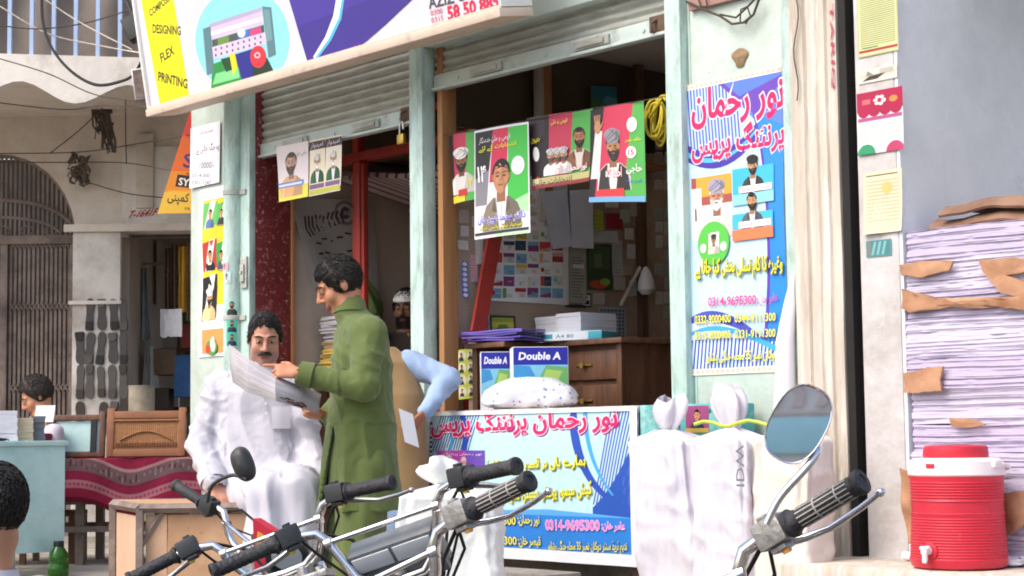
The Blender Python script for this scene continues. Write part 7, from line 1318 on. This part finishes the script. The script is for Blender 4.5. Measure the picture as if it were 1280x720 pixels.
mnp = attr_mat('newsprint', .8, .05, .2); _b = mnp.node_tree.nodes['Principled BSDF']
p.build('paper_sheet', mnp, nmap, None, fr=WR, nu=24, nv=10, th=.0012, label='large pale printed sheet held open between the two men', cat='paper')
# ---------------------------------------------------------------- man with a blue sleeve and tan waistcoat behind
y0 = 9.25
J = dict(pel=at(486, 610, y0), bel=at(487, 560, y0), che=at(484, 480, y0-.02), neck=at(470, 445, y0-.04), shr=at(450, 458, y0-.02), elr=at(440, 530, y0-.03), wrr=at(440, 580, y0-.10), shl=at(513, 455, y0-.02), ell=at(561, 473, y0-.08), wrl=at(531, 516, y0-.22),
         hir=at(472, 615, y0), knr=at(472, 700, y0), anr=at(472, 785, y0), hil=at(502, 615, y0), knl=at(505, 700, y0-.02), anl=at(506, 785, y0))
for k in ('anr', 'anl'): J[k].z = -.11
H = Head(at(460, 437, y0-.08), (-.75, -.1, -.65), sc=.95)
S = SDF(*bounds(J, .24), .0065); bodycore(S, J, .9); H.skull(S, J['neck'], .05); hand(S, J['wrl'], (-.55, -.3, -.62), (-.75, .3, .2), 1, (.55, .6, .65, .7), .7); hand(S, J['wrr'], (0, -.2, -1), (.5, 0, 0), -1)
for q in 'lr': foot(S, J['an'+q], (-.4, -1, 0))
pb = emit(S, 'person', m_skin, None, colfn=H.col('#a8704f', '#8a5044', None), label='man in a tan waistcoat and pale blue shirt half hidden behind the green kameez', cat='person')
H.extras(pb, S, shorthair(.08, -.06, .5, .012), eyes=False)
m_bc = cloth('pale_blue_cotton', '#94aacb'); m_tan = cloth('tan_waistcoat_cloth', '#a8875c', [('#96774f', 4, .4, .2)])
S = SDF(*bounds(J, .26), .0075)
for q in 'rl': S.chain([J['che']+V((0, 0, .05)), J['sh'+q]], [.10, .07], .05); S.chain([J['sh'+q], J['el'+q], J['wr'+q].lerp(J['el'+q], .08)], [.070, .060, .043], .02)
S.etube([at(0, q, y0).z for q in (690, 610, 540)], [J['pel'].x]*3, [y0]*3, (.20, .18, .17), (.17, .15, .13), k=.03)
emit(S, 'shirt', m_bc, pb, fold=lambda p: .009*(crease(p.x*7, p.y*6, p.z*9+p.x*6, 2, 3.5)-.3)+.003*nz(p.x*30, p.y*22, p.z*24, 4))
S = SDF(*bounds(J, .26), .0075); S.etube([at(0, q, y0).z for q in (622, 560, 500, 460, 440)], [at(x, 500, y0).x for x in (488, 488, 486, 480, 474)], [y0-.01]*5, (.2, .19, .188, .15, .09), (.17, .16, .157, .13, .08), k=.03)
emit(S, 'waistcoat', m_tan, pb, fold=lambda p: .007*nz(p.x*12, p.y*12, p.z*6, 2))
S = SDF(*bounds({k: J[k] for k in ('hir', 'knr', 'anr', 'hil', 'knl', 'anl', 'pel')}, .2), .008)
for q in 'rl': S.chain([J['hi'+q], J['kn'+q], J['an'+q]+V((0, 0, .03))], [.12, .10, .07], .03)
emit(S, 'trousers', m_bc, pb, fold=lambda p: .012*nz(p.x*15, p.y*15, p.z*3, 4))
b = MB(); a = at(516, 530, y0-.30); b.grid(lambda u, v: (a.x-.04+.07*u-.03*v, a.y+.02*u, a.z-.09+.17*v-.03*u), 4, 6, .004); b.build('folded_leaflet', m_ream, None, label='small folded white leaflet held in the hand of the blue sleeve', cat='leaflet')
# ---------------------------------------------------------------- man in a white cap inside the dim room
c0 = fo(508, 384, .95); w0 = FR @ c0; y0 = w0.y; x0 = w0.x; fz = .12
g_ = lambda dx, dy, z: V((x0+dx, y0+dy, z))
J = dict(pel=g_(0, .02, .95), bel=g_(0, .02, 1.08), che=g_(0, 0, 1.30), neck=g_(0, 0, 1.47), shr=g_(-.19, 0, 1.40), elr=g_(-.24, .02, 1.14), wrr=g_(-.2, -.14, .95), shl=g_(.19, 0, 1.40), ell=g_(.24, .02, 1.14), wrl=g_(.2, -.14, .95), hir=g_(-.09, .02, .92), knr=g_(-.10, 0, .55), anr=g_(-.1, .03, .2), hil=g_(.09, .02, .92), knl=g_(.1, 0, .55), anl=g_(.1, .03, .2))
H = Head((x0, y0-.02, w0.z-.01), (-.25, -.95, -.12))
S = SDF(*bounds(J, .26), .007); bodycore(S, J, .9); H.skull(S, J['neck']); hand(S, J['wrr'], (0, -.6, -.6), (0, -.3, -1), 1); hand(S, J['wrl'], (0, -.6, -.6), (0, -.3, -1), -1)
for q in 'lr': foot(S, J['an'+q], (0, -1, 0))
pd = emit(S, 'person', m_skin, None, colfn=H.col('#7d553c', '#5f362e', '#241d1b'), label='man in a white cap and dark clothes standing in the dim left room', cat='person')
def capf(S, h): S.ell(h.p(0, -.012, .045), (.086, .105, .085), h.ax, .001); S.half(-h.u, (-h.u).dot(h.c)-.045, .004)
H.extras(pd, S, shorthair(.08, -.06, .5, .008), mous=m_hair); H.extras(pd, S, capf, brow=False, eyes=False, hairmat=m_white_pl, hname='cap', hn=.002)
S = SDF(*bounds(J, .26), .008); S.etube([1.43, 1.36, 1.1, .8, .5], [x0]*5, [y0]*5, (.12, .19, .2, .22, .25), (.08, .125, .13, .16, .18), k=.03)
for q in 'rl': S.chain([J['sh'+q], J['el'+q], J['wr'+q].lerp(J['el'+q], .06)], [.075, .066, .05], .03)
emit(S, 'tunic', cloth('dark_brown_cloth', '#3a302b'), pd, fold=lambda p: .01*nz(p.x*10, p.y*10, p.z*3))
S = SDF(*bounds({k: J[k] for k in ('hir', 'knr', 'anr', 'hil', 'knl', 'anl')}, .2), .009)
for q in 'rl': S.chain([J['hi'+q], J['kn'+q], J['an'+q]+V((0, 0, .03))], [.1, .09, .07], .03)
emit(S, 'trousers', cloth('dark_brown_cloth_b', '#3a302b'), pd)
# ---------------------------------------------------------------- boy behind the teal table
y0 = 11.05; c0 = at(48, 496, y0); x0 = c0.x; zs_ = c0.z
g_ = lambda dx, dy, z: V((x0+dx, y0+dy, z))
J = dict(pel=g_(.10, .02, .42), bel=g_(.10, .0, .55), che=g_(.08, -.03, .72), neck=g_(.045, -.05, zs_-.115), shr=g_(.0, .10, .80), elr=g_(-.1, .0, .64), wrr=g_(-.2, -.1, .70), shl=g_(.14, -.15, .80), ell=g_(.14, -.22, .62), wrl=g_(-.04, -.26, .70), hir=g_(.06, .10, .42), knr=g_(-.25, .08, .44), anr=g_(-.28, .1, .08), hil=g_(.1, -.07, .42), knl=g_(-.25, -.1, .44), anl=g_(-.28, -.1, .08))
H = Head((x0, y0-.04, zs_), (-.85, -.25, -.5), sc=.93)
S = SDF(*bounds(J, .2), .006); bodycore(S, J, .72); H.skull(S, J['neck'], .045); hand(S, J['wrr'], (-1, -.3, 0), (0, 0, -1), 1, sc=.8); hand(S, J['wrl'], (-1, .1, 0), (0, 0, -1), -1, sc=.8)
for q in 'lr': foot(S, J['an'+q], (-1, 0, 0), .8)
pk = emit(S, 'person', m_skin, None, colfn=H.col('#c48a68', '#a06050', None), label='boy with tousled dark hair bent over papers behind the teal table', cat='person')
H.extras(pk, S, shorthair(.07, -.045, .42, .020), hn=.012, hairmat=pm('dusty_dark_hair', '#3d3531', .7, .5, 60, .6, 120))
S = SDF(*bounds(J, .2), .007); S.etube([.84, .76, .6, .38], [x0+.07, x0+.08, x0+.1, x0+.1], [y0-.03]*4, (.07, .12, .13, .14), (.12, .16, .15, .16), k=.03)
for q in 'rl': S.chain([J['sh'+q], J['el'+q], J['wr'+q].lerp(J['el'+q], .06)], [.062, .055, .04], .03)
emit(S, 'shirt', cloth('pale_lilac_shirt', '#c4bcc8'), pk, fold=lambda p: .008*nz(p.x*14, p.y*14, p.z*10))
S = SDF(*bounds({k: J[k] for k in ('hir', 'knr', 'anr', 'hil', 'knl', 'anl')}, .15), .008)
for q in 'rl': S.chain([J['hi'+q], J['kn'+q], J['an'+q]+V((0, 0, .03))], [.085, .065, .05], .03)
emit(S, 'trousers', cloth('grey_trousers', '#8a8590'), pk)
st_ = thing('stool', 'low wooden stool under the boy', 'stool', WR, (x0+.1, y0+.02, 0)); b = MB(WM[st_.name]); b.box(-.17, .17, -.17, .17, .29, .32, bv=.005); b.build('seat', m_wooddk, st_)
for x in (-.15, .15):
    for y in (-.15, .15): b = MB(WM[st_.name]); b.box(x-.018, x+.018, y-.018, y+.018, 0, .289); b.build('leg', m_wooddk, st_)
b = MB(); a = at(54, 515, 10.62); b.grid(lambda u, v: (a.x-.055+.115*u, 10.62+.05*v, a.z-.06+.10*v), 3, 3, .003); b.build('school_paper', m_ream, None, label='white sheet standing in front of the bent boy', cat='paper')
# ---------------------------------------------------------------- child close by at the lower left edge
y0 = 4.6; c0 = at(-6, 640, y0); x0 = c0.x; zs_ = c0.z
g_ = lambda dx, dy, z: V((x0+dx, y0+dy, z)); gz = -.48
J = dict(pel=g_(-.02, 0, gz+1.1*.46), bel=g_(-.02, 0, gz+1.1*.55), che=g_(-.01, 0, gz+1.1*.68), neck=g_(0, 0, zs_-.115), shr=g_(-.13, 0, gz+1.1*.76), elr=g_(-.16, .02, gz+1.1*.6), wrr=g_(-.14, .12, gz+1.1*.5), shl=g_(.11, 0, gz+1.1*.76), ell=g_(.15, .02, gz+1.1*.6), wrl=g_(.13, .12, gz+1.1*.5), hir=g_(-.07, 0, gz+1.1*.46), knr=g_(-.07, -.01, gz+1.1*.26), anr=g_(-.07, 0, gz+1.1*.07), hil=g_(.05, 0, gz+1.1*.46), knl=g_(.06, -.01, gz+1.1*.26), anl=g_(.06, 0, gz+1.1*.07))
H = Head((x0, y0, zs_), (-.45, .9, -.15), sc=.88)
S = SDF(*bounds(J, .2), .006); bodycore(S, J, .62); H.skull(S, J['neck'], .045); hand(S, J['wrr'], (0, .6, -.7), (1, 0, 0), 1, sc=.6); hand(S, J['wrl'], (0, .6, -.7), (-1, 0, 0), -1, sc=.6)
for q in 'lr': foot(S, J['an'+q]-V((0, 0, .0)), (-.3, 1, 0), .65)
pc = emit(S, 'person', m_skin, None, colfn=H.col('#c99676', '#a06050', None), label='child with glossy black hair seen from behind at the near left edge', cat='person')
H.extras(pc, S, shorthair(.11, -.10, .35, .018), brow=False, hn=.004)
S = SDF(*bounds(J, .2), .006); S.etube([gz+1.1*.795, gz+1.1*.74, gz+1.1*.6, gz+1.1*.4], [x0-.01]*4, [y0]*4, (.07, .135, .13, .15), (.06, .085, .09, .10), k=.03)
for q in 'rl': S.chain([J['sh'+q], J['el'+q], J['wr'+q].lerp(J['el'+q], .06)], [.05, .045, .036], .03)
emit(S, 'shirt', cloth('pale_peach_shirt', '#d9b79c'), pc, fold=lambda p: .005*nz(p.x*20, p.y*20, p.z*12))
b = MB(); b.grid(lambda u, v: (x0+(.058+.016*(1-v))*math.cos(u*6.283), y0+(.058+.012*(1-v))*math.sin(u*6.283), gz+1.1*.775+.05*v), 28, 4, .004); b.build('collar', m_wc, pc)
S = SDF(*bounds({k: J[k] for k in ('hir', 'knr', 'anr', 'hil', 'knl', 'anl')}, .15), .008)
for q in 'rl': S.chain([J['hi'+q], J['kn'+q], J['an'+q]+V((0, 0, .03))], [.075, .06, .045], .03)
emit(S, 'trousers', cloth('beige_trousers', '#a08c74'), pc)
# ================================================================ MOTORCYCLES parked nose to the shop, leaning on their side stands
RZ = -.48
def spiral(n): return [i/n for i in range(n)]
m_grip = pm('black_grip_rubber', '#2b2b2e', .6, .2, 20, .3, 120, dirt='#55524e', damt=.36); m_dust = pm('dusty_groove', '#a8a39c', .8, .1); m_cast = pm('cast_aluminium', '#a9a8a6', .45, .1, 12, .15, 80, metal=.7, dirt=[('#6f6a62', 10, .42, .12)])
m_blackplastic = pm('black_plastic', '#2e3032', .45, .1, 10, .05, 60, dirt='#5a5650', damt=.35); m_seat = pm('black_vinyl', '#222022', .45, .1, 6, .1, 50); m_lens = pm('amber_lens', '#d9902a', .2, .05); m_redlens = pm('red_lens', '#b8202a', .2, .05); m_mirror = pm('mirror_glass', '#f0f0f2', .02, .01, metal=1)
m_engine = pm('engine_alloy', '#8f8c88', .5, .15, 10, .2, 60, metal=.6, dirt='#4f4a44'); m_window = pm('dial_window', '#c9cdd0', .15, .08, 8); m_greybox = pm('grey_dash_plastic', '#5f6468', .45, .1, 8, .05, 60, dirt='#8a8680', damt=.4)
def motorcycle(par, label, tank, grip=0, dash='round', mirror=None, lever=True, yellow=False):
    x, y, yaw, lean, st, up, ez, ey = par
    T = M.Translation((x, y, RZ)) @ M.Rotation(yaw, 4, 'Z') @ M.Rotation(-lean, 4, 'Y'); H0 = V((0, 0, .80)); SX = T @ M.Translation(H0) @ M.Rotation(st, 4, V((0, -.45, .9)).normalized()) @ M.Translation(-H0)
    base = M.Translation((x, y, RZ)) @ M.Rotation(yaw, 4, 'Z'); t = thing('motorcycle', label, 'motorcycle', base, (0, 0, 0), 'motorcycles parked in a row facing the shop'); B = lambda fr=T: MB(fr)
    mt = pm('tank_paint', tank, .2, .05, 2, coat=.6)
    # handlebar group
    gi = {}; rt = {}
    pts = [V((.37, -.10+ey, 1.03+up+ez)), V((.245, -.04, 1.03+up)), V((.19, -.015, 1.032+up)), V((.158, -.004, 1.028+up)), V((.138, .0, 1.005+up)), V((.125, .008, .97+up)), V((.10, .02, .93+up*.6)), V((.06, .028, .908+up*.4)), V((0, .03, .905+up*.4))]
    full = pts+[V((-p.x, p.y, p.z)) for p in pts[-2::-1]]; b = B(SX); b.tube(full, .0112, 12); b.build('handlebar', m_chrome, t, smooth=60)
    b = B(SX); b.tube([(.136, .001, 1.0+up), (-.136, .001, 1.0+up)], .0065, 10); [b.tube([(q*.128, .001, .998+up), (q*.143, .001, .998+up)], .0145, 10) for q in (1, -1)]; b.build('cross_brace', m_chrome, t, smooth=60)
    for q in (1, -1):
        e_, i_ = V((q*.37, -.10+ey, 1.03+up+ez)), V((q*.245, -.04, 1.03+up)); d = (e_-i_).normalized(); Q = d.to_track_quat('Z', 'Y').to_matrix().to_4x4(); G = M.Translation(i_) @ Q; L = (e_-i_).length
        b = B(SX); pr = [(.013, -.004), (.023, -.003), (.024, .003), (.020, .006), (.0185, .010), (.0165, .016)]
        for k in range(9): z = .02+(L-.03)*k/9; pr += [(.0165, z), (.0172, z+.003), (.0172, z+.007), (.0165, z+.009)]
        pr += [(.0168, L-.010), (.0195, L-.008), (.0205, L), (.0195, L+.004), (.011, L+.005), (.010, L+.003), (.004, L+.003)]
        b.lathe(pr, T=G, n=20); g_ = b.build('grip', m_grip, t, smooth=50)
        if grip:
            b = B(SX)
            for k in range(14): a = k*2*math.pi/14; b.box(.0166, .0176, -.0011, .0011, .022, L-.018, T=G @ M.Rotation(a, 4, 'Z'))
            b.lathe([(.0174, L*.40), (.0178, L*.41), (.0174, L*.42)], T=G, n=20); b.lathe([(.0174, L*.70), (.0178, L*.71), (.0174, L*.72)], T=G, n=20); b.build('groove_dust', m_dust, g_, smooth=0)
        b = B(SX); b.box(-.022, .022, -.02, .026, -.062, -.006, T=G, bv=.006); b.box(-.012, .018, -.03, -.0205, -.05, -.02, T=G, bv=.003); b.box(-.008, .008, .0265, .034, -.05, -.032, T=G, bv=.002); sb = b.build('switch_box', m_cast if grip else m_blackplastic, t)
        b = B(SX); b.tube([G @ V((0, -.026, -.028)), G @ V((0, -.036, -.028))], .008, 10); b.build('button', pm('yellow_button', '#d9b84a', .4) if yellow else m_lens, sb)
        if lever:
            lv = [G @ V((0, .024, -.045)), G @ V((0, .044, -.02))]; lv = [i_+V((0, .03, -.012))-d*.05, i_+V((q*.01, .055, -.022)), i_+d*.06+V((0, .068, -.028)), i_+d*.125+V((0, .058, -.026)), i_+d*.165+V((0, .05, -.022))]
            b = B(SX); b.tube(lv, [.010, .009, .0075, .007, .006], 10, flat=.75); b.lathe([(.003, -.007), (.008, -.003), (.008, .003), (.003, .007)], T=M.Translation(lv[-1]), n=10); b.build('lever', m_chrome if grip else m_steel, t, smooth=60)
            b = B(SX); b.tube([lv[0], lv[0]+V((-q*.02, .06, .015)), lv[0]+V((-q*.08, .11, -.02)), V((q*.07, .12, .92)), V((q*.03, .08, .82)), V((q*.02, -.05, .74))], .0042, 6); b.build('cable', m_cable, t, smooth=60)
            b = B(SX); b.tube([i_-d*.05, i_-d*.07+V((0, .05, -.05)), V((q*.10, .09, .93)), V((q*.05, .06, .84))], .0035, 6); b.build('cable', m_cable, t, smooth=60)
    if mirror: mirror(SX, t, B)
    # fork, headlight, dash
    dn = V((0, .45, -.9)).normalized()
    for q in (1, -1): b = B(SX); a = V((q*.09, .03, .90)); b.tube([a, a+dn*.34], .016, 10); b.tube([a+dn*.34, a+dn*.68], .024, 10); b.build('fork_leg', m_chrome, t, smooth=60)
    b = B(SX); b.box(-.115, .115, .0, .07, .862, .882, bv=.006); b.box(-.115, .115, .06, .12, .68, .70, bv=.006); [b.tube([(q*.045, .03, .87), (q*.045, .03, .905)], .016, 10) for q in (1, -1)]; b.build('fork_clamp', m_cast, t)
    b = B(SX); HL = M.Translation((0, .12, .80)) @ M.Rotation(R(-90), 4, 'X')
    b.lathe([(.03, -.09), (.07, -.07), (.088, -.02), (.09, .03), (.086, .036)], T=HL, n=24); hl = b.build('headlight', m_blackplastic if dash != 'box' else m_greybox, t, smooth=60); b = B(SX); b.lathe([(.084, .034), (.07, .046), (.02, .052)], T=HL, n=24); b.build('lens', m_window, hl, smooth=60)
    DT = M.Translation((0, .075, .955+up*.6)) @ M.Rotation(R(38), 4, 'X')
    if dash == 'box':
        b = B(SX); b.box(-.105, .105, -.045, .02, -.055, .06, T=DT, bv=.008); ds = b.build('instrument_cluster', m_greybox, t)
        for x0 in (-.097, .004): b = B(SX); b.box(x0, x0+.093, -.0495, -.0455, .012, .052, T=DT, bv=.002); b.build('dial_window', m_window, ds)
        b = B(SX); b.tube([DT @ V((-.01, -.045, -.025)), DT @ V((-.01, -.075, -.025))], [.022, .019], 14); b.build('ignition_switch', m_cast, ds)
    else:
        b = B(SX); b.lathe([(.035, -.05), (.055, -.03), (.058, .01), (.054, .014)], T=DT @ M.Rotation(R(90), 4, 'X'), n=22); ds = b.build('instrument_cluster', m_blackplastic, t, smooth=50); b = B(SX); b.lathe([(.050, .013), (.02, .016)], T=DT @ M.Rotation(R(90), 4, 'X'), n=22); b.build('dial_window', m_window, ds, smooth=50)
    for q in (1, -1):
        b = B(SX); b.tube([(q*.10, .10, .80), (q*.19, .11, .80)], .008, 8); b.lathe([(.01, -.03), (.026, -.022), (.03, .015)], T=M.Translation((q*.205, .12, .80)) @ M.Rotation(R(-90), 4, 'X'), n=16); iv = b.build('indicator', m_blackplastic, t, smooth=50); b = B(SX); b.lathe([(.029, .015), (.024, .03), (.008, .034)], T=M.Translation((q*.205, .12, .80)) @ M.Rotation(R(-90), 4, 'X'), n=16); b.build('lens', m_lens, iv, smooth=50)
    # wheels
    def wheel(fr, c, name):
        b = MB(fr); Wm = M.Translation(c) @ M.Rotation(R(90), 4, 'Y'); 
        b.grid(lambda u, v: Wm @ V(((.262+.038*math.cos(v*6.283))*math.cos(u*6.283), (.262+.038*math.cos(v*6.283))*math.sin(u*6.283), .040*math.sin(v*6.283))), 40, 10); w_ = b.build(name, m_black, t, smooth=60)
        b = MB(fr); b.grid(lambda u, v: Wm @ V(((.222+.014*math.cos(v*6.283))*math.cos(u*6.283), (.222+.014*math.cos(v*6.283))*math.sin(u*6.283), .030*math.sin(v*6.283))), 40, 8); b.build('rim', m_chrome, w_, smooth=60)
        b = MB(fr); b.lathe([(.02, -.05), (.06, -.04), (.06, .04), (.02, .05)], T=Wm, n=18)
        for k in range(18): a = k*math.pi/9; b.tube([Wm @ V((.055*math.cos(a), .055*math.sin(a), .02*(-1)**k)), Wm @ V((.215*math.cos(a+.25), .215*math.sin(a+.25), 0))], .0016, 4)
        b.build('hub_and_spokes', m_steel, w_)
    wheel(SX, V((0, .345, .30)), 'front_wheel'); wheel(T, V((0, -.90, .30)), 'rear_wheel')
    def fender(fr, c, a0, a1, r, w, name):
        b = MB(fr); b.grid(lambda u, v: V((w*(2*v-1), c[1]+(r-.02*(2*v-1)**2)*math.cos(R(a0+(a1-a0)*u)), c[2]+(r-.02*(2*v-1)**2)*math.sin(R(a0+(a1-a0)*u)))), 20, 6, .004); b.build(name, m_chrome, t, smooth=60)
    fender(SX, (0, .345, .30), 20, 150, .335, .055, 'front_fender'); fender(T, (0, -.90, .30), 40, 205, .345, .07, 'rear_fender')
    # body
    b = B(); b.grid(lambda u, v: V((.118*math.sin(v*6.283)*math.sin(3.1416*(.04+.92*u))**.55*(1-.25*u), -.06-.44*u, .76+.03*math.sin(u*3.1)-.04*u+.085*math.cos(v*6.283)*math.sin(3.1416*(.04+.92*u))**.55)), 24, 24); tk = b.build('fuel_tank', mt, t, smooth=70)
    b = B(); b.lathe([(.03, 0), (.032, .012), (.02, .018)], T=M.Translation((0, -.2, .868)), n=18); b.build('fuel_cap', m_chrome, tk)
    b = B(); [b.grid(lambda u, v: V((q*(.122-.026*u)*(1.0), -.12-.22*u, .72+.07*v-.03*u)), 6, 3, .004) for q in (1,)]; b.build('tank_emblem', pm('yellow_emblem', '#d9a83a', .3), tk, smooth=30)
    b = B(); b.grid(lambda u, v: V((.12*math.sin(v*6.283)*(.85+.2*math.sin(3.1*u))*math.sin(3.1416*(.03+.94*u))**.3, -.44-.62*u, .77+.03*u+.04*math.cos(v*6.283)*math.sin(3.1416*(.03+.94*u))**.3)), 24, 20); b.build('seat', m_seat, t, smooth=70)
    b = B(); b.tube([(0, -.02, .80), (0, .02, .66), (0, -.05, .42), (0, -.45, .28), (0, -.55, .40), (0, -.52, .70)], .018, 8); [b.tube([(q*.05, -.08, .74), (q*.09, -.5, .69), (q*.10, -1.02, .72)], .013, 8) for q in (1, -1)]; [b.tube([(q*.09, -.5, .32), (q*.11, -.90, .30)], .016, 8) for q in (1, -1)]; b.build('frame', m_blackplastic, t, smooth=60)
    b = B(); b.box(-.11, .11, -.42, -.10, .28, .46, bv=.03); [b.box(-.075, .075, -.24, -.09, .47+.022*k, .48+.022*k, bv=.003) for k in range(8)]; b.tube([(.10, -.33, .36), (.135, -.33, .36)], .07, 18); b.tube([(-.10, -.33, .36), (-.14, -.33, .36)], .08, 18); b.build('engine', m_engine, t, smooth=40)
    b = B(); b.tube([(.05, -.10, .50), (.09, -.02, .45), (.12, -.10, .26), (.13, -.45, .24), (.15, -.65, .27), (.16, -1.15, .32)], [.018, .018, .018, .02, .036, .036], 12); b.build('exhaust', m_chrome, t, smooth=60)
    for q in (1, -1): b = B(); b.tube([(q*.13, -.80, .66), (q*.15, -.88, .32)], [.022, .026], 10); b.build('shock_absorber', m_chrome, t, smooth=60)
    b = B(); b.box(-.05, .05, -1.20, -1.15, .66, .72, bv=.01); tl = b.build('tail_light', m_redlens, t)
    b = B(base); a = T @ V((-.08, -.38, .28)); a = base.inverted() @ a; b.tube([a, (a.x-.16, a.y+.03, .01), (a.x-.20, a.y+.04, .008)], .010, 8); b.build('side_stand', m_blackplastic, t, smooth=60)
    return t, SX, T
def round_mirror(stem, c_px, dist, axes, tiltdeg, nrm, glass=True, oval=(.062, .082), handed=1):
    def f(SX, t, B):
        c = V((0, 0, CZ))+ray(*c_px)*dist; n = V(nrm(c)).normalized(); r_ = n.cross(V((0, 0, 1))).normalized(); u_ = r_.cross(n).normalized(); a = R(tiltdeg); X = -(r_*math.cos(a)+u_*math.sin(a)); Y = n.cross(X) if False else (u_*math.cos(a)-r_*math.sin(a)); Mx = M((( X.x, Y.x, n.x, c.x), (X.y, Y.y, n.y, c.y), (X.z, Y.z, n.z, c.z), (0, 0, 0, 1)))
        ox, oy = oval; P4 = lambda th, k=1: (ox*k*math.copysign(abs(math.cos(th))**.8, math.cos(th)), oy*k*math.copysign(abs(math.sin(th))**.8, math.sin(th)))
        b = MB(); b.grid(lambda u, v: (lambda q: Mx @ V((q[0], q[1], [.004, .006, -.004, -.022, -.030, -.032][min(5, int(round(v*5)))])))(P4(u*6.283, [.96, 1.0, 1.03, .9, .5, .02][min(5, int(round(v*5)))])), 40, 5); ms = b.build('mirror_shell', m_chrome if glass else m_blackplastic, t, smooth=60)
        b = MB(); ring = [P4(i*6.283/40, .955) for i in range(40)]; b.add([Mx @ V((x, y, .0042)) for x, y in ring], [tuple(range(40))]); b.build('mirror_glass', m_mirror, ms, smooth=0)
        q = [V((0, 0, CZ))+ray(*s_[:2])*s_[2] for s_ in stem]; q.append(c-n*.02-Y*oy*.55*handed if glass else c-n*.02-Y*oy*.9*handed); b = MB(); o = []
        for i in range(len(q)-1):
            p0, p1, p2, p3 = q[max(i-1, 0)], q[i], q[i+1], q[min(i+2, len(q)-1)]
            for k in range(6): s_ = k/6; o.append(.5*((2*p1)+(p2-p0)*s_+(2*p0-5*p1+4*p2-p3)*s_**2+(3*p1-p0-3*p2+p3)*s_**3))
        o.append(q[-1]); b.tube(o, .0058, 10); b.build('mirror_stem', m_chrome if glass else m_blackplastic, t, smooth=60)
    return f
mD = round_mirror([(958, 655, 2.66), (975, 622, 2.66), (1005, 588, 2.66), (1021, 566, 2.67), (1016, 556, 2.68)], (998, 530), 2.66, None, 30, lambda c: (-c.x-.10, -c.y, .045), True, (.041, .060))
mA = round_mirror([(259, 628, 5.35), (266, 606, 5.33), (290, 594, 5.30)], (305, 580), 5.3, None, 22, lambda c: (.35, .9, .05), False, (.031, .052), 1)
bA = motorcycle([-0.6626, 5.4002, 0.0743, 0.2368, -1.174, -0.0385, 0.0101, 0.0217], 'motorcycle with a red visor and small black mirror before the man in white', '#b0212c', 0, 'round', mA)
q = [V((0, 0, CZ))+ray(*p_)*5.15 for p_ in ((318, 715), (340, 705), (341, 664), (316, 648))]; n_ = V((.2, .25, 0)); b = MB(); b.add(q+[p_+n_*.1 for p_ in q], [(0, 1, 2, 3), (7, 6, 5, 4), (0, 4, 5, 1), (1, 5, 6, 2), (2, 6, 7, 3), (3, 7, 4, 0)]); b.build('red_visor', m_red, bA[0], smooth=0)
q = [V((0, 0, CZ))+ray(*p_)*5.14 for p_ in ((319, 690), (335, 684), (336, 672), (322, 664))]; b = MB(); b.add(q, [(0, 1, 2, 3)]); b.build('visor_stripe', pm('yellow_stripe', '#e0a83a', .4), bA[0], smooth=0)
motorcycle([-0.4665, 4.4177, -0.6521, 0.1504, 0.448, 0.0054, -0.023, 0.0231], 'dusty motorcycle with a chrome braced handlebar in front of the green kameez', '#3a2226', 0, 'round', None, True, True)
motorcycle([-0.1325, 3.8929, -0.6371, 0.1501, 0.4049, 0.058, -0.0253, -0.0247], 'motorcycle with a grey box instrument cluster and braced bar before the banner', '#1d1e22', 0, 'box', None, True, True)
motorcycle([-0.0557, 3.1848, -0.6913, 0.2313, 0.5473, 0.0031, -0.0137, -0.0076], 'motorcycle with a dusty ribbed grip overlapping the banner, no mirror', '#6a1a24', 1, 'round', None)
motorcycle([0.4467, 2.6817, -0.7084, 0.2297, 0.5574, -0.0072, 0.0021, -0.0077], 'nearest motorcycle with an oval chrome mirror and ribbed grip before the cream pillar', '#7a1c26', 1, 'round', mD)
# white sack between the motorcycles and the counter
q = wy(571, 700, 6.75); sack(q.x, 6.75, -.198, .37, .26, .77, pm('white_rice_sack', '#d9dbd8', .5, .02, 4, .2, 40, dirt=[('#b9dcc4', 4, .34, .1)]), 'white sack with faint green print standing between the motorcycles and the banner', 11, tie=False, fr0=WR, deg=-8, neck=.10, lean=-.03)
# ================================================================ far side of the street (seen in the motorcycle mirror)
opp = thing('opposite_shop', 'cream shop across the street with a turquoise shutter', 'building', WR, (0, -9, RZ))
b = MB(); b.box(-12, 12, -9.4, -9, RZ, 2.4, bv=.01); b.build('wall', pm('bright_cream_wall', '#f0ebe2', .8), opp); b = MB(); b.box(-7, 7, -8.99, -8.95, .98, 1.27, bv=.01); b.build('shutter', pm('turquoise_shutter', '#c2f0f0', .5, .06, 2), opp)
b = MB(); b.box(-7, 7, -8.99, -8.97, 1.30, 1.34, bv=.005); b.box(-7, 7, -8.99, -8.97, 1.56, 1.60, bv=.005)
for i in range(70): b.prism([(-7+.2*i, 1.36), (-7+.2*i+.09, 1.36), (-7+.2*i+.13, 1.45), (-7+.2*i+.09, 1.54), (-7+.2*i, 1.54), (-7+.2*i+.05, 1.45)], -8.99, -8.97)
b.build('carved_band', pm('terracotta_relief', '#e6d2c6', .8), opp)
